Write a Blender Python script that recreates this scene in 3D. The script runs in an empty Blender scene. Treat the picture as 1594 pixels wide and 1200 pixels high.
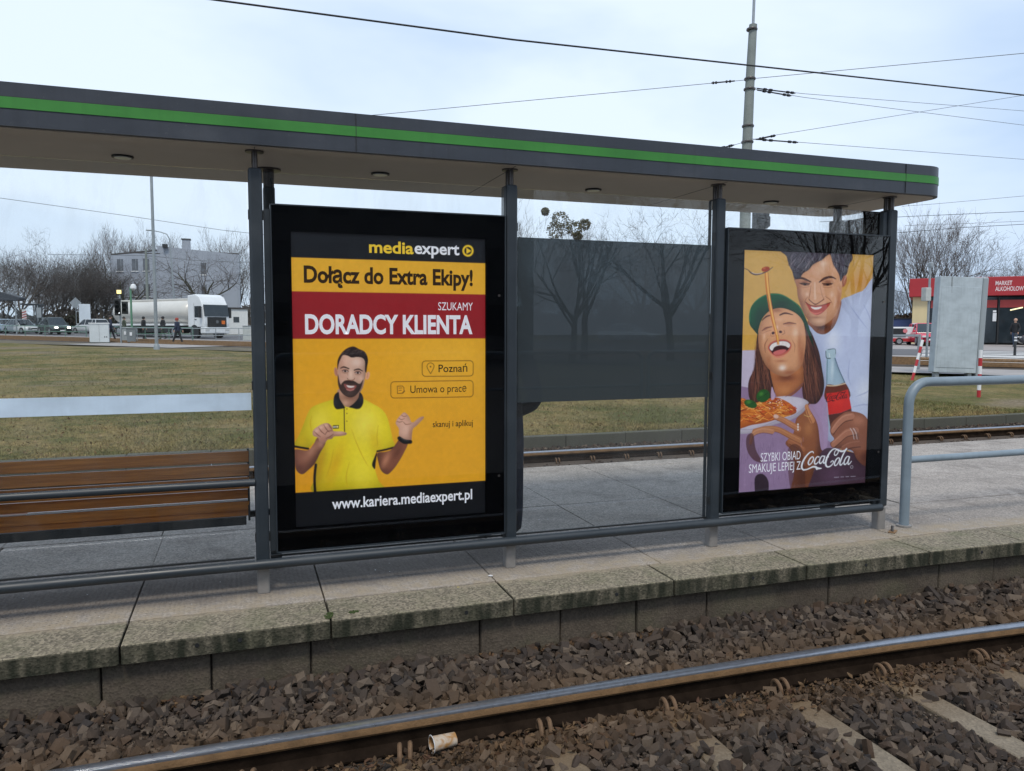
import bpy, bmesh, math, random
import numpy as np
from mathutils import Vector, Matrix, Quaternion
R = math.radians
SC = bpy.context.scene
COL = SC.collection
rnd = random.Random(7)
RNG = np.random.default_rng(11)

# ------------------------------------------------------------------ materials
def _mat(name):
    m = bpy.data.materials.new(name); m.use_nodes = True
    nt = m.node_tree; nt.nodes.clear()
    out = nt.nodes.new('ShaderNodeOutputMaterial')
    return m, nt, out
def N(nt, t, **kw):
    n = nt.nodes.new(t)
    for k, v in kw.items():
        if k.startswith('i_'):
            key = k[2:]
            key = int(key) if key.isdigit() else key.replace('_', ' ')
            n.inputs[key].default_value = v
        else: setattr(n, k, v)
    return n
def rgba(c): return (c[0], c[1], c[2], 1.0)
def pm(name, base, rough=.6, metal=0.0, var=.12, scale=6.0, bump=0.0, bscale=None, spec=.5, tint=None, coat=0.0):
    """principled with procedural variation of tone (two noises), roughness and bump"""
    m, nt, out = _mat(name)
    p = N(nt, 'ShaderNodeBsdfPrincipled'); L = nt.links.new
    tc = N(nt, 'ShaderNodeTexCoord')
    n1 = N(nt, 'ShaderNodeTexNoise', i_Scale=scale, i_Detail=6.0, i_Roughness=.6)
    L(tc.outputs['Object'], n1.inputs['Vector'])
    cr = N(nt, 'ShaderNodeValToRGB')
    d = tint or base
    cr.color_ramp.elements[0].position = .3; cr.color_ramp.elements[1].position = .7
    cr.color_ramp.elements[0].color = rgba([c * (1 - var) for c in d])
    cr.color_ramp.elements[1].color = rgba([min(1, c * (1 + var)) for c in base])
    L(n1.outputs['Fac'], cr.inputs['Fac']); L(cr.outputs['Color'], p.inputs['Base Color'])
    mr = N(nt, 'ShaderNodeMapRange', i_3=max(0, rough - .08), i_4=min(1, rough + .08))
    L(n1.outputs['Fac'], mr.inputs[0]); L(mr.outputs[0], p.inputs['Roughness'])
    p.inputs['Metallic'].default_value = metal
    p.inputs['Specular IOR Level'].default_value = spec
    p.inputs['Coat Weight'].default_value = coat
    if bump:
        n2 = N(nt, 'ShaderNodeTexNoise', i_Scale=bscale or scale * 8, i_Detail=4.0)
        L(tc.outputs['Object'], n2.inputs['Vector'])
        b = N(nt, 'ShaderNodeBump', i_Strength=bump, i_Distance=.02)
        L(n2.outputs['Fac'], b.inputs['Height']); L(b.outputs[0], p.inputs['Normal'])
    L(p.outputs[0], out.inputs[0])
    return m
def island_mat(name, cols, rough=.85, bump=0.0, bscale=60, gen=None):
    """each loose piece (stone, blade, leaf) gets its own colour out of a ramp"""
    m, nt, out = _mat(name); L = nt.links.new
    p = N(nt, 'ShaderNodeBsdfPrincipled', i_Roughness=rough); p.inputs['Specular IOR Level'].default_value = .25
    g = N(nt, 'ShaderNodeNewGeometry')
    cr = N(nt, 'ShaderNodeValToRGB'); e = cr.color_ramp.elements
    while len(e) < len(cols): e.new(.5)
    for i, c in enumerate(cols):
        e[i].position = i / (len(cols) - 1); e[i].color = rgba(c)
    L(g.outputs['Random Per Island'], cr.inputs['Fac'])
    col = cr.outputs['Color']
    tc = N(nt, 'ShaderNodeTexCoord')
    n1 = N(nt, 'ShaderNodeTexNoise', i_Scale=bscale, i_Detail=3.0); L(tc.outputs['Object'], n1.inputs['Vector'])
    hs = N(nt, 'ShaderNodeHueSaturation'); mr = N(nt, 'ShaderNodeMapRange', i_1=.25, i_2=.75, i_3=.86, i_4=1.14)
    L(n1.outputs['Fac'], mr.inputs[0]); L(mr.outputs[0], hs.inputs['Value']); L(col, hs.inputs['Color'])
    col = hs.outputs['Color']
    if gen: col = gen(nt, L, tc, col)
    L(col, p.inputs['Base Color'])
    if bump:
        b = N(nt, 'ShaderNodeBump', i_Strength=bump, i_Distance=.01); L(n1.outputs['Fac'], b.inputs['Height']); L(b.outputs[0], p.inputs['Normal'])
    L(p.outputs[0], out.inputs[0])
    return m
def glass_mat(name, tint=(1, 1, 1), trans=1.0, film=None, film_fac=0.0, rough=0.0, ior=1.45, dust=0.0):
    """thin sheet glass: clear view through, Fresnel mirror on top, an optional printed film"""
    m, nt, out = _mat(name); L = nt.links.new
    tr = N(nt, 'ShaderNodeBsdfTransparent'); tr.inputs[0].default_value = rgba([c * trans for c in tint])
    sh = tr.outputs[0]
    if film:
        df = N(nt, 'ShaderNodeBsdfDiffuse'); df.inputs[0].default_value = rgba(film)
        mx = N(nt, 'ShaderNodeMixShader', i_Fac=film_fac); L(sh, mx.inputs[1]); L(df.outputs[0], mx.inputs[2]); sh = mx.outputs[0]
    if dust:   # wiped and rain-dried dirt on the pane
        g = N(nt, 'ShaderNodeNewGeometry'); mp = N(nt, 'ShaderNodeMapping'); mp.inputs['Scale'].default_value = (1.6, 1.6, .7); L(g.outputs['Position'], mp.inputs[0])
        n = N(nt, 'ShaderNodeTexNoise', i_Scale=2.6, i_Detail=9.0, i_Roughness=.72, i_Distortion=.8); L(mp.outputs[0], n.inputs['Vector'])
        mr = N(nt, 'ShaderNodeMapRange', i_1=.46, i_2=.74, i_3=dust * .1, i_4=dust); L(n.outputs['Fac'], mr.inputs[0])
        dd = N(nt, 'ShaderNodeBsdfDiffuse'); dd.inputs[0].default_value = rgba((.42, .42, .40))
        m3 = N(nt, 'ShaderNodeMixShader'); L(mr.outputs[0], m3.inputs[0]); L(sh, m3.inputs[1]); L(dd.outputs[0], m3.inputs[2]); sh = m3.outputs[0]
    gl = N(nt, 'ShaderNodeBsdfGlossy', i_Roughness=rough)
    fr = N(nt, 'ShaderNodeFresnel', i_IOR=ior)
    m2 = N(nt, 'ShaderNodeMixShader'); L(fr.outputs[0], m2.inputs[0]); L(sh, m2.inputs[1]); L(gl.outputs[0], m2.inputs[2])
    L(m2.outputs[0], out.inputs[0])
    return m
def painted(name, base, rough=.42, streak=.35, spec=.5, speck=.25):
    """outdoor paint: run-down streaks, dusty blotches and small chips"""
    m, nt, out = _mat(name); L = nt.links.new
    p = N(nt, 'ShaderNodeBsdfPrincipled'); p.inputs['Specular IOR Level'].default_value = spec
    g = N(nt, 'ShaderNodeNewGeometry')
    def noise(sc, st, det=6.0):
        mp = N(nt, 'ShaderNodeMapping'); mp.inputs['Scale'].default_value = st; L(g.outputs['Position'], mp.inputs[0])
        n = N(nt, 'ShaderNodeTexNoise', i_Scale=sc, i_Detail=det, i_Roughness=.62); L(mp.outputs[0], n.inputs['Vector']); return n.outputs['Fac']
    def rmp(s, a, b, c=0.0, d=1.0):
        x = N(nt, 'ShaderNodeMapRange', i_1=a, i_2=b, i_3=c, i_4=d); L(s, x.inputs[0]); return x.outputs[0]
    def mix(f, a, b):
        x = N(nt, 'ShaderNodeMix', data_type='RGBA'); L(f, x.inputs[0])
        for s, q in ((6, a), (7, b)):
            if isinstance(q, tuple): x.inputs[s].default_value = rgba(q)
            else: L(q, x.inputs[s])
        return x.outputs[2]
    st = noise(3.0, (7, 7, .5)); bl = noise(2.2, (1, 1, 1.6), 8.0); fi = noise(55, (1, 1, 1), 3.0)
    c = mix(rmp(bl, .35, .68), tuple(v * .86 for v in base), tuple(v * 1.12 for v in base))
    c = mix(rmp(st, .5, .72, 0, streak), c, tuple(v * .55 + .004 for v in base))
    c = mix(rmp(bl, .56, .78, 0, streak * .5), c, tuple(.5 * v + .10 for v in base))
    c = mix(rmp(fi, .66, .74, 0, speck), c, (.16, .155, .14))
    L(c, p.inputs['Base Color']); L(rmp(bl, .3, .7, rough - .08, rough + .14), p.inputs['Roughness'])
    b = N(nt, 'ShaderNodeBump', i_Strength=.08, i_Distance=.01); L(noise(5.0, (1, 1, 1), 2.0), b.inputs['Height']); L(b.outputs[0], p.inputs['Normal'])
    L(p.outputs[0], out.inputs[0]); return m
def emit_mat(name, col, s):
    m, nt, out = _mat(name)
    e = N(nt, 'ShaderNodeEmission', i_Strength=s); e.inputs[0].default_value = rgba(col)
    nt.links.new(e.outputs[0], out.inputs[0]); return m

# ------------------------------------------------------------------ mesh helper
class MB:
    def __init__(s): s.v = []; s.f = []; s.m = []
    def add(s, vs, fs, mi=0):
        o = len(s.v); s.v += [tuple(v) for v in vs]
        for f in fs: s.f.append([i + o for i in f]); s.m.append(mi)
        return s
    def box(s, a, b, mi=0, M=None):
        x0, y0, z0 = a; x1, y1, z1 = b
        vs = [(x0, y0, z0), (x1, y0, z0), (x1, y1, z0), (x0, y1, z0), (x0, y0, z1), (x1, y0, z1), (x1, y1, z1), (x0, y1, z1)]
        if M is not None: vs = [tuple(M @ Vector(v)) for v in vs]
        return s.add(vs, [(3, 2, 1, 0), (4, 5, 6, 7), (0, 1, 5, 4), (1, 2, 6, 5), (2, 3, 7, 6), (3, 0, 4, 7)], mi)
    def prism(s, poly, z0, z1, mi=0, plane='xy', taper=None):
        """extrude a ccw 2-D outline; plane xy -> along z, xz -> along y, yz -> along x"""
        n = len(poly); vs = []
        def put(u, w, d):
            return (u, w, d) if plane == 'xy' else ((u, d, w) if plane == 'xz' else (d, u, w))
        q = taper or poly
        vs = [put(u, w, z0) for u, w in poly] + [put(u, w, z1) for u, w in q]
        fs = [[(i + 1) % n, i, i + n, (i + 1) % n + n] for i in range(n)]
        fs.append(list(range(n))); fs.append([i + n for i in range(n)][::-1])
        return s.add(vs, fs, mi)
    def tube(s, pts, r, sides=10, mi=0, caps=True):
        P = [Vector(p) for p in pts]; n = len(P)
        rr = r if isinstance(r, (list, tuple)) else [r] * n
        T = []
        for i in range(n):
            t = (P[min(i + 1, n - 1)] - P[max(i - 1, 0)]); T.append(t.normalized() if t.length > 1e-9 else Vector((0, 0, 1)))
        a = Vector((0, 0, 1)) if abs(T[0].z) < .9 else Vector((1, 0, 0))
        u = T[0].cross(a).normalized(); vs = []
        for i in range(n):
            u = (u - T[i] * u.dot(T[i])).normalized(); w = T[i].cross(u)
            for k in range(sides):
                an = 2 * math.pi * k / sides
                vs.append(P[i] + (u * math.cos(an) + w * math.sin(an)) * rr[i])
        fs = []
        for i in range(n - 1):
            for k in range(sides):
                k2 = (k + 1) % sides
                fs.append((i * sides + k, i * sides + k2, (i + 1) * sides + k2, (i + 1) * sides + k))
        if caps:
            fs.append(list(range(sides))[::-1]); fs.append([(n - 1) * sides + k for k in range(sides)])
        return s.add(vs, fs, mi)
    def lathe(s, prof, c=(0, 0, 0), axis='z', sides=20, mi=0):
        vs = []; n = len(prof)
        for r, h in prof:
            for k in range(sides):
                an = 2 * math.pi * k / sides; a, b = r * math.cos(an), r * math.sin(an)
                p = {'z': (a, b, h), 'y': (a, h, b), 'x': (h, a, b)}[axis]
                vs.append((p[0] + c[0], p[1] + c[1], p[2] + c[2]))
        fs = [(i * sides + k, i * sides + (k + 1) % sides, (i + 1) * sides + (k + 1) % sides, (i + 1) * sides + k) for i in range(n - 1) for k in range(sides)]
        fs.append(list(range(sides))[::-1]); fs.append([(n - 1) * sides + k for k in range(sides)])
        return s.add(vs, fs, mi)
    def quad(s, a, b, c, d, mi=0): return s.add([a, b, c, d], [(0, 1, 2, 3)], mi)
    def build(s, name, mats, parent=None, world=False, smooth=False, bevel=0, fix=True):
        me = bpy.data.meshes.new(name)
        vs = s.v
        if world and parent is not None:
            l = parent.location
            vs = [(v[0] - l[0], v[1] - l[1], v[2] - l[2]) for v in vs]
        me.from_pydata(vs, [], s.f)
        mats = mats if isinstance(mats, (list, tuple)) else [mats]
        for m in mats: me.materials.append(m)
        me.polygons.foreach_set('material_index', s.m)
        if fix:
            bm = bmesh.new(); bm.from_mesh(me); bmesh.ops.recalc_face_normals(bm, faces=bm.faces); bm.to_mesh(me); bm.free()
        if smooth:
            me.polygons.foreach_set('use_smooth', [True] * len(me.polygons))
            me.set_sharp_from_angle(angle=R(40))
        me.update()
        o = bpy.data.objects.new(name, me); COL.objects.link(o)
        if parent is not None: o.parent = parent
        if bevel:
            b = o.modifiers.new('bevel', 'BEVEL'); b.width = bevel; b.segments = 2; b.limit_method = 'ANGLE'; b.angle_limit = R(40)
        return o
def np_mesh(name, V, F, mats, parent=None, smooth=False):
    """V (n,3), F (m,k) arrays"""
    me = bpy.data.meshes.new(name); V = np.asarray(V, np.float32); F = np.asarray(F, np.int32); k = F.shape[1]
    me.vertices.add(len(V)); me.vertices.foreach_set('co', V.ravel())
    me.loops.add(F.size); me.loops.foreach_set('vertex_index', F.ravel())
    me.polygons.add(len(F)); me.polygons.foreach_set('loop_start', np.arange(0, F.size, k, dtype=np.int32))
    me.polygons.foreach_set('loop_total', np.full(len(F), k, np.int32))
    me.polygons.foreach_set('use_smooth', np.full(len(F), bool(smooth)))
    for m in (mats if isinstance(mats, (list, tuple)) else [mats]): me.materials.append(m)
    me.update(calc_edges=True); me.validate()
    o = bpy.data.objects.new(name, me); COL.objects.link(o)
    if parent is not None: o.parent = parent
    return o
def tag(o, label, cat, group=None):
    o['label'] = label; o['category'] = cat
    if group: o['group'] = group
    return o
def struct(o): o['kind'] = 'structure'; return o
def stuff(o, label, cat): o['kind'] = 'stuff'; return tag(o, label, cat)
def thing(name, label, cat, loc=(0, 0, 0), rz=0.0, group=None):
    o = bpy.data.objects.new(name, None); COL.objects.link(o); o.empty_display_size = .2
    o.location = loc; o.rotation_euler = (0, 0, rz)
    return tag(o, label, cat, group)
def dup(root, loc=None, rz=None, label=None, scale=None, group=None):
    r = root.copy(); COL.objects.link(r)
    if loc is not None: r.location = loc
    if rz is not None: r.rotation_euler = (0, 0, rz)
    if scale is not None: r.scale = scale
    if label: r['label'] = label
    if group: r['group'] = group
    for ch in list(root.children):
        c = ch.copy(); COL.objects.link(c); c.parent = r
        for g in ch.children:
            d = g.copy(); COL.objects.link(d); d.parent = c
    return r
def zt(x, y):
    return -.1 + .0108 * min(max(0, y - 10), 85) + .005 * min(max(x - 12, 0), 60)
ES = Vector((.679, -.734, 0)); EN = Vector((.734, .679, 0))
ROAD = math.atan2(-.734, .679)
def sn(s, n, dz=0.0):
    p = ES * s + EN * n
    return Vector((p.x, p.y, zt(p.x, p.y) + dz))

# ------------------------------------------------------------------ camera
CAM = (-1.58796, -4.58343, 1.523); FPX = 1212.28; YAW, PIT, ROL = .333587, .0741358, .00245581
fw = Vector((math.sin(YAW) * math.cos(PIT), math.cos(YAW) * math.cos(PIT), -math.sin(PIT)))
r_ = Vector((math.cos(YAW), -math.sin(YAW), 0)); u_ = r_.cross(fw)
rr_ = r_ * math.cos(ROL) + u_ * math.sin(ROL); uu_ = -r_ * math.sin(ROL) + u_ * math.cos(ROL)
cd = bpy.data.cameras.new('camera'); cam = bpy.data.objects.new('camera', cd); COL.objects.link(cam)
cam.matrix_world = Matrix(((rr_.x, uu_.x, -fw.x, CAM[0]), (rr_.y, uu_.y, -fw.y, CAM[1]), (rr_.z, uu_.z, -fw.z, CAM[2]), (0, 0, 0, 1)))
cd.sensor_width = 36.0; cd.sensor_fit = 'HORIZONTAL'; cd.lens = 36 * FPX / 1594; cd.clip_end = 3000; cd.clip_start = .05
SC.camera = cam

# ------------------------------------------------------------------ sky and sun
SUN_EL, SUN_AZ = R(58), R(196)   # sun stands behind the photographer, to the left; azimuth from +y clockwise
w = bpy.data.worlds.new('World'); SC.world = w; w.use_nodes = True
nt = w.node_tree; nt.nodes.clear(); L = nt.links.new
wo = N(nt, 'ShaderNodeOutputWorld'); bg = N(nt, 'ShaderNodeBackground', i_Strength=.1)
sky = N(nt, 'ShaderNodeTexSky', sky_type='NISHITA', sun_disc=False, sun_elevation=SUN_EL, sun_rotation=SUN_AZ)
sky.air_density = 1.0; sky.dust_density = 2.5; sky.ozone_density = 1.5
tc = N(nt, 'ShaderNodeTexCoord'); mp = N(nt, 'ShaderNodeMapping'); mp.inputs['Scale'].default_value = (1.0, 1.0, 2.6)
L(tc.outputs['Generated'], mp.inputs['Vector'])
n1 = N(nt, 'ShaderNodeTexNoise', i_Scale=1.7, i_Detail=5.0, i_Roughness=.5, i_Distortion=.3); L(mp.outputs[0], n1.inputs['Vector'])
cr = N(nt, 'ShaderNodeValToRGB'); cr.color_ramp.elements[0].position = .36; cr.color_ramp.elements[1].position = .62
cr.color_ramp.elements[0].color = rgba((4.3, 5.55, 7.4)); cr.color_ramp.elements[1].color = rgba((6.7, 7.65, 8.9))
L(n1.outputs['Fac'], cr.inputs['Fac'])
mx = N(nt, 'ShaderNodeMix', data_type='RGBA'); mx.inputs[0].default_value = .86
L(sky.outputs[0], mx.inputs[6]); L(cr.outputs[0], mx.inputs[7]); L(mx.outputs[2], bg.inputs[0]); L(bg.outputs[0], wo.inputs[0])
sd = bpy.data.lights.new('sun', 'SUN'); sd.energy = 1.5; sd.angle = R(12); sd.color = (1, .92, .80)
so = bpy.data.objects.new('sun', sd); COL.objects.link(so)
sv = Vector((math.sin(SUN_AZ) * math.cos(SUN_EL), math.cos(SUN_AZ) * math.cos(SUN_EL), math.sin(SUN_EL)))
so.rotation_euler = sv.to_track_quat('Z', 'Y').to_euler()
SC.view_settings.view_transform = 'Standard'; SC.view_settings.look = 'None'; SC.view_settings.exposure = 0.48; SC.view_settings.gamma = 1.0
SC.render.engine = 'CYCLES'; SC.cycles.max_bounces = 8; SC.cycles.transparent_max_bounces = 16; SC.cycles.use_denoising = True
# ------------------------------------------------------------------ material library
M = {}
M['dark_paint'] = painted('dark grey paint', (.024, .032, .040), .42, .3)
M['fascia'] = painted('fascia grey', (.036, .043, .056), .40, .45)
M['green'] = painted('green band', (.042, .22, .036), .45, .22, .4, .1)
M['soffit'] = pm('soffit board', (.52, .44, .355), .6, 0, .08, 1.5)
M['galv'] = pm('galvanised foot', (.23, .22, .21), .6, .2, .15, 14)
M['stub'] = pm('steel stub', (.09, .08, .075), .35, .7, .2, 9)
M['black_gloss'] = pm('black enamel', (.003, .003, .004), .7, 0, .2, 4, spec=.05)
M['rail_blue'] = painted('grey blue rail paint', (.20, .255, .30), .40, .25)
M['wood'] = None
def wood():
    m, nt, out = _mat('varnished slat wood'); L = nt.links.new
    p = N(nt, 'ShaderNodeBsdfPrincipled', i_Roughness=.5)
    tc = N(nt, 'ShaderNodeTexCoord'); mp = N(nt, 'ShaderNodeMapping'); mp.inputs['Scale'].default_value = (1.2, 22, 22)
    L(tc.outputs['Object'], mp.inputs[0])
    n = N(nt, 'ShaderNodeTexNoise', i_Scale=3.0, i_Detail=6.0, i_Distortion=.6); L(mp.outputs[0], n.inputs['Vector'])
    cr = N(nt, 'ShaderNodeValToRGB'); e = cr.color_ramp.elements
    e[0].position = .25; e[0].color = rgba((.42, .125, .014)); e[1].position = .75; e[1].color = rgba((.78, .285, .040))
    L(n.outputs['Fac'], cr.inputs[0])
    g = N(nt, 'ShaderNodeNewGeometry'); sx = N(nt, 'ShaderNodeSeparateXYZ'); L(g.outputs['Normal'], sx.inputs[0])
    mr = N(nt, 'ShaderNodeMapRange', i_1=.6, i_2=.95, i_3=0.0, i_4=.75); L(sx.outputs['Z'], mr.inputs[0])
    mx = N(nt, 'ShaderNodeMix', data_type='RGBA'); L(mr.outputs[0], mx.inputs[0]); L(cr.outputs[0], mx.inputs[6]); mx.inputs[7].default_value = rgba((.22, .165, .125))  # weathered upper faces
    L(mx.outputs[2], p.inputs['Base Color'])
    b = N(nt, 'ShaderNodeBump', i_Strength=.25, i_Distance=.004); L(n.outputs['Fac'], b.inputs['Height']); L(b.outputs[0], p.inputs['Normal'])
    L(p.outputs[0], out.inputs[0]); return m
M['wood'] = wood()
M['glass'] = glass_mat('clear sheet glass', (.985, .995, .99), 1.0, dust=.06)
M['case_glass'] = glass_mat('case cover glass', (.97, .98, .98), 1.0, ior=1.30, dust=.004)
M['tint_film'] = glass_mat('grey printed glass', (.85, .95, 1.0), .27, film=(.105, .130, .146), film_fac=.34, ior=1.45, dust=.015)
M['white_band'] = painted('frosted white band', (.56, .68, .80), .4, .12, .4, .05)
M['steel_top'] = pm('polished rail head', (.34, .36, .40), .30, .85, .12, 30)
M['rust'] = pm('rusty rail steel', (.20, .118, .055), .75, .1, .3, 9, .2)
M['rust_shaded'] = pm('rusty rail web with painted shade', (.016, .011, .008), .95, 0, .4, 9, .2, spec=.02)  # shade under the rail head is put into the web's colour
M['clip'] = pm('rusty spring clip', (.12, .07, .036), .8, .0, .3, 30)
M['white_paint'] = pm('white paint', (.72, .73, .74), .4, 0, .05, 4)
M['red_paint'] = pm('red paint', (.42, .025, .03), .45, 0, .08, 6)
M['asphalt'] = pm('asphalt', (.105, .105, .112), .85, 0, .18, 1.2, .3, 60)
M['paving'] = pm('pale paving', (.30, .28, .27), .85, 0, .18, .9, .3, 30)
M['zebra'] = pm('road marking white', (.62, .62, .60), .7, 0, .18, 1.0)
M['bed'] = pm('brown track bed', (.058, .044, .034), .9, 0, .4, 1.6, .6, 14)
M['conc_pole'] = pm('concrete pole', (.20, .225, .21), .8, 0, .14, 2.5, .2)
M['galv_pole'] = pm('galvanised pole', (.30, .33, .35), .5, .4, .12, 3)
M['cable'] = pm('dark cable', (.015, .016, .018), .6, 0, .1, 3)
M['wire_grey'] = pm('grey wire', (.10, .11, .12), .6, 0, .1, 3)
M['tyre'] = pm('tyre rubber', (.014, .014, .015), .8, 0, .2, 20)
M['rim'] = pm('wheel rim', (.30, .31, .32), .4, .6, .1, 20)
M['auto_glass'] = pm('dark window glass', (.020, .028, .034), .08, 0, .2, 2, spec=.7)
M['lamp_glass'] = pm('lamp lens', (.55, .56, .56), .15, 0, .05, 20, spec=.7)
M['tail'] = pm('red tail lens', (.30, .01, .01), .2, 0, .1, 20)
M['black_plastic'] = pm('black plastic', (.016, .017, .018), .5, 0, .2, 15)
M['bark'] = pm('grey brown bark', (.060, .050, .040), .9, 0, .3, 5, .5, 20)
M['bark_ivy'] = pm('mossy bark', (.060, .058, .034), .9, 0, .4, 5, .5, 20)
M['twig'] = pm('bare twigs', (.062, .050, .045), .9, 0, .25, .5)
M['twig_warm'] = pm('reddish bare twigs', (.075, .054, .044), .9, 0, .25, .5)
M['twig_dark'] = pm('dark bare twigs', (.062, .052, .047), .9, 0, .3, .5)
M['skin'] = pm('skin', (.45, .27, .19), .5, 0, .06, 20)
M['hair'] = pm('hair', (.03, .022, .017), .6, 0, .3, 60)

def concrete(name, base, moss=.0, sand=None, stud=False, rough=.9, agg=.35, side=None, stain=0.0, bumpy=.35, dark_band=0.0, iron=0.0):
    m, nt, out = _mat(name); L = nt.links.new
    p = N(nt, 'ShaderNodeBsdfPrincipled', i_Roughness=rough); p.inputs['Specular IOR Level'].default_value = .3
    g = N(nt, 'ShaderNodeNewGeometry')
    big = N(nt, 'ShaderNodeTexNoise', i_Scale=1.3, i_Detail=7.0, i_Roughness=.62); L(g.outputs['Position'], big.inputs['Vector'])
    mid = N(nt, 'ShaderNodeTexNoise', i_Scale=9.0, i_Detail=6.0, i_Roughness=.65); L(g.outputs['Position'], mid.inputs['Vector'])
    vo = N(nt, 'ShaderNodeTexVoronoi', i_Scale=85.0); L(g.outputs['Position'], vo.inputs['Vector'])
    def mixc(fac, a, b, blend='MIX'):
        x = N(nt, 'ShaderNodeMix', data_type='RGBA', blend_type=blend)
        if isinstance(fac, float): x.inputs[0].default_value = fac
        else: L(fac, x.inputs[0])
        for s, q in ((6, a), (7, b)):
            if isinstance(q, tuple): x.inputs[s].default_value = rgba(q)
            else: L(q, x.inputs[s])
        return x.outputs[2]
    def ramp(src, a, b, va=0.0, vb=1.0):
        x = N(nt, 'ShaderNodeMapRange', i_1=a, i_2=b, i_3=va, i_4=vb); L(src, x.inputs[0]); return x.outputs[0]
    col = mixc(ramp(big.outputs['Fac'], .32, .68), tuple(c * .74 for c in base), tuple(c * 1.18 for c in base))
    col = mixc(ramp(mid.outputs['Fac'], .35, .7, 0, .55), col, tuple(c * .62 for c in base))
    # exposed aggregate: every grain its own grey
    bw = N(nt, 'ShaderNodeRGBToBW'); L(vo.outputs['Color'], bw.inputs[0])
    col = mixc(agg, col, mixc(ramp(bw.outputs[0], .2, .8), (base[0] * .35, base[1] * .34, base[2] * .33), (min(1, base[0] * 2.0), min(1, base[1] * 1.95), min(1, base[2] * 1.85))))
    sp = N(nt, 'ShaderNodeSeparateXYZ'); L(g.outputs['Position'], sp.inputs[0])
    if moss:
        mo = N(nt, 'ShaderNodeTexNoise', i_Scale=3.1, i_Detail=8.0, i_Roughness=.7); L(g.outputs['Position'], mo.inputs['Vector'])
        col = mixc(ramp(mo.outputs['Fac'], .47, .72, 0, moss), col, (.085, .10, .045))
    if stain:  # old puddle marks and trodden dirt
        s1 = N(nt, 'ShaderNodeTexNoise', i_Scale=2.4, i_Detail=9.0, i_Roughness=.7, i_Distortion=.7); L(g.outputs['Position'], s1.inputs['Vector'])
        col = mixc(ramp(s1.outputs['Fac'], .50, .66, 0, stain), col, (base[0] * .45, base[1] * .43, base[2] * .42))
        s2 = N(nt, 'ShaderNodeTexVoronoi', i_Scale=5.5, feature='F1'); L(g.outputs['Position'], s2.inputs['Vector'])
        col = mixc(ramp(s2.outputs['Distance'], .05, .09, stain, 0), col, (base[0] * .38, base[1] * .37, base[2] * .37))
    if dark_band:  # noise-edged darker band along the front slabs, weaker towards the right
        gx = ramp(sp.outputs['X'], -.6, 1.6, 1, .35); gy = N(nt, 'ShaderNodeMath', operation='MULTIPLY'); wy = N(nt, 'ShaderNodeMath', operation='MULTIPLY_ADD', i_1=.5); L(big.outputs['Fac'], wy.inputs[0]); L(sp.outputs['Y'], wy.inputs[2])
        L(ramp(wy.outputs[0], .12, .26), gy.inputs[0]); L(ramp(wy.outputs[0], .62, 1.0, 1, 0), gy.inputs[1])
        g3 = N(nt, 'ShaderNodeMath', operation='MULTIPLY'); L(gx, g3.inputs[0]); L(gy.outputs[0], g3.inputs[1]); g4 = N(nt, 'ShaderNodeMath', operation='MULTIPLY', i_1=dark_band); L(g3.outputs[0], g4.inputs[0])
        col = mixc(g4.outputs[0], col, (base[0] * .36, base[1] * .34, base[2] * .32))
    if iron:   # brown brake and rail dust next to the rail
        col = mixc(ramp(sp.outputs['Y'], -1.85, -1.32, 0, iron), col, (.125, .078, .038))
    if sand:   # drifted sand and dust left along the studded strip
        wob = N(nt, 'ShaderNodeMath', operation='MULTIPLY_ADD', i_1=.34); L(big.outputs['Fac'], wob.inputs[0]); L(sp.outputs['Y'], wob.inputs[2])
        a = N(nt, 'ShaderNodeMath', operation='MULTIPLY'); L(ramp(wob.outputs[0], -.10, -.03), a.inputs[0]); L(ramp(wob.outputs[0], .10, .22, 1, 0), a.inputs[1])
        b2 = N(nt, 'ShaderNodeMath', operation='MULTIPLY'); L(a.outputs[0], b2.inputs[0]); L(ramp(mid.outputs['Fac'], .36, .62, .25, 1), b2.inputs[1])
        col = mixc(b2.outputs[0], col, sand)
    if side:   # algae on the upright faces
        sn_ = N(nt, 'ShaderNodeSeparateXYZ'); L(g.outputs['Normal'], sn_.inputs[0])
        st = N(nt, 'ShaderNodeMapping'); st.inputs['Scale'].default_value = (5, 5, 1.1); L(g.outputs['Position'], st.inputs[0])
        sno = N(nt, 'ShaderNodeTexNoise', i_Scale=3.0, i_Detail=6.0); L(st.outputs[0], sno.inputs['Vector'])
        f = N(nt, 'ShaderNodeMath', operation='MULTIPLY'); L(ramp(sn_.outputs['Z'], .3, .8, 1, 0), f.inputs[0]); L(ramp(sno.outputs['Fac'], .3, .62, .35, 1), f.inputs[1])
        col = mixc(f.outputs[0], col, side)
    L(col, p.inputs['Base Color'])
    h = N(nt, 'ShaderNodeMath', operation='ADD'); L(vo.outputs['Distance'], h.inputs[0]); L(mid.outputs['Fac'], h.inputs[1])
    hh = h.outputs[0]
    b = N(nt, 'ShaderNodeBump', i_Strength=bumpy, i_Distance=.008); L(hh, b.inputs['Height'])
    nrm = b.outputs[0]
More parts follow.
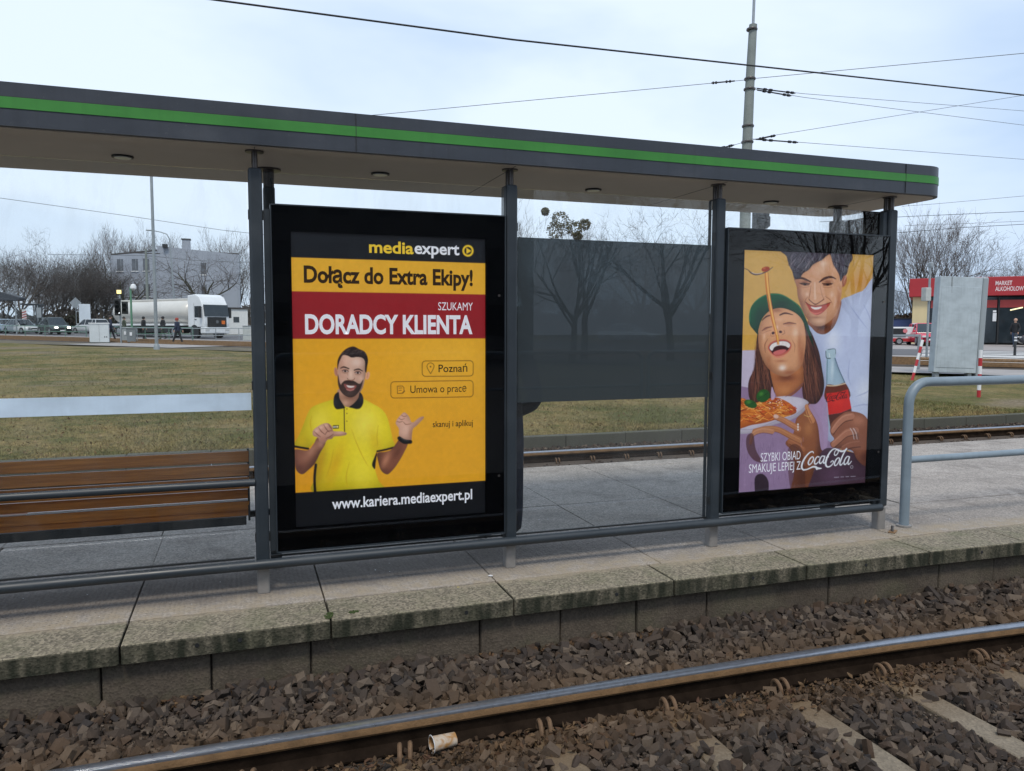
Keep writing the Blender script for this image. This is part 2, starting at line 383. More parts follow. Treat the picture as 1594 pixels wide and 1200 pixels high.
    if stud:
        mp = N(nt, 'ShaderNodeMapping'); mp.inputs['Scale'].default_value = (1, 1.0, 0); L(g.outputs['Position'], mp.inputs[0])
        sv = N(nt, 'ShaderNodeTexVoronoi', i_Scale=38.0, i_Randomness=.25); L(mp.outputs[0], sv.inputs['Vector'])
        a = N(nt, 'ShaderNodeMath', operation='MULTIPLY'); L(ramp(sp.outputs['Y'], -.22, -.16), a.inputs[0]); L(ramp(sp.outputs['Y'], .40, .48, 1, 0), a.inputs[1])
        hgt = N(nt, 'ShaderNodeMath', operation='MULTIPLY'); L(ramp(sv.outputs['Distance'], .1, .45, 1, 0), hgt.inputs[0]); L(a.outputs[0], hgt.inputs[1])
        b3 = N(nt, 'ShaderNodeBump', i_Strength=.6, i_Distance=.012); L(hgt.outputs[0], b3.inputs['Height']); L(nrm, b3.inputs['Normal']); nrm = b3.outputs[0]
    L(nrm, p.inputs['Normal']); L(p.outputs[0], out.inputs[0])
    return m
M['coping'] = concrete('platform edge stone', (.19, .168, .128), moss=.55, sand=(.30, .25, .18), agg=.55, side=(.022, .024, .015), bumpy=.4)
M['slab'] = concrete('platform slabs', (.315, .288, .265), moss=0.0, sand=(.30, .25, .185), stud=True, agg=.30, stain=.55, dark_band=.72)
M['wall'] = concrete('platform wall blocks', (.098, .080, .062), moss=.3, agg=.2, stain=.6)
M['kerb'] = concrete('kerb stone', (.085, .083, .070), moss=.6, agg=.3, side=(.085, .085, .07))
M['sleeper'] = concrete('concrete sleeper', (.20, .17, .13), moss=0, agg=.2, stain=.5, iron=.85)
M['dirt'] = pm('dark soil under stones', (.035, .028, .022), .95, 0, .4, 20, .8, 60)

# ------------------------------------------------------------------ ground sheets
def grid_sheet(name, mat, u0, u1, v0, v1, du, dv, fn, dz):
    nu = max(1, int(round((u1 - u0) / du))); nv = max(1, int(round((v1 - v0) / dv)))
    V = []; F = []
    for i in range(nu + 1):
        for j in range(nv + 1):
            p = fn(u0 + (u1 - u0) * i / nu, v0 + (v1 - v0) * j / nv); V.append((p[0], p[1], p[2] + dz))
    for i in range(nu):
        for j in range(nv):
            a = i * (nv + 1) + j; F.append((a, a + nv + 1, a + nv + 2, a + 1))
    mb = MB(); mb.add(V, F); return struct(mb.build(name, mat))
def g_xy(x, y): return (x, y, zt(x, y))
def g_sn(s, n): return sn(s, n)
def grass_mat(name, blade=False):
    m, nt, out = _mat(name); L = nt.links.new
    p = N(nt, 'ShaderNodeBsdfPrincipled', i_Roughness=.95); p.inputs['Specular IOR Level'].default_value = .1
    g = N(nt, 'ShaderNodeNewGeometry')
    def noise(sc, det=6.0, st=(1, 1, 1)):
        mp = N(nt, 'ShaderNodeMapping'); mp.inputs['Scale'].default_value = st; L(g.outputs['Position'], mp.inputs[0])
        n = N(nt, 'ShaderNodeTexNoise', i_Scale=sc, i_Detail=det, i_Roughness=.65); L(mp.outputs[0], n.inputs['Vector']); return n.outputs['Fac']
    def rmp(src, a, b, va=0.0, vb=1.0):
        x = N(nt, 'ShaderNodeMapRange', i_1=a, i_2=b, i_3=va, i_4=vb); L(src, x.inputs[0]); return x.outputs[0]
    def mix(f, a, b):
        x = N(nt, 'ShaderNodeMix', data_type='RGBA'); L(f, x.inputs[0])
        for s, q in ((6, a), (7, b)):
            if isinstance(q, tuple): x.inputs[s].default_value = rgba(q)
            else: L(q, x.inputs[s])
        return x.outputs[2]
    c = mix(rmp(noise(.42), .40, .58), (.095, .102, .034), (.245, .185, .082))
    c = mix(rmp(noise(1.3), .50, .64, 0, .8), c, (.085, .10, .030))
    c = mix(rmp(noise(.9, 7.0), .54, .66, 0, .85), c, (.25, .20, .10))
    c = mix(rmp(noise(.21, 6.0, (.6, 1, 1)), .53, .63, 0, .85), c, (.23, .185, .14))
    c = mix(rmp(noise(3.7, 6.0), .58, .70, 0, .7), c, (.10, .075, .045))
    c = mix(rmp(noise(11, 5.0), .44, .66, 0, .8), c, (.055, .048, .022))
    c = mix(rmp(noise(60, 2.0), .5, .75, 0, .5), c, (.32, .26, .13))
    if blade:
        hs = N(nt, 'ShaderNodeHueSaturation'); mr = N(nt, 'ShaderNodeMapRange', i_3=.45, i_4=1.9); L(g.outputs['Random Per Island'], mr.inputs[0]); L(mr.outputs[0], hs.inputs['Value']); L(c, hs.inputs['Color']); c = hs.outputs['Color']
    L(c, p.inputs['Base Color'])
    b = N(nt, 'ShaderNodeBump', i_Strength=.0 if blade else .8, i_Distance=.05); L(noise(22, 5.0), b.inputs['Height']); L(b.outputs[0], p.inputs['Normal'])
    L(p.outputs[0], out.inputs[0]); return m
M['grass_ground'] = grass_mat('winter turf'); M['blade'] = grass_mat('winter grass blades', True)
far_ground = grid_sheet('ground', pm('far ground', (.11, .105, .07), .95, 0, .3, .2), -420, 420, 9, 700, 8, 8, g_xy, -.22)
grid_sheet('grass_field', M['grass_ground'], -60, 62, 6.30, 82, 1.0, 1.0, lambda x, y: (x, y, zt(x, y)), -.10)
# the turf that is really seen, with a soft swell of its own
def turf(x, y):
    k = min(1, max(0, (y - 6.25) / 2.0))
    return (x, y, zt(x, y) + .05 * k * math.sin(x * .31 + 1.2) * math.cos(y * .23) + .01 * math.sin(x * 2.1 + y * 1.7))
V = []; F = []
ys = [6.3 + i * .5 for i in range(100)]; xs = [-32 + i * .6 for i in range(108)]
for y in ys:
    for x in xs: V.append(turf(x, y))
nx = len(xs)
def nn(x, y): return .734 * x + .679 * y
for j in range(len(ys) - 1):
    for i in range(nx - 1):
        if nn(xs[i], ys[j]) < 26.3: F.append((j * nx + i, j * nx + i + 1, (j + 1) * nx + i + 1, (j + 1) * nx + i))
struct(np_mesh('lawn', V, F, M['grass_ground'], smooth=True))
grid_sheet('soil_strip', pm('bare verge', (.105, .088, .055), .95, 0, .35, 1.1, .6, 20), -120, 40, 25.8, 29.2, 2, 1, g_sn, .020)
grid_sheet('track_bed', M['bed'], -160, 9, 29.2, 37.0, 2, 1, g_sn, .024)
grid_sheet('pavement', M['paving'], -160, 9, 37.0, 39.0, 2, 1, g_sn, .05)
grid_sheet('crossing_path', M['paving'], -46.5, -36, 26.0, 37.0, 1.5, 1, g_sn, .055)
grid_sheet('road', M['asphalt'], -200, 9, 39.0, 53.0, 2, 1, g_sn, .03)
grid_sheet('side_road', M['asphalt'], 9, 60, 28.6, 47.5, 2, 1, g_sn, .034)
grid_sheet('path', M['paving'], -6, 60, 25.2, 28.6, 1.5, 1, g_sn, .045)
grid_sheet('forecourt', M['paving'], -14, 60, 47.5, 72, 2, 2, g_sn, .06)
grid_sheet('forecourt_road', M['asphalt'], -14, 9, 39.0, 47.5, 2, 2, g_sn, .065)
for k in range(9):   # zebra bars, each parallel to the traffic
    n0 = 30.2 + k * 1.9
    o = grid_sheet('zebra_bar', M['zebra'], 2.0, 11.5, n0, n0 + .85, .8, .85, g_sn, .07 if n0 > 39 else .10)
# far rails of the street tracks
for n0 in (30.0, 31.44, 33.4, 34.84):
    mb = MB()
    for s0 in range(-120, 8, 4):
        a = sn(s0, n0, .06); b = sn(s0 + 4, n0, .06); d = EN * .04; z = Vector((0, 0, .10))
        mb.add([a - d, a + d, b + d, b - d, a - d + z, a + d + z, b + d + z, b - d + z], [(4, 5, 6, 7), (0, 4, 7, 3), (1, 2, 6, 5)])
    o = mb.build('tram_rail', M['rust'])
    tag(o, {30.0: 'rusty street tram rail nearest the far grass edge', 31.44: 'rusty street tram rail second from the far grass edge', 33.4: 'rusty street tram rail third from the far grass edge', 34.84: 'rusty street tram rail closest to the road with the cars'}[n0], 'rail', 'rails of the far street track')

# ------------------------------------------------------------------ platform
def bend(x): return -.0055 * max(0, x - .5) ** 2 if x < 8 else -.0055 * 56 - .08 * (x - 8)
def slab_box(mb, x0, x1, y0, y1, z0, z1, curve=False, jig=.003):
    dz = [rnd.uniform(-jig, 0) for _ in range(4)]
    b0, b1 = (bend(x0), bend(x1)) if curve else (0, 0)
    mb.add([(x0, y0 + b0, z0), (x1, y0 + b1, z0), (x1, y1, z0), (x0, y1, z0), (x0, y0 + b0, z1 + dz[0]), (x1, y0 + b1, z1 + dz[1]), (x1, y1, z1 + dz[2]), (x0, y1, z1 + dz[3])],
           [(4, 5, 6, 7), (0, 1, 5, 4), (1, 2, 6, 5), (2, 3, 7, 6), (3, 0, 4, 7)])
mb = MB()
xs_j = [-9.3, -8.3, -7.28, -6.26, -5.22, -4.2, -3.19, -2.175, -1.18, -.17, .86, 1.83, 2.84, 3.72, 4.75, 5.8, 6.85, 7.9, 8.9, 9.9, 10.9, 11.9]
for a, b in zip(xs_j[:-1], xs_j[1:]):
    slab_box(mb, a + .004, b - .004, -.54, -.208, -.097, 0, True, .004)
o = struct(mb.build('platform_edge', M['coping'], bevel=.009))
mb = MB(); xj = [x + (0 if x < .5 else .10) for x in xs_j]
for a, b in zip(xj[:-1], xj[1:]):
    w_ = rnd.uniform(-.02, .02)
    slab_box(mb, a + .004, b - .004, -.202, .62, -.08, 0, False, .004)
    slab_box(mb, a + .004 + w_, b - .004 + w_, .626, 1.545, -.08, 0, False, .004)
    slab_box(mb, a + .004, b - .004, 1.553, 3.04, -.08, 0, False, .004)
    slab_box(mb, a + .004, b - .004, 3.046, 3.32, -.10, 0, False, .004)
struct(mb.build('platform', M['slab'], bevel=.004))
mb = MB(); mb.box((-9.3, -.45, -.6), (11.9, 3.2, -.03)); struct(mb.build('platform_core', M['dirt']))
mb = MB(); x = -9.0
while x < 11.5:
    wd = rnd.choice([.49, .49, .50, .93]); dy = rnd.uniform(-.006, .006)
    slab_box(mb, x + .004, x + wd - .004, -.478 + dy, -.40, -.62, -.098, True, 0); x += wd
tag(mb.build('platform_wall', M['wall'], bevel=.012), 'low brown concrete block wall under the platform edge', 'wall')
# drain holes drilled through the front of the edge stones
mb = MB()
for x in (-2.83, -1.83, -1.63, .1 - .55, .47, 1.42, 2.3, 3.3):
    mb.lathe([(.011, -.5425), (.011, -.5385)], (x, bend(x), -.045), 'y', 10)
struct(mb.build('edge_holes', M['black_plastic']))
# moss cushions growing in the joints
mb = MB()
for (x, y, s) in [(-1.185, -.47, .02), (-1.175, -.44, .016), (-1.05, -.455, .022), (-1.19, -.5, .012)]:
    for k in range(16):
        a = rnd.uniform(0, 6.28); q = s * math.sqrt(rnd.random()) * 1.2
        mb.lathe([(.002, 0), (.006, .003), (.004, .008), (.001, .010)], (x + q * math.cos(a), y + q * .6 * math.sin(a), -.004), 'z', 6)
stuff(mb.build('moss', pm('moss', (.035, .055, .012), .95, 0, .4, 60)), 'small dark green moss cushions at an edge stone joint', 'moss')

# opposite platform behind the photographer with its hand rail (mirrored in the dark glass)
mb = MB(); mb.box((-14, -9.6, -.6), (16, -3.15, 0)); struct(mb.build('opposite_platform', M['asphalt']))
def handrail(name, label, x0, x1, y, h, mid, r=.036, rm=.027, posts=(), rc=.17):
    t = thing(name, label, 'handrail', ((x0 + x1) / 2, y, 0), 0, 'tubular platform handrails')
    def arc(cx, cz, a0, a1): return [(cx + rc * math.cos(R(a)), y, cz + rc * math.sin(R(a))) for a in np.linspace(a0, a1, 8)]
    pts = [(x0, y, 0)] + arc(x0 + rc, h - rc, 180, 90) + arc(x1 - rc, h - rc, 90, 0) + [(x1, y, 0)]
    MB().tube(pts, r, 14).build('hoop', M['rail_blue'], t, True, True)
    MB().tube([(x0, y, mid), (x1, y, mid)], rm, 12).build('mid_rail', M['rail_blue'], t, True, True)
    for px in (x0, x1):
        mb = MB(); mb.lathe([(.055, .001), (.055, .012), (.04, .014)], (px, y, 0), 'z', 16); mb.build('base_plate', M['galv'], t, True)
    for px in posts: MB().tube([(px, y, 0), (px, y, h)], rm, 12).build('post', M['rail_blue'], t, True, True)
    return t
handrail('handrail', 'grey blue tubular handrail beside the right end of the shelter', 3.215, 6.9, .02, 1.115, .517, posts=(5.05,))
for i, (a, b) in enumerate([(-4.6, -1.2), (-1.1, 2.28), (2.42, 5.8), (5.95, 9.3)]):
    handrail('handrail', 'tubular handrail mirrored in the dark glass, bay %s' % ['left of the person', 'with the long plain rail', 'next to the right post', 'past the right post'][i], a, b, -8.9, 1.06, .40)
# ------------------------------------------------------------------ tram shelter
def rrect(x0, x1, y0, y1, r, n=8):
    pts = []
    for cx, cy, a0 in ((x1 - r, y0 + r, -90), (x1 - r, y1 - r, 0), (x0 + r, y1 - r, 90), (x0 + r, y0 + r, 180)):
        for k in range(n + 1):
            a = R(a0 + 90 * k / n); pts.append((cx + r * math.cos(a), cy + r * math.sin(a)))
    return pts
RX0, RX1, RY0, RY1 = -7.6, 3.40, -.10, 1.075
sh = thing('tram_shelter', 'long dark grey tram shelter with a green band round its roof', 'shelter', (-1.5, .3, 0))
roof = MB(); roof.prism(rrect(RX0, RX1, RY0, RY1, .19), 2.501, 2.712); ro = roof.build('roof', M['fascia'], sh, True, True)
gb = MB(); gb.prism(rrect(RX0 - .004, RX1 + .004, RY0 - .004, RY1 + .004, .194), 2.586, 2.640); gb.build('green_band', M['green'], ro, True, True).location = (0, 0, 0)
mb = MB(); mb.prism(rrect(RX0 - .0025, RX1 + .0025, RY0 - .0025, RY1 + .0025, .1925), 2.640, 2.6435); mb.build('groove', M['black_plastic'], ro, True, True)
for o in ro.children:      # roof has no offset of its own, so children built in world space only need the shelter offset removed
    me = o.data
    for v in me.vertices: v.co.x -= sh.location.x; v.co.y -= sh.location.y
mb = MB(); mb.prism(rrect(RX0 + .03, RX1 - .03, RY0 + .03, RY1 - .03, .16), 2.497, 2.503); mb.build('soffit', M['soffit'], sh, True)
for x in (-.96, 2.976, -4.9): MB().box((x - .0015, RY0 - .0052, 2.505), (x + .0015, RY0 - .001, 2.708)).build('fascia_joint', M['black_plastic'], sh, True)
for x in (-3.0, -1.5, 0, 1.5, 2.95): MB().box((x - .002, RY0 + .04, 2.4958), (x + .002, RY1 - .04, 2.4972)).build('soffit_joint', M['black_plastic'], sh, True)
for x, y in ((-2.21, .44), (-.735, .44), (.777, .50), (2.29, .52), (-3.7, .44), (-5.2, .44)):
    mb = MB(); mb.lathe([(.058, 2.4962), (.058, 2.488), (.050, 2.4865)], (x, y, 0), 'z', 20); d = mb.build('downlight', M['black_plastic'], sh, True, True)
    mb = MB(); mb.lathe([(.046, 2.4862), (.044, 2.4845)], (x, y, 0), 'z', 20); l = mb.build('lens', M['lamp_glass'], d, False, True)
    for v in l.data.vertices: v.co.x -= sh.location.x; v.co.y -= sh.location.y
def post(x, y0, y1, w=.074, top=2.40):
    MB().box((x - w / 2, y0, .175), (x + w / 2, y1, top)).build('post', M['dark_paint'], sh, True, False, .014)
    MB().box((x - w / 2 + .003, y0 + .006, -.01), (x + w / 2 - .003, y1 - .035, .172)).build('post_foot', M['galv'], sh, True, False, .012)
    for dy in (.028, .085):
        MB().tube([(x, y0 + dy, top - .02), (x, y0 + dy, 2.5)], .016, 12).build('post_stub', M['stub'], sh, True, True)
    mb = MB(); mb.lathe([(.05, 2.497), (.05, 2.489), (.03, 2.487)], (x, y0 + .05, 0), 'z', 18); mb.build('stub_flange', M['stub'], sh, True, True)
for x in (-6.0, -4.5, -3.0, -1.5, 0.0, 1.5): post(x, 0, .115)
post(2.985, 0, .115, .080)
MB().box((2.905, .02, .19), (2.944, .15, 2.38)).build('corner_plate', M['dark_paint'], sh, True, False, .006)
MB().tube([(3.045, .10, 2.37), (3.045, .10, 2.5)], .026, 14).build('post_stub', M['stub'], sh, True, True)
for x in (-1.41, 2.945):
    MB().box((x - .035, .49, -.01), (x + .035, .60, 2.385)).build('rear_post', M['dark_paint'], sh, True, False, .012)
    MB().tube([(x, .54, 2.36), (x, .54, 2.5)], .033, 14).build('post_stub', M['stub'], sh, True, True)
    mb = MB(); mb.lathe([(.075, 2.497), (.075, 2.487), (.05, 2.485)], (x, .54, 0), 'z', 18); mb.build('stub_flange', M['stub'], sh, True, True)
    MB().box((x - .004, .13, .25), (x + .004, .485, 2.37)).build('side_pane', M['glass'], sh, True)
# line plate on the right side pane
lp = MB().box((2.955, .12, 2.20), (2.9685, .46, 2.315)).build('line_plate', pm('dark line plate', (.50, .55, .57), .35, 0, .08, 8), sh, True)
mb = MB(); mb.box((2.9535, .125, 2.205), (2.9548, .19, 2.31)); q = mb.build('green_square', pm('dark green plate', (.035, .07, .035), .4), lp, False)
mb = MB(); mb.box((2.9537, .30, 2.203), (2.9548, .303, 2.312)); q2 = mb.build('plate_joint', M['white_paint'], lp, False)
for o in (q, q2):
    for v in o.data.vertices: v.co.x -= sh.location.x; v.co.y -= sh.location.y
for a, b in ((-5.95, -4.55), (-4.45, -3.05), (-2.955, -1.545), (-1.458, -.043), (.043, 1.458), (1.543, 2.90)):
    MB().box((a, .050, .205), (b, .058, 2.385)).build('glass_pane', M['glass'], sh, True)
    MB().box((a, .046, .196), (b, .062, .206)).build('pane_gasket', M['black_plastic'], sh, True)
MB().box((.050, .043, 1.049), (1.452, .0495, 2.086)).build('tinted_panel', M['tint_film'], sh, True)
for a, b in ((-4.45, -3.05), (-2.955, -1.545)):
    MB().box((a, .0465, 1.054), (b, .0498, 1.152)).build('white_band', M['white_band'], sh, True)
    MB().tube([(a - .01, .012, .645), (b + .01, .012, .645)], .021, 14).build('mid_tube', M['dark_paint'], sh, True, True)
MB().tube([(-6.1, -.032, .181), (2.93, -.032, .181)], .0285, 16).build('bottom_tube', M['dark_paint'], sh, True, True)
# little brackets that hold the panes
for x in (-1.5, 0, 1.5, 2.985):
    for z in (.30, 1.17, 2.12):
        for sx in (-1, 1):
            MB().box((x + sx * .037 - .004, .012, z), (x + sx * .037 + .004, .05, z + .05)).build('clamp', M['black_plastic'], sh, True)

# ------------------------------------------------------------------ advertising cases
def case(x0, x1, label, px0, px1, pz0=.366, pz1=2.062):
    t = thing('advertising_case', label, 'ad case', ((x0 + x1) / 2, .07, .24), 0, 'lit advertising cases in the shelter')
    z0, z1 = .24, 2.20
    MB().box((x0, .032, z0), (x1, .040, z1)).build('back_box', M['black_gloss'], t, True)
    MB().box((x0 + .01, .062, z0 + .01), (x1 - .01, .15, z1 - .01)).build('rear_box', M['dark_paint'], t, True, False, .008)
    mb = MB()
    for a, b in (((x0, 0, z0), (px0, .0315, z1)), ((px1, 0, z0), (x1, .0315, z1)), ((px0, 0, z0), (px1, .0315, pz0)), ((px0, 0, pz1), (px1, .0315, z1))):
        mb.box(a, b)
    mb.build('frame', M['black_gloss'], t, True)
    mb = MB()
    for a, b in (((x0 - .007, -.012, z0 - .006), (x0 - .001, .06, z1 + .004)), ((x1 + .001, -.012, z0 - .006), (x1 + .007, .06, z1 + .004)), ((x0 - .001, -.012, z0 - .010), (x1 + .001, .06, z0 - .002)), ((x0 - .001, -.010, z1), (x1 + .001, .06, z1 + .007))): mb.box(a, b)
    mb.build('door_edge', M['dark_paint'], t, True)
    MB().box((x0 + .002, -.0075, z0 + .002), (x1 - .002, -.0025, z1 - .002)).build('cover_glass', M['case_glass'], t, True)
    for a, b in ((x0 - .040, x0 - .008), (x1 + .008, x1 + .020)):
        MB().box((a, .022, z0 + .0), (b, .075, z1 - .02)).build('mounting_strip', M['dark_paint'], t, True)
    for z in (1.72, .60):
        mb = MB(); mb.lathe([(.008, -.0085), (.008, -.0105)], (x1 - .035, 0, z), 'y', 12); mb.build('lock', M['stub'], t, True, True)
    return t
case1 = case(-1.418, -.052, 'black advertising case on the left with the yellow job poster', -1.315, -.167)
case2 = case(1.553, 2.945, 'black advertising case on the right with the cola and pasta poster', 1.690, 2.826)

# ---- painting helpers: the printed pictures are stored as colours of a fine sheet of vertices
K_CAM = Matrix(cam.matrix_world); FP = FPX
def trace(px, py):
    """photo tracing point -> (x, z) on the poster sheet (y = 0)"""
    d = fw + rr_ * ((px - 797) / FP) - uu_ * ((py - 600) / FP)
    t = -CAM[1] / d.y
    return (CAM[0] + d.x * t, CAM[2] + d.z * t)
def s2l(c):
    c = np.asarray(c, float) / 255.0
    return np.where(c <= .04045, c / 12.92, ((c + .055) / 1.055) ** 2.4)
BACKLIGHT = .40     # the cases are lit from inside by tubes behind the paper
class Canvas:
    def __init__(s, x0, x1, z0, z1, nx, gain=1.0):
        s.x0, s.x1, s.z0, s.z1 = x0, x1, z0, z1; s.nx = nx; s.nz = int(round(nx * (z1 - z0) / (x1 - x0)))
        s.a = np.zeros((s.nz, s.nx, 3)); s.k = s.nx / (x1 - x0); s.gain = gain
        s.pxs = s.k / 265.0      # canvas pixels per traced pixel, about
        s.full = np.ones((s.nz, s.nx))
    def P(s, pts):
        o = []
        for p in pts:
            x, z = trace(*p[:2]); o.append(((x - s.x0) * s.k, (s.z1 - z) * s.k))
        return np.array(o)
    @staticmethod
    def smooth(p, closed=True, n=5):
        m = len(p); o = []
        for i in range(m if closed else m - 1):
            if closed: a, b, c, d = p[(i - 1) % m], p[i], p[(i + 1) % m], p[(i + 2) % m]
            else: a, b, c, d = p[max(i - 1, 0)], p[i], p[i + 1], p[min(i + 2, m - 1)]
            for k in range(n):
                t = k / n
                o.append(.5 * (2 * b + (c - a) * t + (2 * a - 5 * b + 4 * c - d) * t * t + (3 * b - a - 3 * c + d) * t ** 3))
        if not closed: o.append(p[-1])
        return np.array(o)
    def mask(s, pts, smooth=True, raw=False):
        p = np.asarray(pts, float) if raw else s.P(pts)
        if smooth: p = s.smooth(p)
        m = np.zeros((s.nz, s.nx)); SS = 3
        j0 = max(0, int(p[:, 1].min()) - 1); j1 = min(s.nz, int(p[:, 1].max()) + 2)
        q = np.roll(p, -1, 0); xs = np.arange(s.nx)
        for j in range(j0, j1):
            for k in range(SS):
                y = j + (k + .5) / SS
                c = ((p[:, 1] <= y) != (q[:, 1] <= y))
                if not c.any(): continue
                a, b = p[c], q[c]
                xx = np.sort(a[:, 0] + (y - a[:, 1]) / (b[:, 1] - a[:, 1]) * (b[:, 0] - a[:, 0]))
                for u, v in zip(xx[0::2], xx[1::2]):
                    i0 = max(0, int(u)); i1 = min(s.nx, int(v) + 1)
                    if i1 > i0: m[j, i0:i1] += np.clip(np.minimum(v, xs[i0:i1] + 1) - np.maximum(u, xs[i0:i1]), 0, 1) / SS
        return np.clip(m, 0, 1)
    def put(s, m, col, al=1.0):
        c = s2l(col) if not callable(col) else col
        s.a += (m * al)[..., None] * (c - s.a)
    @staticmethod
    def blur(m, r):
        r = max(1, int(r))
        for _ in range(2):
            for ax in (0, 1):
                p = np.concatenate([np.repeat(np.take(m, [0], ax), r + 1, ax), m, np.repeat(np.take(m, [-1], ax), r, ax)], ax); c = np.cumsum(p, ax)
                n = m.shape[ax]; m = (np.take(c, np.arange(2 * r + 1, 2 * r + 1 + n), ax) - np.take(c, np.arange(0, n), ax)) / (2 * r + 1)
        return m
    def vol(s, m, r, amt, dirx=-.5, diry=-.5):
        """the printed photograph's own modelling: soft form shading inside an outline"""
        R_ = max(2, r * s.pxs); b = s.blur(m, R_)
        gy, gx = np.gradient(s.blur(m, R_ * 1.3)); d = (gx * dirx + gy * diry) * R_ * 2.2
        f = 1 - amt * np.clip(1.15 - b, 0, 1) * 1.1 - amt * np.clip(d, -.6, .6)
        s.a *= (1 + m * (np.clip(f, .35, 1.35) - 1))[..., None]
    def fill(s, pts, col, al=1.0, smooth=True, clip=None, vol=None):
        m = s.mask(pts, smooth)
        if clip is not None: m = m * clip
        s.put(m, col, al)
        if vol: s.vol(m, *vol)
        return m
    def grad(s, m, c0, c1, p0, p1):
        A, B = s.P([p0, p1]); d = B - A; yy, xx = np.mgrid[0:s.nz, 0:s.nx] + .5
        t = np.clip(((xx - A[0]) * d[0] + (yy - A[1]) * d[1]) / (d @ d), 0, 1)[..., None]
        c = s2l(c0) * (1 - t) + s2l(c1) * t; s.a += m[..., None] * (c - s.a)
    def blob(s, c, rx, ry, col, al=.5, clip=None, ang=0):
        C = s.P([c])[0]; yy, xx = np.mgrid[0:s.nz, 0:s.nx] + .5
        dx, dy = xx - C[0], yy - C[1]; ca, sa = math.cos(R(ang)), math.sin(R(ang))
        u, v = (dx * ca + dy * sa) / (rx * s.pxs), (-dx * sa + dy * ca) / (ry * s.pxs)
        m = np.exp(-(u * u + v * v))
        if clip is not None: m = m * clip
        s.put(m, col, al)
    def ell(s, c, rx, ry, col, al=1.0, ang=0, clip=None):
        ca, sa = math.cos(R(ang)), math.sin(R(ang))
        pts = [(c[0] + rx * math.cos(t) * ca - ry * math.sin(t) * sa, c[1] + rx * math.cos(t) * sa + ry * math.sin(t) * ca) for t in np.linspace(0, 6.283, 20)[:-1]]
        return s.fill(pts, col, al, True, clip)
    def line(s, pts, wd, col, al=1.0, clip=None, smooth=True):
        p = s.P(pts)
        if smooth and len(p) > 2: p = s.smooth(p, False, 6)
        n = len(p); wv = np.interp(np.linspace(0, 1, n), np.linspace(0, 1, len(wd)), wd) if isinstance(wd, (list, tuple)) else np.full(n, float(wd))
        wv = wv * s.pxs / 2; mw = wv.max() + 2
        i0 = max(0, int(p[:, 0].min() - mw)); i1 = min(s.nx, int(p[:, 0].max() + mw) + 1)
        j0 = max(0, int(p[:, 1].min() - mw)); j1 = min(s.nz, int(p[:, 1].max() + mw) + 1)
        if i1 <= i0 or j1 <= j0: return
        yy, xx = np.mgrid[j0:j1, i0:i1] + .5; best = np.zeros(yy.shape)
        for k in range(n - 1):
            a, b = p[k], p[k + 1]; d = b - a; l2 = max(d @ d, 1e-9)
            t = np.clip(((xx - a[0]) * d[0] + (yy - a[1]) * d[1]) / l2, 0, 1)
            ds = np.hypot(xx - a[0] - t * d[0], yy - a[1] - t * d[1]); hw = wv[k] * (1 - t) + wv[k + 1] * t
            best = np.maximum(best, np.clip(hw - ds + .5, 0, 1) * np.clip(hw * 2, 0, 1))
        m = np.zeros((s.nz, s.nx)); m[j0:j1, i0:i1] = best
        if clip is not None: m = m * clip
        s.put(m, col, al)
    def noise(s, amt, seed, cell=1.0):
        g = np.random.default_rng(seed); n = g.normal(0, 1, (s.nz // 3 + 2, s.nx // 3 + 2))
        n = np.kron(n, np.ones((3, 3)))[:s.nz, :s.nx]
        s.a *= (1 + amt * n)[..., None]
    def finish(s, seed, contrast=.35):
        """softens the picture the way a print of a camera image is soft, with uneven tone"""
        for k in range(3): s.a[..., k] = .68 * s.a[..., k] + .32 * s.blur(s.a[..., k], 1)
        g = np.random.default_rng(seed)
        for cell, amt in ((22, .018), (9, .02), (4, .028)):
            n = g.normal(0, 1, (s.nz // cell + 3, s.nx // cell + 3)); n = np.kron(n, np.ones((cell, cell)))[:s.nz, :s.nx]; n = s.blur(n, cell * .6)
            s.a *= (1 + amt * n)[..., None]
        q = np.clip(s.a, 0, 1) ** (1 / 2.2); q = q + contrast * q * (1 - q) * (2 * q - 1) * 1.6; s.a = np.clip(q, 0, 1) ** 2.2
    def sheet(s, name, parent, y):
        xs = np.linspace(s.x0, s.x1, s.nx); zs = np.linspace(s.z1, s.z0, s.nz)
        X, Z = np.meshgrid(xs, zs)
        # paper hangs with a faint waviness
        Y = y + .0012 * np.sin(X * 9 + 1) * np.sin(Z * 5.3)
        V = np.stack([X - parent.location.x, Y - parent.location.y, Z - parent.location.z], -1).reshape(-1, 3)
        i = np.arange(s.nz - 1)[:, None] * s.nx + np.arange(s.nx - 1)[None, :]
        F = np.stack([i, i + s.nx, i + s.nx + 1, i + 1], -1).reshape(-1, 4)
        m, nt, out = _mat(name + ' print'); p = N(nt, 'ShaderNodeBsdfPrincipled', i_Roughness=.55)
        at = N(nt, 'ShaderNodeAttribute', attribute_name='print'); nt.links.new(at.outputs['Color'], p.inputs['Base Color']); nt.links.new(at.outputs['Color'], p.inputs['Emission Color']); p.inputs['Emission Strength'].default_value = BACKLIGHT; nt.links.new(p.outputs[0], out.inputs[0])
        o = np_mesh(name, V, F, m, parent, True)
        ca = o.data.color_attributes.new('print', 'FLOAT_COLOR', 'POINT')
        c = np.ones((s.nz * s.nx, 4), np.float32); c[:, :3] = np.clip(s.a * s.gain, 0, .85).reshape(-1, 3)
        ca.data.foreach_set('color', c.ravel()); return o

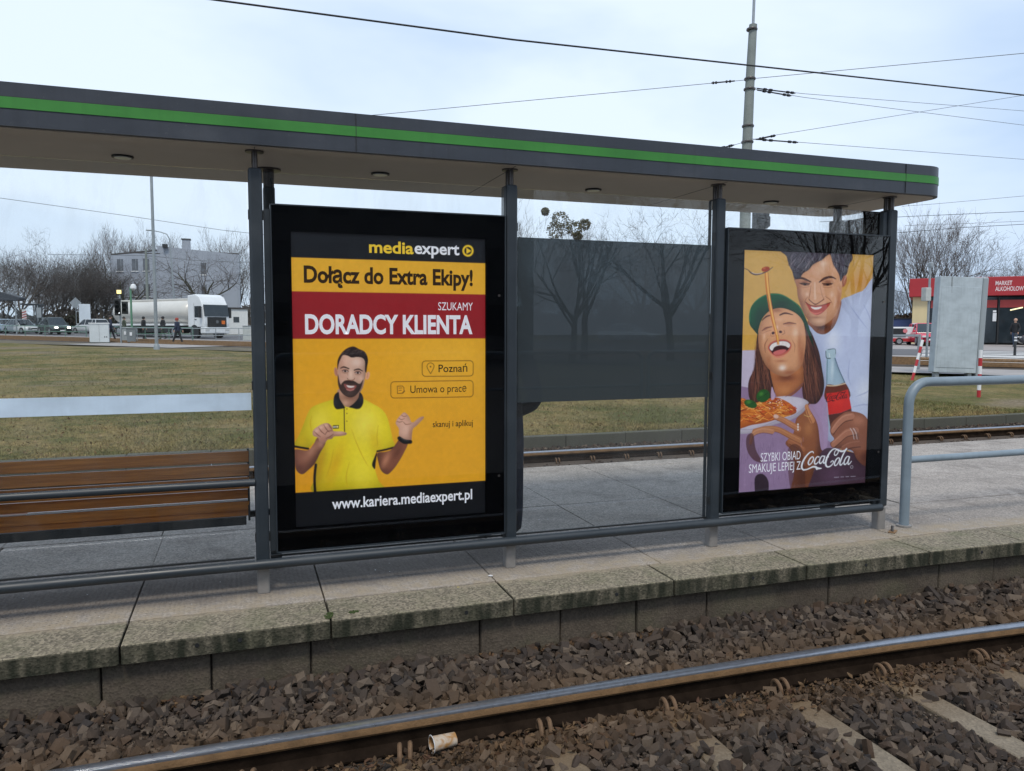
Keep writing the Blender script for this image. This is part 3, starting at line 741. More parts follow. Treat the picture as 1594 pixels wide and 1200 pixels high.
# ---- lettering
def text_poly(body, offset=0.0, space=1.0):
    cu = bpy.data.curves.new('t', 'FONT'); cu.body = body; cu.size = 1; cu.offset = offset; cu.space_character = space; cu.resolution_u = 4
    o = bpy.data.objects.new('t', cu); COL.objects.link(o); bpy.context.view_layer.update()
    me = bpy.data.meshes.new_from_object(o.evaluated_get(bpy.context.evaluated_depsgraph_get()))
    bpy.data.objects.remove(o); bpy.data.curves.remove(cu); return me
CAPH = None
def lettering(name, body, mat, parent, x0, x1, zb, cap, fn=None, offset=.0, shear=0.0, y=0.0, space=1.0):
    """one line of text, its ink from x0 to x1, capitals `cap` high on the base line zb, facing -y"""
    global CAPH
    if CAPH is None:
        h = text_poly('H'); CAPH = max(v.co.y for v in h.vertices)
    me = text_poly(body, offset, space); us = [v.co.x for v in me.vertices]
    a, b = min(us), max(us); sx = (x1 - x0) / (b - a); sz = cap / (CAPH)
    me.name = name
    for v in me.vertices:
        u = (v.co.x - a) * sx + v.co.y * sz * shear; vv = v.co.y * sz
        q = fn(x0 + u, zb + vv) if fn else (x0 + u, y, zb + vv)
        v.co = Vector(q)
    me.materials.clear(); me.materials.append(mat)
    o = bpy.data.objects.new(name, me); COL.objects.link(o); o.parent = parent
    return o
# ------------------------------------------------------------------ poster with the shop assistant
def poster_one():
    c = Canvas(-1.315, -.167, .366, 2.062, 430, .92)
    def band(z0, z1, col):
        j0 = int((c.z1 - z1) * c.k); j1 = int(math.ceil((c.z1 - z0) * c.k)); c.a[max(0, j0):j1] = s2l(col)
    band(.366, 2.07, (228, 164, 40)); band(1.913, 2.07, (30, 31, 36)); band(1.724, 1.913, (232, 172, 56)); band(1.457, 1.724, (150, 36, 42)); band(.36, .567, (20, 20, 24))
    m = np.zeros_like(c.full); j = int((c.z1 - .567) * c.k); m[:j] = 1
    m0 = m.copy(); m0[:int((c.z1 - 1.455) * c.k)] = 0; c.blob((700, 560), 90, 60, (240, 186, 70), .45, m0); c.blob((480, 740), 60, 60, (222, 148, 24), .5, m0)
    # shirt
    sh_ = [(520, 622), (503, 627), (487, 634), (480, 644), (473, 662), (466, 679), (459, 694), (480, 698), (490, 690), (493, 705), (492, 725), (491, 745), (493, 768), (596, 768), (590, 748), (585, 732), (583, 720), (588, 703), (614, 696), (612, 682), (608, 664), (603, 648), (595, 637), (580, 628), (566, 621), (545, 616)]
    sm = c.mask(sh_, True) * m; c.put(sm, (232, 208, 40)); c.vol(sm, 14, .40, .5, -.4)
    c.blob((500, 655), 16, 22, (240, 218, 82), .6, sm); c.blob((570, 660), 22, 30, (242, 222, 96), .7, sm); c.blob((522, 725), 10, 34, (214, 164, 24), .75, sm, 20)
    c.blob((500, 720), 8, 40, (190, 134, 20), .55, sm, 10); c.blob((565, 735), 18, 34, (240, 218, 70), .6, sm); c.blob((585, 690), 8, 26, (214, 176, 28), .6, sm, -15); c.blob((470, 685), 9, 14, (216, 180, 26), .6, sm)
    for pts in ([(548, 668), (556, 690), (566, 712), (574, 726)], [(486, 648), (484, 660), (487, 674)], [(590, 662), (588, 680), (589, 695)], [(520, 700), (516, 722), (508, 745)], [(545, 720), (540, 742), (542, 760)]): c.line(pts, [.6, 1.8, .6], (196, 158, 22), .65, sm)
    c.line([(492.5, 724), (490.5, 745), (491.5, 768)], 4.2, (22, 20, 20), 1, m); c.fill([(588, 704), (586, 722), (584.5, 731), (580, 724), (584, 712)], (24, 22, 20))
    c.line([(459, 695.3), (468, 697), (480.5, 699)], 3.4, (26, 22, 20)); c.line([(588.5, 703), (601, 700.5), (614, 697)], 3.2, (26, 22, 20))
    # neck and head
    nm = c.fill([(528, 606), (530, 622), (537, 632), (546, 634), (556, 628), (561, 614), (560, 604)], (196, 150, 128), vol=(5,.4)); c.blob((545, 619), 14, 6, (128, 88, 72), .8, nm); c.blob((538, 628), 5, 5, (208, 164, 140), .6, nm)
    c.ell((524, 579), 2.9, 7, (190, 134, 112), 1, -8); c.ell((573.2, 585), 3.2, 6.4, (218, 160, 128), 1, 14); c.line([(523.5, 575), (524.5, 583)], 1, (130, 84, 70), .7); c.line([(573.5, 581), (572.5, 588)], 1, (168, 112, 88), .7)
    fm = c.fill([(527, 573), (528, 562), (534, 552), (551, 549), (566, 554), (570.5, 564), (570.5, 580), (568, 595), (564, 607), (557, 614), (546, 618), (536, 614), (529.5, 604), (526.8, 590)], (214, 172, 152), vol=(7,.42))
    c.blob((531, 572), 6, 18, (180, 132, 112), .65, fm); c.blob((556, 564), 8, 7, (232, 200, 184), .8, fm); c.blob((547, 583), 3, 8, (232, 196, 176), .8, fm); c.blob((563, 590), 4, 6, (226, 184, 164), .7, fm); c.blob((536, 588), 5, 5, (206, 156, 136), .6, fm)
    # beard, moustache, mouth
    bc = (62, 44, 40)
    c.fill([(526.6, 583), (527, 598), (530.5, 608), (537, 615.5), (546, 619), (554, 616.5), (560.5, 609), (564.5, 600), (566.5, 591), (562, 597), (558.5, 597), (554, 594.5), (547, 593.4), (541, 592.6), (536, 594.5), (532, 599), (529.5, 594), (528, 586)], bc, .96, vol=(3,.3))
    c.blob((546, 613), 10, 4, (96, 78, 72), .55, fm); c.blob((534, 606), 4, 4, (84, 62, 56), .5, fm)
    c.fill([(536.5, 598), (545, 600), (555.5, 600.5), (553, 605.5), (546, 608.5), (539.5, 605)], (150, 86, 80)); c.fill([(540.6, 600), (547, 601), (552.6, 601.4), (550.4, 603.2), (546, 603.8), (542.4, 602.8)], (226, 216, 212)); c.line([(541, 606.6), (546.5, 608), (551.5, 606.4)], 2, (186, 122, 114), .9)
    c.line([(533, 598), (538, 594.5), (545, 594), (546.5, 594.6), (552, 595), (558, 598.5)], [1.5, 4, 4, 4, 1.5], bc)
    # nose, eyes, brows
    c.line([(541.5, 589), (543.5, 591.5), (547.5, 592), (551.5, 591.3), (553, 588.8)], 1.3, (140, 92, 78), .8); c.line([(543, 575), (542, 584)], 1.6, (184, 138, 118), .6)
    for ex, ey in ((538.3, 578), (558, 580.6)):
        c.ell((ex, ey), 5.6, 3.6, (168, 122, 106), .55, 6); c.ell((ex, ey), 3.6, 1.5, (190, 170, 164), 1, 6); c.ell((ex, ey), 1.9, 1.7, (40, 30, 28)); c.line([(ex - 4.6, ey - .6), (ex - 1, ey - 2.2), (ex + 3, ey - 1.6), (ex + 4.8, ey + .4)], 1.2, (62, 42, 38), .9); c.line([(ex - 4, ey + 2.6), (ex, ey + 3.2), (ex + 4, ey + 2.6)], 1, (170, 122, 104), .7)
    c.line([(531, 573.5), (536, 571.5), (544, 574)], [1.2, 2.6, 1.8], (50, 36, 34)); c.line([(552.5, 576.4), (559, 574.8), (565.5, 577.8)], [1.8, 2.6, 1.2], (50, 36, 34))
    hm = c.fill([(526.3, 576), (526.2, 563), (529.5, 554), (536.5, 545.5), (544, 540.8), (552, 539.4), (560, 543.4), (568, 547), (572.5, 554), (574, 562), (572.4, 572), (571.2, 580), (569.2, 577), (569.2, 564), (565.5, 557.6), (557, 555.8), (548.5, 556.8), (542, 553.8), (535, 553), (531.2, 559), (528.4, 566)], (50, 38, 38), vol=(4,.45))
    g1 = random.Random(2)
    for k in range(46): x = g1.uniform(530, 570); y = g1.uniform(543, 553); c.line([(x, y + 3), (x + 3, y), (x + 7, y - 1)], [.3, .9, .3], g1.choice([(96, 82, 80), (30, 22, 22), (70, 56, 54), (112, 98, 94)]), .6, hm)
    for k in range(40): x = g1.uniform(530, 563); y = g1.uniform(598, 617); c.line([(x, y), (x + g1.uniform(-1, 1), y + 3)], [.3, .7, .3], g1.choice([(98, 74, 66), (40, 28, 26), (120, 94, 84)]), .5, fm)
    # collar, placket, badge
    for pts in ([(521, 617), (525, 611.5), (528.5, 611), (530, 621), (536, 631), (538.4, 635), (532, 637), (524, 637), (520, 629)], [(561, 611), (565.5, 616), (567, 626), (563, 635), (557, 637.4), (550, 635.8), (544.5, 634.2), (552, 628), (558.5, 620)]):
        k = c.fill(pts, (27, 27, 31)); c.blob((pts[0][0] + 2, pts[0][1] + 10), 4, 6, (58, 58, 66), .6, k)
    c.line([(536.7, 635), (537, 655), (537.4, 672)], 1.6, (30, 27, 22))
    for y in (637, 644, 656): c.ell((541, y), 1.1, 1.1, (150, 124, 40))
    c.fill([(519, 662.4), (528.4, 662), (528.4, 667.6), (519, 668)], (18, 18, 18), 1, False); c.line([(520, 665.2), (523.6, 665)], 1.3, (240, 240, 230)); c.ell((526, 664.8), 1.4, 1.5, (240, 226, 160))
    # arm and hand on the left
    am = c.fill([(460.5, 700), (480, 701.5), (489, 692), (495, 682), (506, 687), (507, 692), (499, 706), (491, 722), (480, 733), (471, 739), (462.5, 733), (459.5, 720), (459.6, 708)], (146, 98, 80), vol=(7,.5,-.6,-.3))
    c.blob((486, 702), 6, 14, (176, 126, 104), .8, am, 40); c.blob((466, 730), 10, 8, (98, 60, 50), .75, am); c.blob((500, 692), 5, 6, (188, 138, 118), .7, am); c.blob((461, 715), 3, 14, (112, 72, 60), .6, am)
    hm2 = c.fill([(487.5, 675), (489, 669.5), (496, 664), (504, 660), (512, 659.4), (518, 665), (519.5, 671), (525, 672), (534, 672.4), (540.5, 674.5), (539, 677.6), (530, 679.3), (521, 680), (517.5, 683.5), (511, 685), (505, 691.5), (498.5, 688), (496, 682), (489, 679)], (206, 156, 138), vol=(4,.45))
    c.blob((503, 684), 8, 5, (170, 118, 100), .6, hm2); c.blob((530, 674), 8, 2, (222, 176, 156), .7, hm2)
    for pts in ([(490, 672), (495, 677), (500, 680.5)], [(497, 666), (501, 672), (507, 677)], [(505, 661.5), (508.5, 668), (513.5, 673)], [(512, 660), (515, 665), (518, 669)], [(507, 677), (511, 672), (519, 671)], [(508, 683), (515, 680), (520, 676)]): c.line(pts, [.8, 1.7, .8], (122, 76, 64), .85, hm2)
    for p in ((493.5, 671), (500.5, 666), (508.5, 662.5)): c.blob(p, 2.4, 2.2, (228, 184, 166), .8, hm2)
    # arm and hand on the right, wrist watch
    am = c.fill([(588.5, 706), (600, 704), (610, 700.5), (619, 689), (624, 683), (636, 689), (630, 705), (619, 724), (609, 736), (602.5, 739), (594.5, 733), (590, 720)], (140, 90, 70), vol=(6,.5,.6,-.3))
    c.blob((602, 716), 5, 14, (190, 132, 104), .8, am, 25); c.blob((620, 705), 5, 14, (104, 64, 50), .8, am, 30); c.blob((602, 735), 10, 4, (112, 68, 54), .6, am)
    hm2 = c.fill([(617.3, 660), (619, 653.6), (624, 647.5), (630, 642.4), (634.5, 645), (638.5, 650), (641, 656.8), (645, 657.6), (651, 652.5), (656, 649.4), (660.8, 648.8), (660.5, 651.4), (656, 656.5), (649.5, 663), (644, 668), (642.4, 676), (640, 687), (623.5, 681), (622.2, 668)], (214, 168, 148), vol=(5,.4))
    c.blob((633, 668), 6, 9, (226, 184, 164), .6, hm2); c.blob((640, 676), 3, 8, (176, 126, 104), .6, hm2)
    for pts in ([(618.5, 656), (623, 657.5), (628, 656)], [(621.5, 651), (626, 653.4), (631, 651.6)], [(626, 646.4), (630, 648.8), (634.4, 647.6)], [(629, 657), (633, 661), (641, 660)]): c.line(pts, [.8, 1.6, .8], (146, 96, 80), .85, hm2)
    c.line([(622.5, 682.4), (630, 687.6), (640, 688.4)], [6, 7.6, 6.4], (24, 24, 27)); c.line([(625, 682), (631, 685.6), (637, 686.4)], 1.4, (74, 74, 80), .8)
    # the rounded boxes and little pictograms
    dk = (66, 44, 16)
    def rbox(x0, y0, x1, y1, dy):
        r = 5; P = []
        for cx, cy, a0 in ((x1 - r, y0 + r, -90), (x1 - r, y1 - r, 0), (x0 + r, y1 - r, 90), (x0 + r, y0 + r, 180)):
            for a in (0, 30, 60, 90): P.append((cx + r * math.cos(R(a0 + a)), cy + r * math.sin(R(a0 + a)) + dy * (1 - (cx - x0) / (x1 - x0))))
        c.line(P + P[:1], 1.1, dk, .95, None, False)
    rbox(658.5, 561.5, 738, 585.5, .6); rbox(609.5, 592.5, 738, 618, 2)
    c.line([(671.6, 582), (667.5, 575), (666, 570), (668, 566.4), (671.6, 565), (675.4, 566.6), (677, 570), (675.4, 575), (671.6, 582)], 1.0, dk); c.ell((671.5, 571), 1.2, 1.2, dk)
    c.line([(627, 612.5), (620, 613), (619.6, 601.5), (627.5, 601), (630, 603.6), (630, 608)], 1.0, dk, 1, None, False); c.line([(622, 604.5), (627, 604.2)], .9, dk); c.line([(622, 608), (626, 607.8)], .9, dk); c.line([(628, 612), (630.8, 609)], 1.8, dk)
    # logo roundel
    c.ell((730, 390), 8.6, 9, (244, 202, 60)); c.ell((730, 390), 5.9, 6.2, (34, 33, 36)); c.fill([(727.6, 385.4), (735.2, 390.2), (727.6, 394.8)], (244, 202, 60), 1, False)
    c.finish(3, .15)
    return c
P1 = poster_one(); po1 = P1.sheet('poster', case1, .024)
fl = lambda px, py, base: (px - base.x, .0215 - base.y, py - base.z)
def ink(name, col, g=.92):
    m = pm(name, [float(v) * g for v in s2l(col)], .55, 0, .02, 4, spec=.3)
    b = [n for n in m.node_tree.nodes if n.type == 'BSDF_PRINCIPLED'][0]; b.inputs['Emission Color'].default_value = rgba([float(v) * g for v in s2l(col)]); b.inputs['Emission Strength'].default_value = BACKLIGHT
    return m
IK = {'yellow': ink('yellow ink', (246, 206, 62)), 'white': ink('white ink', (238, 238, 244)), 'brown': ink('dark brown ink', (52, 36, 20)), 'black': ink('black ink', (30, 24, 18))}
b1 = case1.location
def put_text(par, base, body, col, x0, x1, yb, cap_px, off=.0, name='lettering', shear=0.0, xb=None):
    a = trace(x0, yb); b = trace(x1, yb if xb is None else xb); cap = trace(x0, yb - cap_px)[1] - a[1]
    return lettering(name, body, IK[col], par, a[0], b[0], a[1], cap, lambda x, z: fl(x, z, base), off, shear)
put_text(po1, b1, 'media', 'yellow', 575.5, 645, 392.2, 18.0, .024)
put_text(po1, b1, 'expert', 'white', 646.5, 716.5, 394.0, 18.0, .022)
put_text(po1, b1, 'Dołącz do Extra Ekipy!', 'brown', 473.5, 737.5, 438.5, 24.8, .032)
put_text(po1, b1, 'SZUKAMY', 'white', 683.5, 737.5, 482.5, 12.2, .0)
put_text(po1, b1, 'DORADCY KLIENTA', 'white', 475.5, 737, 518.8, 28.6, .034)
put_text(po1, b1, 'Poznań', 'black', 684, 729, 579.5, 11.6, .006)
put_text(po1, b1, 'Umowa o pracę', 'black', 640, 727.5, 612.2, 11.6, .0)
put_text(po1, b1, 'skanuj i aplikuj', 'black', 675, 737.5, 665.6, 9.2, .006)
put_text(po1, b1, 'www.kariera.mediaexpert.pl', 'white', 517.5, 736.5, 793.6, 16.2, .020)

# ------------------------------------------------------------------ poster with the cola drinkers
def poster_two():
    c = Canvas(1.690, 2.826, .365, 2.064, 430, .84)
    c.a[:] = s2l((206, 164, 100))
    c.blob((1170, 400), 60, 60, (206, 166, 100), .6); c.blob((1345, 440), 34, 26, (196, 138, 62), .9); c.blob((1165, 520), 40, 50, (214, 164, 76), .7)
    c.fill([(1140, 546), (1185, 545), (1185, 620), (1140, 620)], (196, 184, 204), 1, False)
    c.fill([(1140, 598), (1180, 606), (1300, 590), (1320, 780), (1140, 790)], (150, 128, 156), 1, False)
    # white T-shirt
    tm = c.fill([(1262, 505), (1262, 540), (1284, 590), (1284, 660), (1300, 690), (1372, 690), (1372, 447), (1346, 453), (1326, 461), (1312, 469), (1306, 500), (1286, 512)], (196, 204, 234), vol=(16,.35,.5,-.3))
    c.blob((1300, 530), 16, 20, (226, 230, 248), .8, tm); c.blob((1280, 560), 10, 40, (176, 184, 216), .7, tm); c.blob((1350, 610), 20, 24, (226, 230, 246), .7, tm); c.blob((1318, 520), 6, 40, (188, 194, 224), .6, tm, -10)
    for pts in ([(1327, 476), (1340, 494), (1354, 512)], [(1348, 474), (1356, 490), (1362, 508)], [(1335, 618), (1350, 612), (1360, 606)], [(1330, 634), (1348, 630), (1362, 632)], [(1326, 560), (1324, 585), (1328, 600)]): c.line(pts, [.8, 3.2, .8], (146, 154, 192), .55, tm)
    # his neck and head
    nk = c.fill([(1262, 498), (1300, 478), (1312.5, 468), (1311.5, 482), (1306, 500), (1299, 512), (1288, 520), (1277, 519), (1268, 511)], (168, 110, 76), vol=(6,.4)); c.blob((1284, 509), 22, 8, (84, 48, 36), .95, nk); c.blob((1305, 485), 4, 12, (196, 138, 100), .7, nk)
    c.ell((1317, 437), 4.6, 10, (176, 116, 92), 1, 12); c.line([(1318, 431), (1315.6, 438), (1317, 444)], 1.4, (110, 66, 52), .8)
    fm = c.fill([(1239, 430), (1243.5, 446), (1245.5, 462), (1250, 476), (1256, 490), (1263, 500), (1271, 506.5), (1282, 507.5), (1294, 501), (1304, 490.5), (1310.5, 478), (1313, 463), (1314.5, 445), (1313, 425), (1304, 402), (1290, 394), (1270, 402), (1252, 418)], (218, 164, 132), vol=(11,.42,.5,-.4))
    c.blob((1281, 420), 13, 10, (226, 182, 156), .8, fm); c.blob((1297, 462), 9, 12, (220, 168, 138), .75, fm); c.blob((1252, 458), 5, 10, (216, 166, 138), .7, fm); c.blob((1309, 470), 5, 26, (160, 108, 84), .65, fm); c.blob((1246, 440), 4, 14, (160, 104, 80), .5, fm); c.blob((1279, 500), 14, 5, (226, 180, 150), .7, fm); c.blob((1262, 494), 5, 8, (156, 104, 80), .5, fm)
    c.blob((1251, 470), 6, 26, (136, 86, 66), .5, fm, -14); c.blob((1257, 438.6), 10, 3.6, (112, 68, 56), .65, fm); c.blob((1292, 438.4), 11, 3.6, (112, 68, 56), .65, fm); c.blob((1260, 458), 4, 4, (238, 196, 172), .6, fm); c.blob((1299, 458), 5, 5, (238, 196, 172), .55, fm); c.blob((1286, 410), 9, 6, (244, 208, 186), .6, fm); c.blob((1274, 494), 14, 2, (120, 74, 58), .5, fm)
    c.line([(1272, 440), (1272, 452), (1272.5, 464)], [3, 4, 6], (228, 186, 160), .8, fm); c.line([(1266, 444), (1264.5, 456), (1262.8, 464)], [1, 2.4, 2], (158, 104, 80), .7, fm); c.line([(1280, 444), (1283, 458), (1285.6, 464)], [1, 1.8, 2], (168, 112, 86), .6, fm)
    c.line([(1262.8, 466), (1267, 470), (1273, 473.6), (1280, 470), (1286, 465.6)], [1.8, 1.6, 2.4, 1.6, 1.8], (92, 48, 38), .9)
    c.fill([(1258, 471.5), (1266, 475.8), (1273, 476.5), (1281, 476), (1296, 471.4), (1289, 482), (1281, 488.6), (1273.5, 490.6), (1266, 486), (1261.5, 478.5)], (176, 84, 72))
    c.fill([(1266, 477.4), (1273, 478.4), (1282.8, 477.4), (1279.4, 480.6), (1273, 481.8), (1268.4, 480.2)], (232, 220, 216)); c.line([(1264, 484), (1273, 488.6), (1283, 485)], [1, 3.6, 1], (206, 120, 106), .9)
    c.line([(1257.5, 470), (1264, 474.4), (1273, 476), (1283, 475), (1296.6, 470.6)], 1.6, (104, 48, 40), .9)
    c.line([(1261, 462), (1257, 468), (1256.5, 475)], [.8, 1.8, .6], (140, 88, 70), .7, fm); c.line([(1288, 461), (1296, 467), (1299.5, 474)], [.8, 1.8, .6], (140, 88, 70), .7, fm)
    for pts, w_ in (([(1241, 434), (1250, 432.6), (1258, 435), (1266, 438.8)], [2, 4.4, 4, 2]), ([(1279, 439), (1287, 433.4), (1297, 431), (1305, 434)], [2.4, 5, 4.4, 1.6])): c.line(pts, w_, (74, 50, 48), .95)
    for ex, ey, an in ((1256.5, 442, 6), (1292, 442.4, -6)):
        c.ell((ex, ey), 7.6, 2.4, (96, 64, 58), .8, an); c.line([(ex - 8.4, ey - 1.4), (ex, ey - .6), (ex + 8, ey - 1.2)], 1.4, (52, 32, 30), .95); c.ell((ex, ey + .6), 2.2, 1.7, (40, 26, 26)); c.line([(ex - 7, ey + 4), (ex, ey + 5.2), (ex + 7, ey + 3.8)], 1.2, (160, 108, 84), .7)
    hr = c.fill([(1224, 386), (1228, 399), (1231.5, 412), (1236.5, 422), (1239, 431), (1243, 434), (1249, 432), (1254, 425), (1262, 420), (1270, 411), (1283, 404.4), (1292, 397), (1296.6, 397), (1300.5, 410), (1306, 420), (1310, 428), (1312.4, 438), (1317, 430), (1322, 426), (1325, 413), (1331, 402), (1329, 392), (1326, 386)], (86, 80, 92), vol=(7,.4))
    for k in range(26):
        x = 1229 + k * 3.7
        if x < 1292: c.line([(x + 8, 392), (x + 3, 402), (x + 4, 412 + 10 * math.sin(k))], [.7, 1.6, .6], [(58, 52, 60), (126, 118, 130), (96, 90, 102)][k % 3], .75, hr)
        else: c.line([(x - 2, 394), (x + 2, 408), (x + 6, 424)], [.7, 1.6, .6], [(58, 52, 60), (120, 112, 124), (100, 94, 104)][k % 3], .75, hr)
    gg = random.Random(12); hb = np.clip(c.blur(hr, 3) * 1.6, 0, 1)
    for k in range(120):
        if k % 3: x0, y0 = gg.uniform(1229, 1296), gg.uniform(388, 408); P_ = [(x0, y0), (x0 - gg.uniform(2, 8), y0 + 8), (x0 - gg.uniform(6, 16), y0 + gg.uniform(14, 22))]
        else: x0, y0 = gg.uniform(1296, 1328), gg.uniform(388, 404); P_ = [(x0, y0), (x0 + gg.uniform(0, 4), y0 + 10), (x0 + gg.uniform(-2, 4), y0 + gg.uniform(18, 30))]
        c.line(P_, [.4, gg.uniform(.7, 1.4), .4], gg.choice([(44, 38, 44), (58, 52, 58), (34, 30, 36), (120, 112, 120), (96, 88, 98), (148, 138, 144)]), gg.uniform(.4, .85), hb)
    c.line([(1330, 402), (1333, 408), (1331, 414)], .8, (110, 90, 84), .8)
    # her hair, neck, face, cap
    for pts in ([(1183, 518), (1180, 545), (1178, 572), (1170, 590), (1168, 606), (1172, 624), (1186, 632), (1202, 628), (1210, 606), (1205, 582), (1194, 564), (1187, 546)], [(1254, 505), (1265, 515), (1272, 530), (1279, 550), (1283.5, 576), (1286.5, 596), (1284.5, 613), (1276, 627), (1263, 632), (1254, 620), (1252, 600), (1252, 575), (1256, 545)]):
        h = c.fill(pts, (92, 58, 52), vol=(7, .5))
        cx = sum(p[0] for p in pts) / len(pts)
        gg = random.Random(int(cx)); top = sorted(pts, key=lambda p: p[1])[0]
        hb = c.blur(h, 4)
        for k in range(130):
            u = gg.uniform(-1, 1); x0 = top[0] + u * 5; x1 = cx + u * 15 + gg.uniform(-3, 3); y1 = gg.uniform(575, 636); ph = gg.uniform(0, 6)
            P_ = [(x0 + (x1 - x0) * t ** .8 + 2.2 * math.sin(ph + t * 7), top[1] + 4 + (y1 - top[1] - 4) * t) for t in np.linspace(gg.uniform(0, .4), 1, 7)]
            c.line(P_, [.4, gg.uniform(.7, 1.5), .4], gg.choice([(34, 20, 20), (48, 28, 26), (66, 40, 36), (128, 84, 66), (168, 118, 92), (146, 98, 78), (92, 56, 48)]), gg.uniform(.45, .9), np.clip(hb * 1.6, 0, 1))
        c.blob((cx, 560), 8, 26, (36, 22, 22), .45, h)
    nk = c.fill([(1203, 570), (1228, 586), (1251, 568), (1254, 596), (1244, 610), (1228, 620), (1214, 620), (1207, 600)], (186, 124, 84), vol=(7,.4)); c.blob((1228, 588), 24, 8, (116, 68, 50), .85, nk); c.blob((1225, 608), 12, 8, (204, 142, 98), .7, nk)
    fm = c.fill([(1184, 518), (1188, 502), (1197, 488), (1214, 479), (1232, 481), (1246, 489), (1255, 505), (1258, 530), (1255, 556), (1250, 571), (1240, 580), (1228, 586), (1215, 584), (1204, 578), (1194, 566), (1187, 549), (1184, 534)], (222, 164, 128), vol=(11,.42,.4,-.5))
    c.blob((1222, 572), 8, 6, (236, 200, 180), .85, fm); c.blob((1241, 522), 9, 16, (228, 172, 138), .7, fm); c.blob((1192, 530), 5, 16, (220, 164, 130), .7, fm); c.blob((1252, 555), 7, 24, (152, 94, 68), .7, fm); c.blob((1212, 483), 14, 4, (140, 86, 62), .6, fm); c.blob((1200, 575), 8, 8, (160, 100, 74), .5, fm); c.blob((1232, 580), 14, 4, (150, 90, 66), .6, fm)
    c.fill([(1198.5, 541), (1204, 533), (1216, 528.6), (1228, 529), (1235.6, 535.4), (1233.4, 545), (1224, 552.6), (1211, 555), (1203, 549)], (196, 108, 96)); c.fill([(1200.5, 541), (1206, 534.6), (1217, 531), (1228, 531.4), (1234, 536.4), (1230, 545), (1220, 551), (1209, 552), (1203.6, 547)], (70, 26, 26))
    c.fill([(1201.4, 541.5), (1206, 535.2), (1217, 531.6), (1228, 532), (1233.6, 536.6), (1231.4, 541.4), (1226, 538.6), (1217, 537.6), (1209, 540.4), (1205.4, 546)], (242, 232, 228)); c.fill([(1207, 549), (1214, 545.4), (1223, 544), (1228, 545.4), (1221, 550.6), (1211, 552.4)], (206, 118, 116))
    for x in (1207, 1212, 1217, 1222, 1227): c.line([(x, 533), (x + .3, 539)], .6, (176, 150, 150), .6)
    c.line([(1204, 551), (1214, 556.6), (1226, 553.6)], [1, 3, 1], (218, 138, 122), .9)
    c.ell((1207, 518.4), 2.6, 2.2, (78, 38, 32), 1, -25); c.ell((1218.6, 516.6), 2.6, 2.0, (78, 38, 32), 1, 10); c.line([(1203, 519), (1204, 523), (1209, 523)], 1, (150, 92, 70), .7); c.line([(1224, 514), (1225.4, 518.6), (1221, 520.6)], 1.2, (150, 92, 70), .8); c.blob((1213, 512), 4, 4, (226, 174, 144), .7, fm)
    c.line([(1189.5, 515), (1196, 510.6), (1205, 508.6)], [1, 2.6, 1.4], (84, 46, 40), .9); c.line([(1223, 504.4), (1232, 502.4), (1243, 504)], [1.4, 3, 1], (84, 46, 40), .9); c.line([(1191, 519), (1198, 515.6), (1204, 514)], 1, (164, 106, 84), .8, fm); c.line([(1224, 508), (1233, 506.6), (1242, 508)], 1.2, (224, 178, 156), .8, fm)
    c.line([(1189.5, 499), (1196, 493), (1203.5, 490.6)], [1.4, 3, 2], (62, 36, 34), .95); c.line([(1217.5, 490.4), (1226, 487.4), (1238, 490)], [2.6, 3.4, 1.2], (62, 36, 34), .95)
    c.blob((1242, 518), 6, 8, (244, 204, 176), .6, fm); c.blob((1193, 524), 3, 6, (238, 194, 166), .6, fm); c.blob((1213, 509), 2.4, 3, (246, 208, 184), .7, fm); c.blob((1221, 573), 6, 3.6, (250, 226, 212), .8, fm); c.blob((1248, 535), 5, 26, (158, 100, 74), .55, fm); c.blob((1195, 512), 7, 3, (150, 94, 72), .6, fm, -25); c.blob((1232, 505), 10, 3.4, (150, 94, 72), .55, fm); c.blob((1218, 497), 9, 4, (232, 180, 148), .6, fm); c.blob((1200, 560), 5, 9, (168, 108, 80), .5, fm); c.blob((1219, 562), 12, 2.4, (150, 88, 70), .55, fm)
    c.line([(1198.6, 528), (1194, 537), (1195, 549)], [.8, 2.6, .8], (142, 84, 62), .75, fm); c.line([(1236, 528), (1241, 538), (1240, 549)], [.6, 1.8, .6], (160, 100, 76), .7, fm)
    cap = c.fill([(1170.5, 505), (1169.3, 491), (1173, 477), (1182, 466), (1194, 459), (1207, 456.3), (1222, 458.6), (1238, 468), (1249, 477), (1256, 491), (1262, 506), (1267, 524), (1270, 540), (1263, 524), (1257, 508), (1249.5, 494), (1238, 485), (1222, 479.6), (1208, 481), (1197, 487.5), (1188.5, 499), (1184, 514), (1183.5, 521), (1176, 513)], (22, 92, 62), vol=(7,.5))
    c.blob((1184, 490), 9, 18, (16, 66, 48), .8, cap, 20); c.blob((1222, 472), 16, 6, (14, 62, 46), .8, cap); c.line([(1170.5, 500), (1172, 479), (1182, 467), (1195, 460), (1208, 457.6), (1223, 460), (1238, 469), (1248, 478), (1255, 490)], 1.6, (56, 138, 98), .8, cap)
    # noodles up to the fork
    for d, col in ((-2.0, (202, 118, 48)), (0, (232, 160, 84)), (2.0, (188, 96, 36)), (1, (244, 186, 112))): c.line([(1196.6 + d, 424), (1198.4 + d, 448), (1201.5 + d, 470), (1206.5 + d * .9, 496), (1213 + d * .6, 522), (1215 + d * .5, 536)], [2.0, 2.8, 2.4, 2.8, 2.6, 1.8], col, .95)
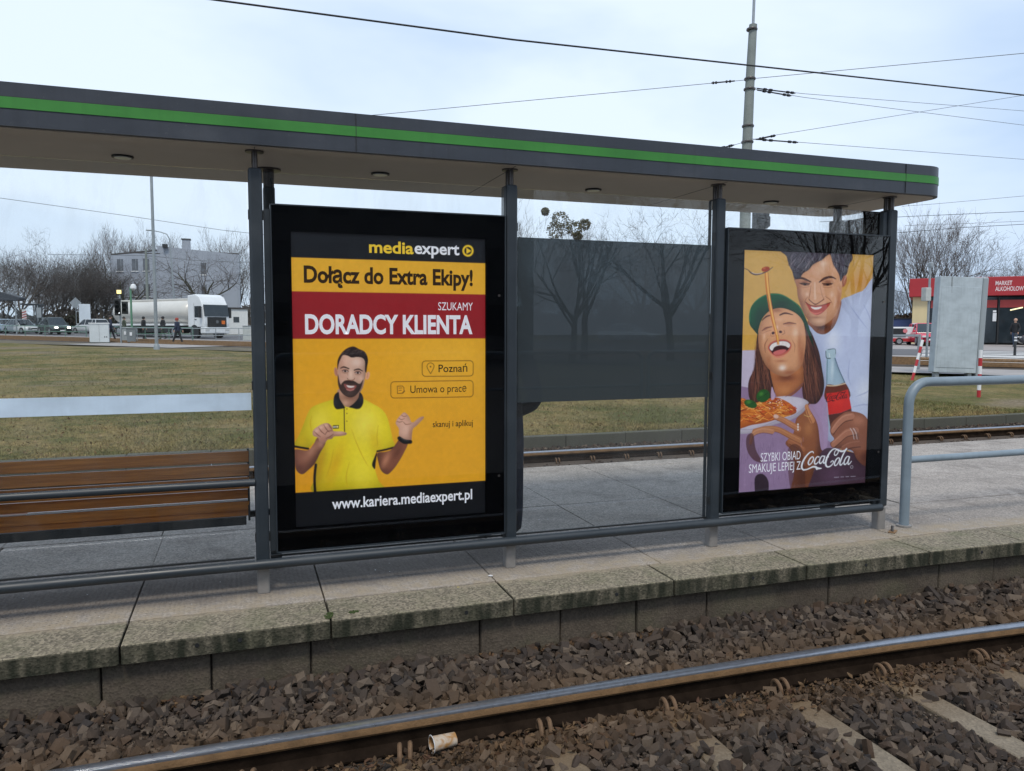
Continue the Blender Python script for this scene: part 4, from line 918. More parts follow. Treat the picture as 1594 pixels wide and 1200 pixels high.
    c.line([(1162, 417.6), (1168, 420), (1173, 424.6), (1180, 427), (1189, 425.6), (1198, 422), (1206.5, 415.6)], [1.6, 1.4, 3, 3.4, 2.6, 2, 1.2], (98, 82, 84)); c.line([(1174, 424), (1181, 426), (1190, 424.6)], 1, (216, 200, 196), .9); c.ell((1195.4, 418.6), 6.6, 3.8, (160, 74, 44), 1, -14); c.blob((1193, 417), 3, 1.6, (206, 122, 78), .8)
    # bowl of pasta
    c.fill([(1150, 662), (1152, 674), (1164, 675.5), (1182, 672), (1210, 661), (1232, 655), (1250, 645), (1262, 630), (1258, 623), (1244, 618.6), (1222, 617), (1200, 622), (1150, 640)], (206, 198, 212), vol=(6,.35)); c.line([(1151, 669), (1178, 668), (1212, 656), (1240, 647), (1260, 630)], 1.4, (158, 146, 166), .8)
    pm_ = c.fill([(1148, 626), (1160, 620), (1176, 628), (1196, 622), (1212, 619), (1228, 625), (1240, 634), (1243, 642), (1234, 647), (1216, 652), (1196, 658), (1174, 662), (1148, 666)], (206, 118, 50), vol=(6,.4))
    g = random.Random(5)
    for k in range(150):
        x = g.uniform(1150, 1238); y = g.uniform(626, 658) - .10 * (x - 1150); a = g.uniform(-.6, .9); l = g.uniform(7, 17)
        c.line([(x - l * math.cos(a) / 2, y - l * math.sin(a) / 2), (x, y - g.uniform(-2, 2)), (x + l * math.cos(a) / 2, y + l * math.sin(a) / 2)], [.8, 1.5, .8], g.choice([(240, 172, 92), (226, 146, 66), (252, 200, 128), (150, 56, 22), (196, 60, 28), (120, 44, 20), (236, 160, 76)]), .9, pm_)
    for k in range(30): c.ell((g.uniform(1200, 1222), g.uniform(621, 637)), .9, .7, g.choice([(236, 214, 206), (176, 40, 30), (150, 30, 26)]), .9)
    for k in range(24): c.ell((g.uniform(1232, 1243), g.uniform(633, 644)), 1, .8, g.choice([(196, 60, 30), (168, 44, 26)]), .8)
    for cc, rx, ry, an in (((1191.5, 616.5), 11, 9.6, -40), ((1172, 629), 10.5, 6, 20)):
        l = c.ell(cc, rx, ry, (44, 96, 44), 1, an); c.blob((cc[0] - 3, cc[1] - 3), 5, 4, (92, 146, 70), .8, l); c.line([(cc[0] - rx * .7, cc[1] + ry * .5), cc, (cc[0] + rx * .7, cc[1] - ry * .5)], .9, (26, 64, 32), .8, l)
    # her hand under the bowl
    h = c.fill([(1243, 652), (1255, 641), (1262, 628), (1269, 633), (1278, 648), (1284, 666), (1286, 690), (1284, 712), (1270, 735), (1264, 785), (1232, 785), (1240, 735), (1236, 704), (1226, 690), (1238, 676)], (150, 98, 66), vol=(9,.5)); c.blob((1262, 668), 12, 14, (178, 124, 84), .8, h); c.blob((1280, 700), 8, 40, (98, 58, 42), .8, h); c.blob((1252, 745), 18, 30, (96, 60, 46), .75, h)
    for pts, w_, col in (([(1178, 672), (1196, 668), (1214, 669), (1232, 678), (1248, 686)], [10, 11, 11, 12, 12], (176, 122, 86)), ([(1172, 690), (1176, 676), (1190, 670), (1206, 672)], [7, 9, 10, 9], (186, 134, 104)), ([(1210, 649), (1222, 654), (1234, 661), (1246, 668)], [9, 11, 12, 13], (182, 126, 92)), ([(1259, 633), (1262, 643), (1268, 655)], [9, 11, 12], (190, 132, 92)), ([(1232, 687), (1244, 693), (1254, 700)], [9, 10, 10], (160, 106, 74))):
        c.line(pts, w_, col); c.line([(p[0], p[1] + 4.4) for p in pts], 1.2, (96, 56, 42), .7); c.line([(p[0], p[1] - 2) for p in pts], 2, tuple(min(255, v + 26) for v in col), .5)
    c.ell((1211.5, 648.5), 4, 3, (222, 184, 172), .9, 20)
    for y in (0, 4, 8): c.ell((1245.6, 661 + y), 1.2, 1.6, (226, 220, 216))
    c.line([(1255, 646), (1262, 649), (1267, 646)], 1, (214, 184, 120), .9)
    c.fill([(1205, 602), (1210, 618), (1204, 622)], (196, 172, 200), .9); c.line([(1226, 618), (1240, 610), (1253, 597)], 1.2, (112, 84, 112), .7)
    c.fill([(1262, 632), (1276, 628), (1292, 612), (1292, 690), (1282, 700), (1276, 660)], (170, 146, 176), .9)
    for k in range(150):
        x = g.uniform(1152, 1256); y = g.uniform(680, 772)
        c.line([(x, y), (x + g.uniform(-2, 2), y + g.uniform(5, 16))], .8, g.choice([(176, 152, 180), (116, 94, 120), (164, 142, 170), (92, 70, 92)]), .45)
    c.fill([(1178, 746), (1190, 738), (1200, 752), (1196, 784), (1182, 784)], (46, 32, 36), .9); c.fill([(1166, 680), (1176, 676), (1180, 700), (1190, 720), (1176, 716), (1166, 700)], (88, 56, 56), .8); c.fill([(1230, 700), (1252, 700), (1256, 770), (1236, 770)], (92, 58, 48), .6)
    # lower right: dark sleeve
    c.fill([(1286, 700), (1310, 700), (1345, 706), (1372, 690), (1372, 780), (1266, 785), (1272, 730)], (84, 62, 76), 1); c.blob((1345, 712), 18, 14, (66, 42, 40), .8); c.blob((1300, 740), 26, 20, (108, 84, 104), .7)
    # bottle
    c.fill([(1290.5, 556), (1303, 556), (1306, 568), (1314, 584), (1321, 600), (1325, 616), (1328, 634), (1332, 668), (1298, 676), (1292, 640), (1290, 604)], (168, 190, 206), vol=(5,.45)); c.blob((1299, 575), 4, 20, (206, 222, 232), .8)
    c.line([(1291.5, 560), (1291, 580), (1290.5, 604)], 1.6, (92, 118, 136), .9); c.line([(1303.5, 558), (1310, 576), (1318, 594), (1322, 604)], 1.8, (66, 92, 112), .9)
    c.fill([(1288.6, 546), (1295, 543), (1303.5, 543.4), (1304.6, 551), (1302.6, 557), (1291, 558.6)], (176, 196, 206)); c.line([(1289, 547), (1290, 557), (1296, 558)], 2, (74, 88, 96), .9); c.line([(1292, 544.6), (1303, 543.2), (1304.4, 551)], 1.3, (60, 76, 84), .9); c.line([(1294, 550), (1295, 556)], 1.5, (232, 240, 244), .9)
    c.fill([(1290, 600), (1306, 600), (1320, 597), (1326, 620), (1290, 624)], (112, 58, 36)); c.line([(1291, 600.4), (1304, 600.6), (1319.6, 597)], 2.2, (224, 196, 164), .9)
    lb = c.fill([(1290, 612.6), (1306, 611), (1323.6, 606.6), (1329, 636), (1312, 643), (1293.4, 646)], (206, 52, 44), 1, False); c.blob((1308, 625), 12, 8, (226, 74, 60), .6, lb)
    c.fill([(1293, 646), (1312, 643), (1329, 636), (1331, 668), (1298, 676)], (96, 52, 40), 1, False)
    # his hand round the bottle
    h = c.fill([(1296, 668), (1299, 658), (1310, 648), (1322, 641), (1336, 641.5), (1348, 646), (1357, 656), (1372, 664), (1372, 716), (1352, 726), (1338, 716), (1330, 702), (1312, 699), (1299, 697), (1296, 690), (1302, 684), (1297, 676)], (152, 102, 80), vol=(9,.5)); c.blob((1340, 655), 16, 10, (182, 128, 104), .8, h); c.blob((1350, 712), 14, 12, (92, 56, 48), .8, h)
    for pts, w_, col in (([(1300, 671), (1308, 660), (1318, 651), (1330, 648)], [9, 12, 13, 12], (178, 126, 104)), ([(1301, 692), (1312, 682), (1322, 674), (1336, 671)], [11, 14, 15, 14], (172, 120, 98)), ([(1316, 698), (1328, 692), (1342, 690)], [9, 11, 12], (146, 98, 78))):
        c.line(pts, w_, col); c.line([(p[0] + 1, p[1] + 6) for p in pts], 1.6, (78, 46, 38), .85); c.line([(p[0] - 1, p[1] - 2.6) for p in pts], 2.4, tuple(min(255, v + 24) for v in col), .6)
    for d in (0, 2.4, 4.8, 7.2): c.line([(1327 + d, 667), (1331 + d, 674), (1333 + d, 684)], 1.1, (206, 206, 210) if d in (0, 4.8) else (96, 90, 92), .9)
    # script on the label and the big white script below
    def script(ox, oy, sc, col, wd, sk=0.0):
        """the flowing two-word script, drawn as thick-and-thin pen strokes (unit box about 85 x 36)"""
        def S(pts, w_): c.line([(ox + sc * x, oy + sc * (y + sk * x)) for x, y in pts], [q * wd for q in w_], col)
        S([(20.4, 5.6), (19, 3.4), (14.5, 4.5), (8, 11), (3.4, 19), (2, 26), (4, 30.2), (9.4, 30.6), (15, 28.4), (19.5, 26.4)], [1.4, 1.6, 1.8, 2.8, 3.4, 3.4, 2.4, 1.8, 1.4, 1.0])   # big C
        S([(5, 31.6), (12, 30), (18, 27.6), (23, 27.4), (27, 30), (33, 30.4)], [1.0, 1.6, 2.2, 3.2, 3.6, .8]); S([(24, 28), (25.4, 31.4), (27.6, 30)], [2.4, 2.2, 1])
        S([(18, 11.5), (14.6, 14.6), (12.2, 20), (13.6, 23.4), (17, 21.4), (20, 16.4), (20, 12.4), (18, 11.5)], [1.6, 2.2, 2.6, 2, 1.6, 2.2, 2, 1.6])    # o
        S([(29, 12.6), (26, 12), (22.6, 17), (22, 21.8), (24.4, 23), (28, 20)], [2, 1.6, 2.6, 2.6, 2, 1.2])    # c
        S([(37, 12), (33.6, 11.6), (30.4, 16), (29.6, 21), (31.6, 22.6), (35, 19), (38, 12), (35.6, 20), (36.8, 22.6), (41, 18.6)], [1.6, 1.6, 2.4, 2.6, 2, 1.4, 2, 2.6, 2, 1.0])   # a
        S([(40.5, 14.2), (43.6, 13.4)], [2.2, 2.0])
        S([(72, 1.8), (68.6, 5.6), (63, 6), (57, 2.8), (52.5, 1.6), (47.4, 5), (42.6, 12), (39.6, 20), (39.6, 26), (42.6, 29), (47.6, 27.4), (51.4, 22.6), (50.2, 20), (47, 22)], [.9, 2.6, 3.0, 1.8, 1.6, 2.4, 3.2, 3.6, 3.2, 2.2, 1.8, 1.6, 1.4, 1.4])   # second C with its long flag
        S([(57.4, 3), (59, 7), (55.6, 11.6), (52.8, 10.4), (54, 5.6), (57.4, 3)], [1.4, 1.6, 1.8, 1.6, 1.4, 1.2])
        S([(59, 16), (56, 18), (53, 24), (53.6, 27.6), (57, 26.4), (60.4, 20.6), (60.6, 17), (59, 16)], [1.6, 2.2, 2.6, 2, 1.6, 2.2, 2, 1.6])    # o
        S([(72.4, 3), (68.4, 8), (64, 17), (61.4, 25), (63, 27.6), (66.6, 24)], [1.6, 2.2, 2.8, 2.8, 2, 1.0])    # l
        S([(76, 15.6), (72.6, 15.2), (69, 20), (67.8, 25.4), (69.8, 27.2), (73.2, 23.6), (76.4, 16), (74, 24.6), (75.4, 27.4), (79.6, 22.8)], [1.6, 1.6, 2.4, 2.6, 2, 1.4, 2, 2.6, 2, 1.0])    # a
    script(1289.2, 613.2, .425, (70, 22, 24), .62, -.16); script(1249.5, 701.5, 1.0, (240, 242, 250), 1.15, -.075)
    P = [(1329.4 + 2.1 * math.cos(a), 727.4 + 2.1 * math.sin(a)) for a in np.linspace(0, 6.283, 12)]; c.line(P, .6, (232, 232, 240), .9)
    for k in range(13):
        if k not in (3, 6, 9): c.line([(1302 + k * 2.6, 743.6 - k * .14), (1303.8 + k * 2.6, 743.5 - k * .14)], 1.0, (196, 190, 204), .8)
    c.finish(4, .30)
    return c
P2 = poster_two(); po2 = P2.sheet('poster', case2, .024)
b2 = case2.location
put_text(po2, b2, 'SZYBKI OBIAD', 'white', 1187, 1249, 719.4, 13.2, .0)
put_text(po2, b2, 'SMAKUJE LEPIEJ Z', 'white', 1168.5, 1249, 737.0, 13.2, .0)
# ------------------------------------------------------------------ bench in the left bay
be = thing('slatted_bench', 'varnished brown slatted bench hung behind the left glass bay', 'bench', (-2.95, .42, 0))
bx0, bx1 = -4.35, -1.565
def slat(y0, y1, z0, z1, name, tilt=0):
    M_ = Matrix.Translation((0, (y0 + y1) / 2, (z0 + z1) / 2)) @ Matrix.Rotation(R(tilt), 4, 'X') @ Matrix.Translation((0, -(y0 + y1) / 2, -(z0 + z1) / 2))
    MB().box((bx0, y0, z0), (bx1, y1, z1), 0, M_).build(name, M['wood'], be, True, False, .005)
slat(.245, .290, .724, .790, 'back_slat', -6); slat(.262, .312, .640, .708, 'back_slat', -6); slat(.284, .334, .556, .626, 'back_slat', -6); slat(.318, .362, .490, .545, 'back_slat', -6)
slat(.315, .375, .420, .478, 'seat_slat'); slat(.390, .450, .424, .476, 'seat_slat'); slat(.465, .525, .424, .476, 'seat_slat'); slat(.540, .60, .424, .476, 'seat_slat')
slat(.345, .385, .380, .416, 'front_rail')
MB().box((-2.74, .316, .4785), (bx1 - .01, .366, .483)).build('metal_strip', M['white_paint'], be, True)
MB().box((bx0 + .02, .35, .322), (bx1 - .02, .41, .374)).build('beam', M['dark_paint'], be, True, False, .004)
for x in (bx0 + .02, bx0 + .95, bx1 - .003):
    mb = MB(); mb.prism([(.30, .36), (.60, .36), (.60, .418), (.41, .418), (.345, .50), (.305, .80), (.285, .80), (.318, .47)], x - .006, x + .006, 0, 'yz'); mb.build('bracket', M['dark_paint'], be, True)
    if x < -2: MB().tube([(x + .03, .43, -.01), (x + .03, .43, .33)], .024, 12).build('leg', M['dark_paint'], be, True, True)
    else: MB().tube([(x, .52, .35), (-1.375, .545, .35)], .022, 12).build('side_arm', M['dark_paint'], be, True, True)

# ------------------------------------------------------------------ tracks
def rail_prof():
    # flat-bottomed rail, foot on z = 0, head on z = .15
    h = [(.0335, .100), (.0350, .134), (.031, .1445), (.018, .1495)]
    s = [(.068, 0), (.068, .009), (.030, .020), (.012, .032), (.010, .080), (.016, .092)] + h
    return s + [(-a, b) for a, b in s[::-1]]
def rail(name, label, yfun, ztop, x0, x1, group, step=.5):
    pr = rail_prof(); n = len(pr); V = []; F = []; mi = []
    xs = np.arange(x0, x1 + .01, step)
    for x in xs:
        y = yfun(x)
        for a, b in pr: V.append((x, y + a, ztop - .15 + b))
    for i in range(len(xs) - 1):
        for k in range(n):
            k2 = (k + 1) % n; F.append((i * n + k, (i + 1) * n + k, (i + 1) * n + k2, i * n + k2))
            a, b = pr[k], pr[k2]; zc = (a[1] + b[1]) / 2
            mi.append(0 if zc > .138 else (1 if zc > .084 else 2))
    mb = MB(); mb.v = V; mb.f = F; mb.m = mi
    o = mb.build(name, [M['steel_top'], M['rust'], M['rust_shaded']], None, False, True)
    return tag(o, label, 'rail', group)
RY = -1.075
def ry(x): return RY - .0125 * max(0, x - .2) ** 2 if x < 6 else RY - .0125 * 33.6 - .145 * (x - 6)
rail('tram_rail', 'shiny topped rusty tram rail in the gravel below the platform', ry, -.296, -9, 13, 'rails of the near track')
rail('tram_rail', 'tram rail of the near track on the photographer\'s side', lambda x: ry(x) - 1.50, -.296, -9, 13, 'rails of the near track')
rail('tram_rail', 'rusty tram rail in front of the grass kerb behind the platform', lambda x: 5.50, -.200, -30, 45, 'rails of the back track', 2)
rail('tram_rail', 'rail of the back track hidden right behind the platform', lambda x: 4.03, -.200, -30, 45, 'rails of the back track', 2)
def spring_clip(mb, x, y, z, sg, s=1.0):
    """two hoops of rusty spring steel gripping the rail foot"""
    for dx in (-.024, .024):
        pts = []
        for a in np.linspace(-20, 200, 12):
            pts.append((x + dx * s + .010 * math.cos(R(a)) * s, y + sg * (.052 - .052 * math.cos(R(a))) * s - sg * .01, z + .044 * math.sin(R(a)) * s + .002))
        mb.tube(pts, .0112 * s, 8)
        mb.tube([pts[-1], (pts[-1][0] - dx * .6 * s, pts[-1][1] - sg * .01, pts[-1][2] - .012)], .0078 * s, 8)
SLX = [-7.775 + .685 * k for k in range(30)]
for x in SLX:
    y = ry(x); t = thing('sleeper', '', 'sleeper', (x, y - .75, -.62), 0, 'concrete sleepers of the near track')
    mb = MB(); mb.box((x - .080, y - 1.85, -.62), (x + .080, y - .155, -.437), 0)
    mb.build('sleeper_body', M['sleeper'], t, True, False, .012)
    mb = MB(); spring_clip(mb, x, y - .070, -.428, -1); mb.build('spring_clip', M['clip'], t, True, True)
    mb = MB(); spring_clip(mb, x, y - 1.42, -.428, 1); mb.build('spring_clip', M['clip'], t, True, True)
    k = SLX.index(x)
    if x < -1.2 or x > 2.9: t['label'] = 'concrete sleeper of the near track buried in gravel'
    else: t['label'] = {-1: '', 0: ''}.get(k, None) or ('concrete sleeper bedded in the gravel, %s' % {10: 'left of the paper cup', 11: 'its clip beside the paper cup', 12: 'first one right of the paper cup', 13: 'with a chipped corner stone on its end', 14: 'clearly bare, with the clip above it', 15: 'longest bare one at the right edge', 16: 'cut off by the right edge'}.get(k, 'near track'))
for k, x in enumerate([1.47 + .538 * k for k in range(28)]):
    o = MB(); spring_clip(o, x, 5.50 - .058, -.342, -1, .95); q = o.build('spring_clip', M['clip'], None, False, True)
    tag(q, 'rusty spring clip on the rail behind the platform', 'rail clip', 'clips of the back rail')
grid_sheet('ballast_bed', M['dirt'], -9.3, 13, -3.16, -.40, .5, .4, lambda x, y: (x, y, (-.372 if y > -1.1 else -.475)), 0)
grid_sheet('back_bed', M['bed'], -40, 50, 3.2, 6.2, 1, .5, lambda x, y: (x, y, -.40 if y < 5.55 else -.30), 0)
# kerb that holds the turf
mb = MB(); x = -30.0
while x < 46:
    mb.box((x + .004, 6.16, -.45), (x + .996, 6.31, -.088 + rnd.uniform(-.008, .004))); x += 1.0
tag(mb.build('grass_kerb', M['kerb'], bevel=.012), 'dark mossy concrete kerb along the near edge of the grass', 'kerb')

# ------------------------------------------------------------------ crushed stone, leaves, grass
def hull(seed, n=15, sq=(1, 1, 1)):
    g = random.Random(seed); bm = bmesh.new()
    for i in range(n):   # broken stone: knocked-off box corners, not pebbles
        c = (1 if i & 1 else -1, 1 if i & 2 else -1, 1 if i & 4 else -1)
        v = Vector([q * g.uniform(.5, 1.0) for q in c]) if i < 8 else Vector([g.uniform(-1, 1) for _ in c]).normalized() * g.uniform(.8, 1.15)
        bm.verts.new((v.x * sq[0], v.y * sq[1], v.z * sq[2]))
    r = bmesh.ops.convex_hull(bm, input=bm.verts)
    bmesh.ops.delete(bm, geom=list({e for k in ('geom_unused', 'geom_interior') for e in r[k] if isinstance(e, bmesh.types.BMVert)}), context='VERTS')
    bmesh.ops.triangulate(bm, faces=bm.faces); bm.verts.index_update()
    V = np.array([v.co[:] for v in bm.verts]); F = np.array([[v.index for v in f.verts] for f in bm.faces]); bm.free(); return V, F
def rand_rot(g, n, flat=1.0):
    q = g.normal(0, 1, (n, 4)); q[:, 1:3] *= flat; q /= np.linalg.norm(q, axis=1)[:, None]
    w_, x, y, z = q.T
    return np.stack([np.stack([1 - 2 * (y * y + z * z), 2 * (x * y - z * w_), 2 * (x * z + y * w_)], -1), np.stack([2 * (x * y + z * w_), 1 - 2 * (x * x + z * z), 2 * (y * z - x * w_)], -1), np.stack([2 * (x * z - y * w_), 2 * (y * z + x * w_), 1 - 2 * (x * x + y * y)], -1)], 1)
def scatter(name, mat, pos, size, templates, seed, flat=1.0):
    g = np.random.default_rng(seed); n = len(pos); which = g.integers(0, len(templates), n); Vs = []; Fs = []; o = 0
    Rm = rand_rot(g, n, flat)
    for t, (V, F) in enumerate(templates):
        idx = np.where(which == t)[0]
        if not len(idx): continue
        W_ = np.einsum('nij,vj->nvi', Rm[idx], V) * size[idx][:, None, None] + pos[idx][:, None, :]
        Vs.append(W_.reshape(-1, 3)); Fs.append((F[None] + (np.arange(len(idx)) * len(V))[:, None, None] + o).reshape(-1, 3)); o += len(idx) * len(V)
    return np_mesh(name, np.concatenate(Vs), np.concatenate(Fs), mat)
rocks = [hull(s, 11 + s % 5, [(1.35, .95, .62), (1.15, 1.05, .5), (1.05, .95, .8), (1.6, .8, .6)][s % 4]) for s in range(26)]
def rusty(nt, L, tc, col):   # iron dust brushed off the wheels lies near the rail
    g = N(nt, 'ShaderNodeNewGeometry'); sp = N(nt, 'ShaderNodeSeparateXYZ'); L(g.outputs['Position'], sp.inputs[0])
    a = N(nt, 'ShaderNodeMath', operation='ADD', i_1=1.16); L(sp.outputs['Y'], a.inputs[0])
    b = N(nt, 'ShaderNodeMath', operation='ABSOLUTE'); L(a.outputs[0], b.inputs[0])
    n = N(nt, 'ShaderNodeTexNoise', i_Scale=3.0, i_Detail=3.0); L(g.outputs['Position'], n.inputs['Vector'])
    mr = N(nt, 'ShaderNodeMapRange', i_1=.10, i_2=.42, i_3=.9, i_4=0.0); L(b.outputs[0], mr.inputs[0])
    m = N(nt, 'ShaderNodeMath', operation='MULTIPLY'); L(mr.outputs[0], m.inputs[0]); L(n.outputs['Fac'], m.inputs[1])
    x = N(nt, 'ShaderNodeMix', data_type='RGBA'); L(m.outputs[0], x.inputs[0]); L(col, x.inputs[6]); x.inputs[7].default_value = rgba((.115, .068, .032)); return x.outputs[2]
M['stone'] = island_mat('crushed stone', [(.022, .018, .016), (.060, .044, .034), (.036, .029, .024), (.094, .069, .050), (.031, .027, .026), (.070, .046, .031), (.044, .035, .030), (.125, .096, .072), (.033, .026, .022)], .85, .12, 90, rusty)
g = np.random.default_rng(21)
def field(x0, x1, y0, y1, sp, z, jz, curve=True):
    X, Y = np.meshgrid(np.arange(x0, x1, sp), np.arange(y0, y1, sp)); X = X.ravel() + g.uniform(-.5, .5, X.size) * sp; Y = Y.ravel() + g.uniform(-.5, .5, Y.size) * sp
    return np.stack([X, Y, z + g.uniform(-jz, jz, X.size)], -1)
P = [field(-6, 8, -1.05, -.47, .039, -.352, .012), field(-6, 8, -1.04, -.47, .057, -.330, .012), field(-6, 8, -3.0, -1.15, .040, -.455, .012), field(-6, 8, -3.0, -1.22, .057, -.434, .012)]
P = np.concatenate(P)
ryv = np.array([ry(x) for x in P[:, 0]])
d = P[:, 1] - ryv
keep = (np.abs(d) > .048) & (np.abs(d + 1.5) > .06) & (P[:, 1] < -.495 + np.array([bend(x) for x in P[:, 0]]))
# sleepers stay bare apart from a few strays
sl = np.min(np.abs(P[:, 0][:, None] - np.array(SLX)[None]), 1)
keep &= ~((sl < .098) & (d < -.235) & (P[:, 2] > -.49) & (g.random(len(P)) > np.where(P[:, 0] < .9, np.where(P[:, 0] < .1, .62, .30), .02)))
# inner side by the rail lies lower; wall side rises to just under the head
P[:, 2] += np.where(d > 0, np.clip((.16 - d) / .16, 0, 1) * .014 + np.clip((d - .34) / .25, 0, 1) * .028, -np.clip((d + .22) / .16, 0, 1) * .030)
big = g.uniform(.015, .033, len(P)) * np.where(g.random(len(P)) > .86, 1.45, 1)
P[:, 2] += .012 * np.sin(P[:, 0] * 2.7 + P[:, 1] * 4) + .008 * np.sin(P[:, 0] * 7.1)
stuff(scatter('ballast', M['stone'], P[keep], big[keep], rocks, 3), 'brown grey crushed stone ballast round the near tram rail', 'gravel')
P = np.concatenate([field(0, 26, 5.57, 6.16, .055, -.275, .012), field(-12, 26, 5.2, 5.44, .06, -.40, .01)])
stuff(scatter('ballast', M['stone'], P, g.uniform(.018, .032, len(P)), rocks[:8], 4), 'grey crushed stone between back rail and grass kerb', 'gravel')
n = 15000; X = g.uniform(-4.5, 6, n); Y = np.where(g.random(n) < .4, g.uniform(-1.02, -.5, n), g.uniform(-2.4, -1.2, n)); Z = np.where(Y > -1.1, -.326, -.424) + g.uniform(-.012, .008, n)
ck = ~((np.min(np.abs(X[:, None] - np.array(SLX)[None]), 1) < .10) & (Y < -1.15))
stuff(scatter('stone_chips', M['stone'], np.stack([X, Y, Z], -1)[ck], g.uniform(.003, .008, n)[ck], rocks[:6], 8), 'fine stone chips and dust lying between the ballast stones', 'gravel')
leafV = np.array([(-1, 0, 0), (-.3, .42, .12), (.4, .36, .2), (1, 0, .05), (.4, -.36, .16), (-.3, -.42, .22)]); leafF = np.array([(0, 1, 5), (1, 2, 5), (2, 4, 5), (2, 3, 4)])
leafW = leafV.copy(); leafW[:, 2] = np.array([.3, .0, .25, -.2, .1, .5])
n = 5200; X = g.uniform(-4.5, 6, n); a = g.random(n)
Y = np.where(a < .62, np.array([ry(x) for x in X]) - .115 - np.abs(g.normal(0, .11, n)), -.50 - np.abs(g.normal(0, .035, n))); Z = np.where(a < .62, -.418, -.325) + g.uniform(-.014, .014, n)
stuff(scatter('leaf_litter', island_mat('dead leaves', [(.03, .019, .012), (.08, .046, .022), (.05, .031, .019), (.13, .08, .04), (.065, .032, .019)], .8), np.stack([X, Y, Z], -1), g.uniform(.010, .026, n), [(leafV, leafF), (leafW, leafF)], 5, .5), 'curled dead brown leaves along the rail and wall', 'leaves')
# turf blades
def blades(n, x0, x1, y0, y1, h0, h1, wd, seed):
    g = np.random.default_rng(seed); X = g.uniform(x0, x1, n); Y = y0 + (y1 - y0) * g.random(n) ** 1.5
    k = nn(X, Y) < 26.0; X, Y = X[k], Y[k]; n = len(X)
    tm = np.clip((Y - 6.25) / 2, 0, 1)
    Z = np.array([zt(x, y) for x, y in zip(X, Y)]) + .05 * tm * np.sin(X * .31 + 1.2) * np.cos(Y * .23) + .01 * np.sin(X * 2.1 + Y * 1.7)
    patch = .55 + .45 * np.sin(X * 1.3 + np.sin(Y * 1.1) * 2) * np.sin(Y * .9 + X * .4)
    H = g.uniform(h0, h1, n) * (.5 + patch); A = g.uniform(0, 6.28, n); Bd = g.normal(0, .9, (n, 2)) * H[:, None]
    dx, dy = np.cos(A) * wd / 2, np.sin(A) * wd / 2
    V = np.stack([np.stack([X - dx, Y - dy, Z - .01], -1), np.stack([X + dx, Y + dy, Z - .01], -1), np.stack([X + Bd[:, 0], Y + Bd[:, 1], Z + H], -1)], 1).reshape(-1, 3)
    return V, np.arange(3 * n).reshape(-1, 3)
V1, F1 = blades(120000, -9, 13, 6.28, 14, .018, .045, .009, 1); V2, F2 = blades(70000, -20, 26, 12, 40, .022, .05, .018, 2)
stuff(np_mesh('grass', np.concatenate([V1, V2]), np.concatenate([F1, F2 + len(V1)]), M['blade']), 'short patchy yellow green winter grass behind the tracks', 'grass')

n = 2600; X = g.uniform(-9, 13, n); Y = 6.35 + 9 * g.random(n) ** 1.4; Z = np.array([zt(x, y) for x, y in zip(X, Y)]) + .022 + .05 * np.clip((Y - 6.25) / 2, 0, 1) * np.sin(X * .31 + 1.2) * np.cos(Y * .23)
stuff(scatter('lawn_leaves', island_mat('lawn leaves', [(.10, .06, .03), (.20, .13, .06), (.055, .036, .02), (.26, .19, .10)], .85), np.stack([X, Y, Z], -1), g.uniform(.012, .034, n), [(leafV, leafF), (leafW, leafF)], 15, .5), 'small dead brown leaves blown over the near grass', 'leaves')
# ------------------------------------------------------------------ litter
cup = thing('paper_cup', 'crumpled stained paper cup lying beside the rail', 'cup', (-.748, -1.205, -.385), R(8))
def cupmat():
    m, nt, out = _mat('stained paper'); L = nt.links.new; p = N(nt, 'ShaderNodeBsdfPrincipled', i_Roughness=.7)
    tc = N(nt, 'ShaderNodeTexCoord'); n = N(nt, 'ShaderNodeTexNoise', i_Scale=26.0, i_Detail=6.0, i_Distortion=1.0); L(tc.outputs['Object'], n.inputs['Vector'])
    cr = N(nt, 'ShaderNodeValToRGB'); e = cr.color_ramp.elements; e[0].position = .38; e[0].color = rgba((.42, .36, .29)); e[1].position = .62; e[1].color = rgba((.30, .155, .05)); L(n.outputs['Fac'], cr.inputs[0]); L(cr.outputs[0], p.inputs['Base Color']); L(p.outputs[0], out.inputs[0]); return m
mb = MB(); prof = [(.040, -.058), (.0385, -.05), (.031, .058), (.0285, .058), (.0285, .052), (.030, .050), (.0365, -.05), (.0375, -.058)]
n = 22; V = []
for r, h in prof:
    for k in range(n):
        a = 2 * math.pi * k / n; q = 1 + .05 * math.sin(3 * a + h * 60) + .03 * math.sin(5 * a - h * 90)
        V.append((h, r * q * math.cos(a), r * q * .88 * math.sin(a)))
mb.add(V, [(i * n + k, i * n + (k + 1) % n, (i + 1) * n + (k + 1) % n, (i + 1) * n + k) for i in range(5) for k in range(n)] + [(7 * n + k, 7 * n + (k + 1) % n, (k + 1) % n, k) for k in range(n)] + [(6 * n + k, 6 * n + (k + 1) % n, 7 * n + (k + 1) % n, 7 * n + k) for k in range(n)] + [(5 * n + k, 5 * n + (k + 1) % n, 6 * n + (k + 1) % n, 6 * n + k) for k in range(n)] + [[3 * n + k for k in range(n)]])
mb.build('cup_wall', cupmat(), cup, False, True)
mb = MB(); mb.lathe([(.0395, -.0595), (.0425, -.058), (.0395, -.0555)], (0, 0, 0), 'x', 22); rim = mb.build('rolled_rim', M['white_paint'], cup, False, True)
bm = bmesh.new(); bm.from_mesh(rim.data); bmesh.ops.delete(bm, geom=[f for f in bm.faces if len(f.verts) > 4], context='FACES_ONLY'); bm.to_mesh(rim.data); bm.free()
M['scrap'] = pm('white scrap', (.62, .62, .64), .7, 0, .08, 20)
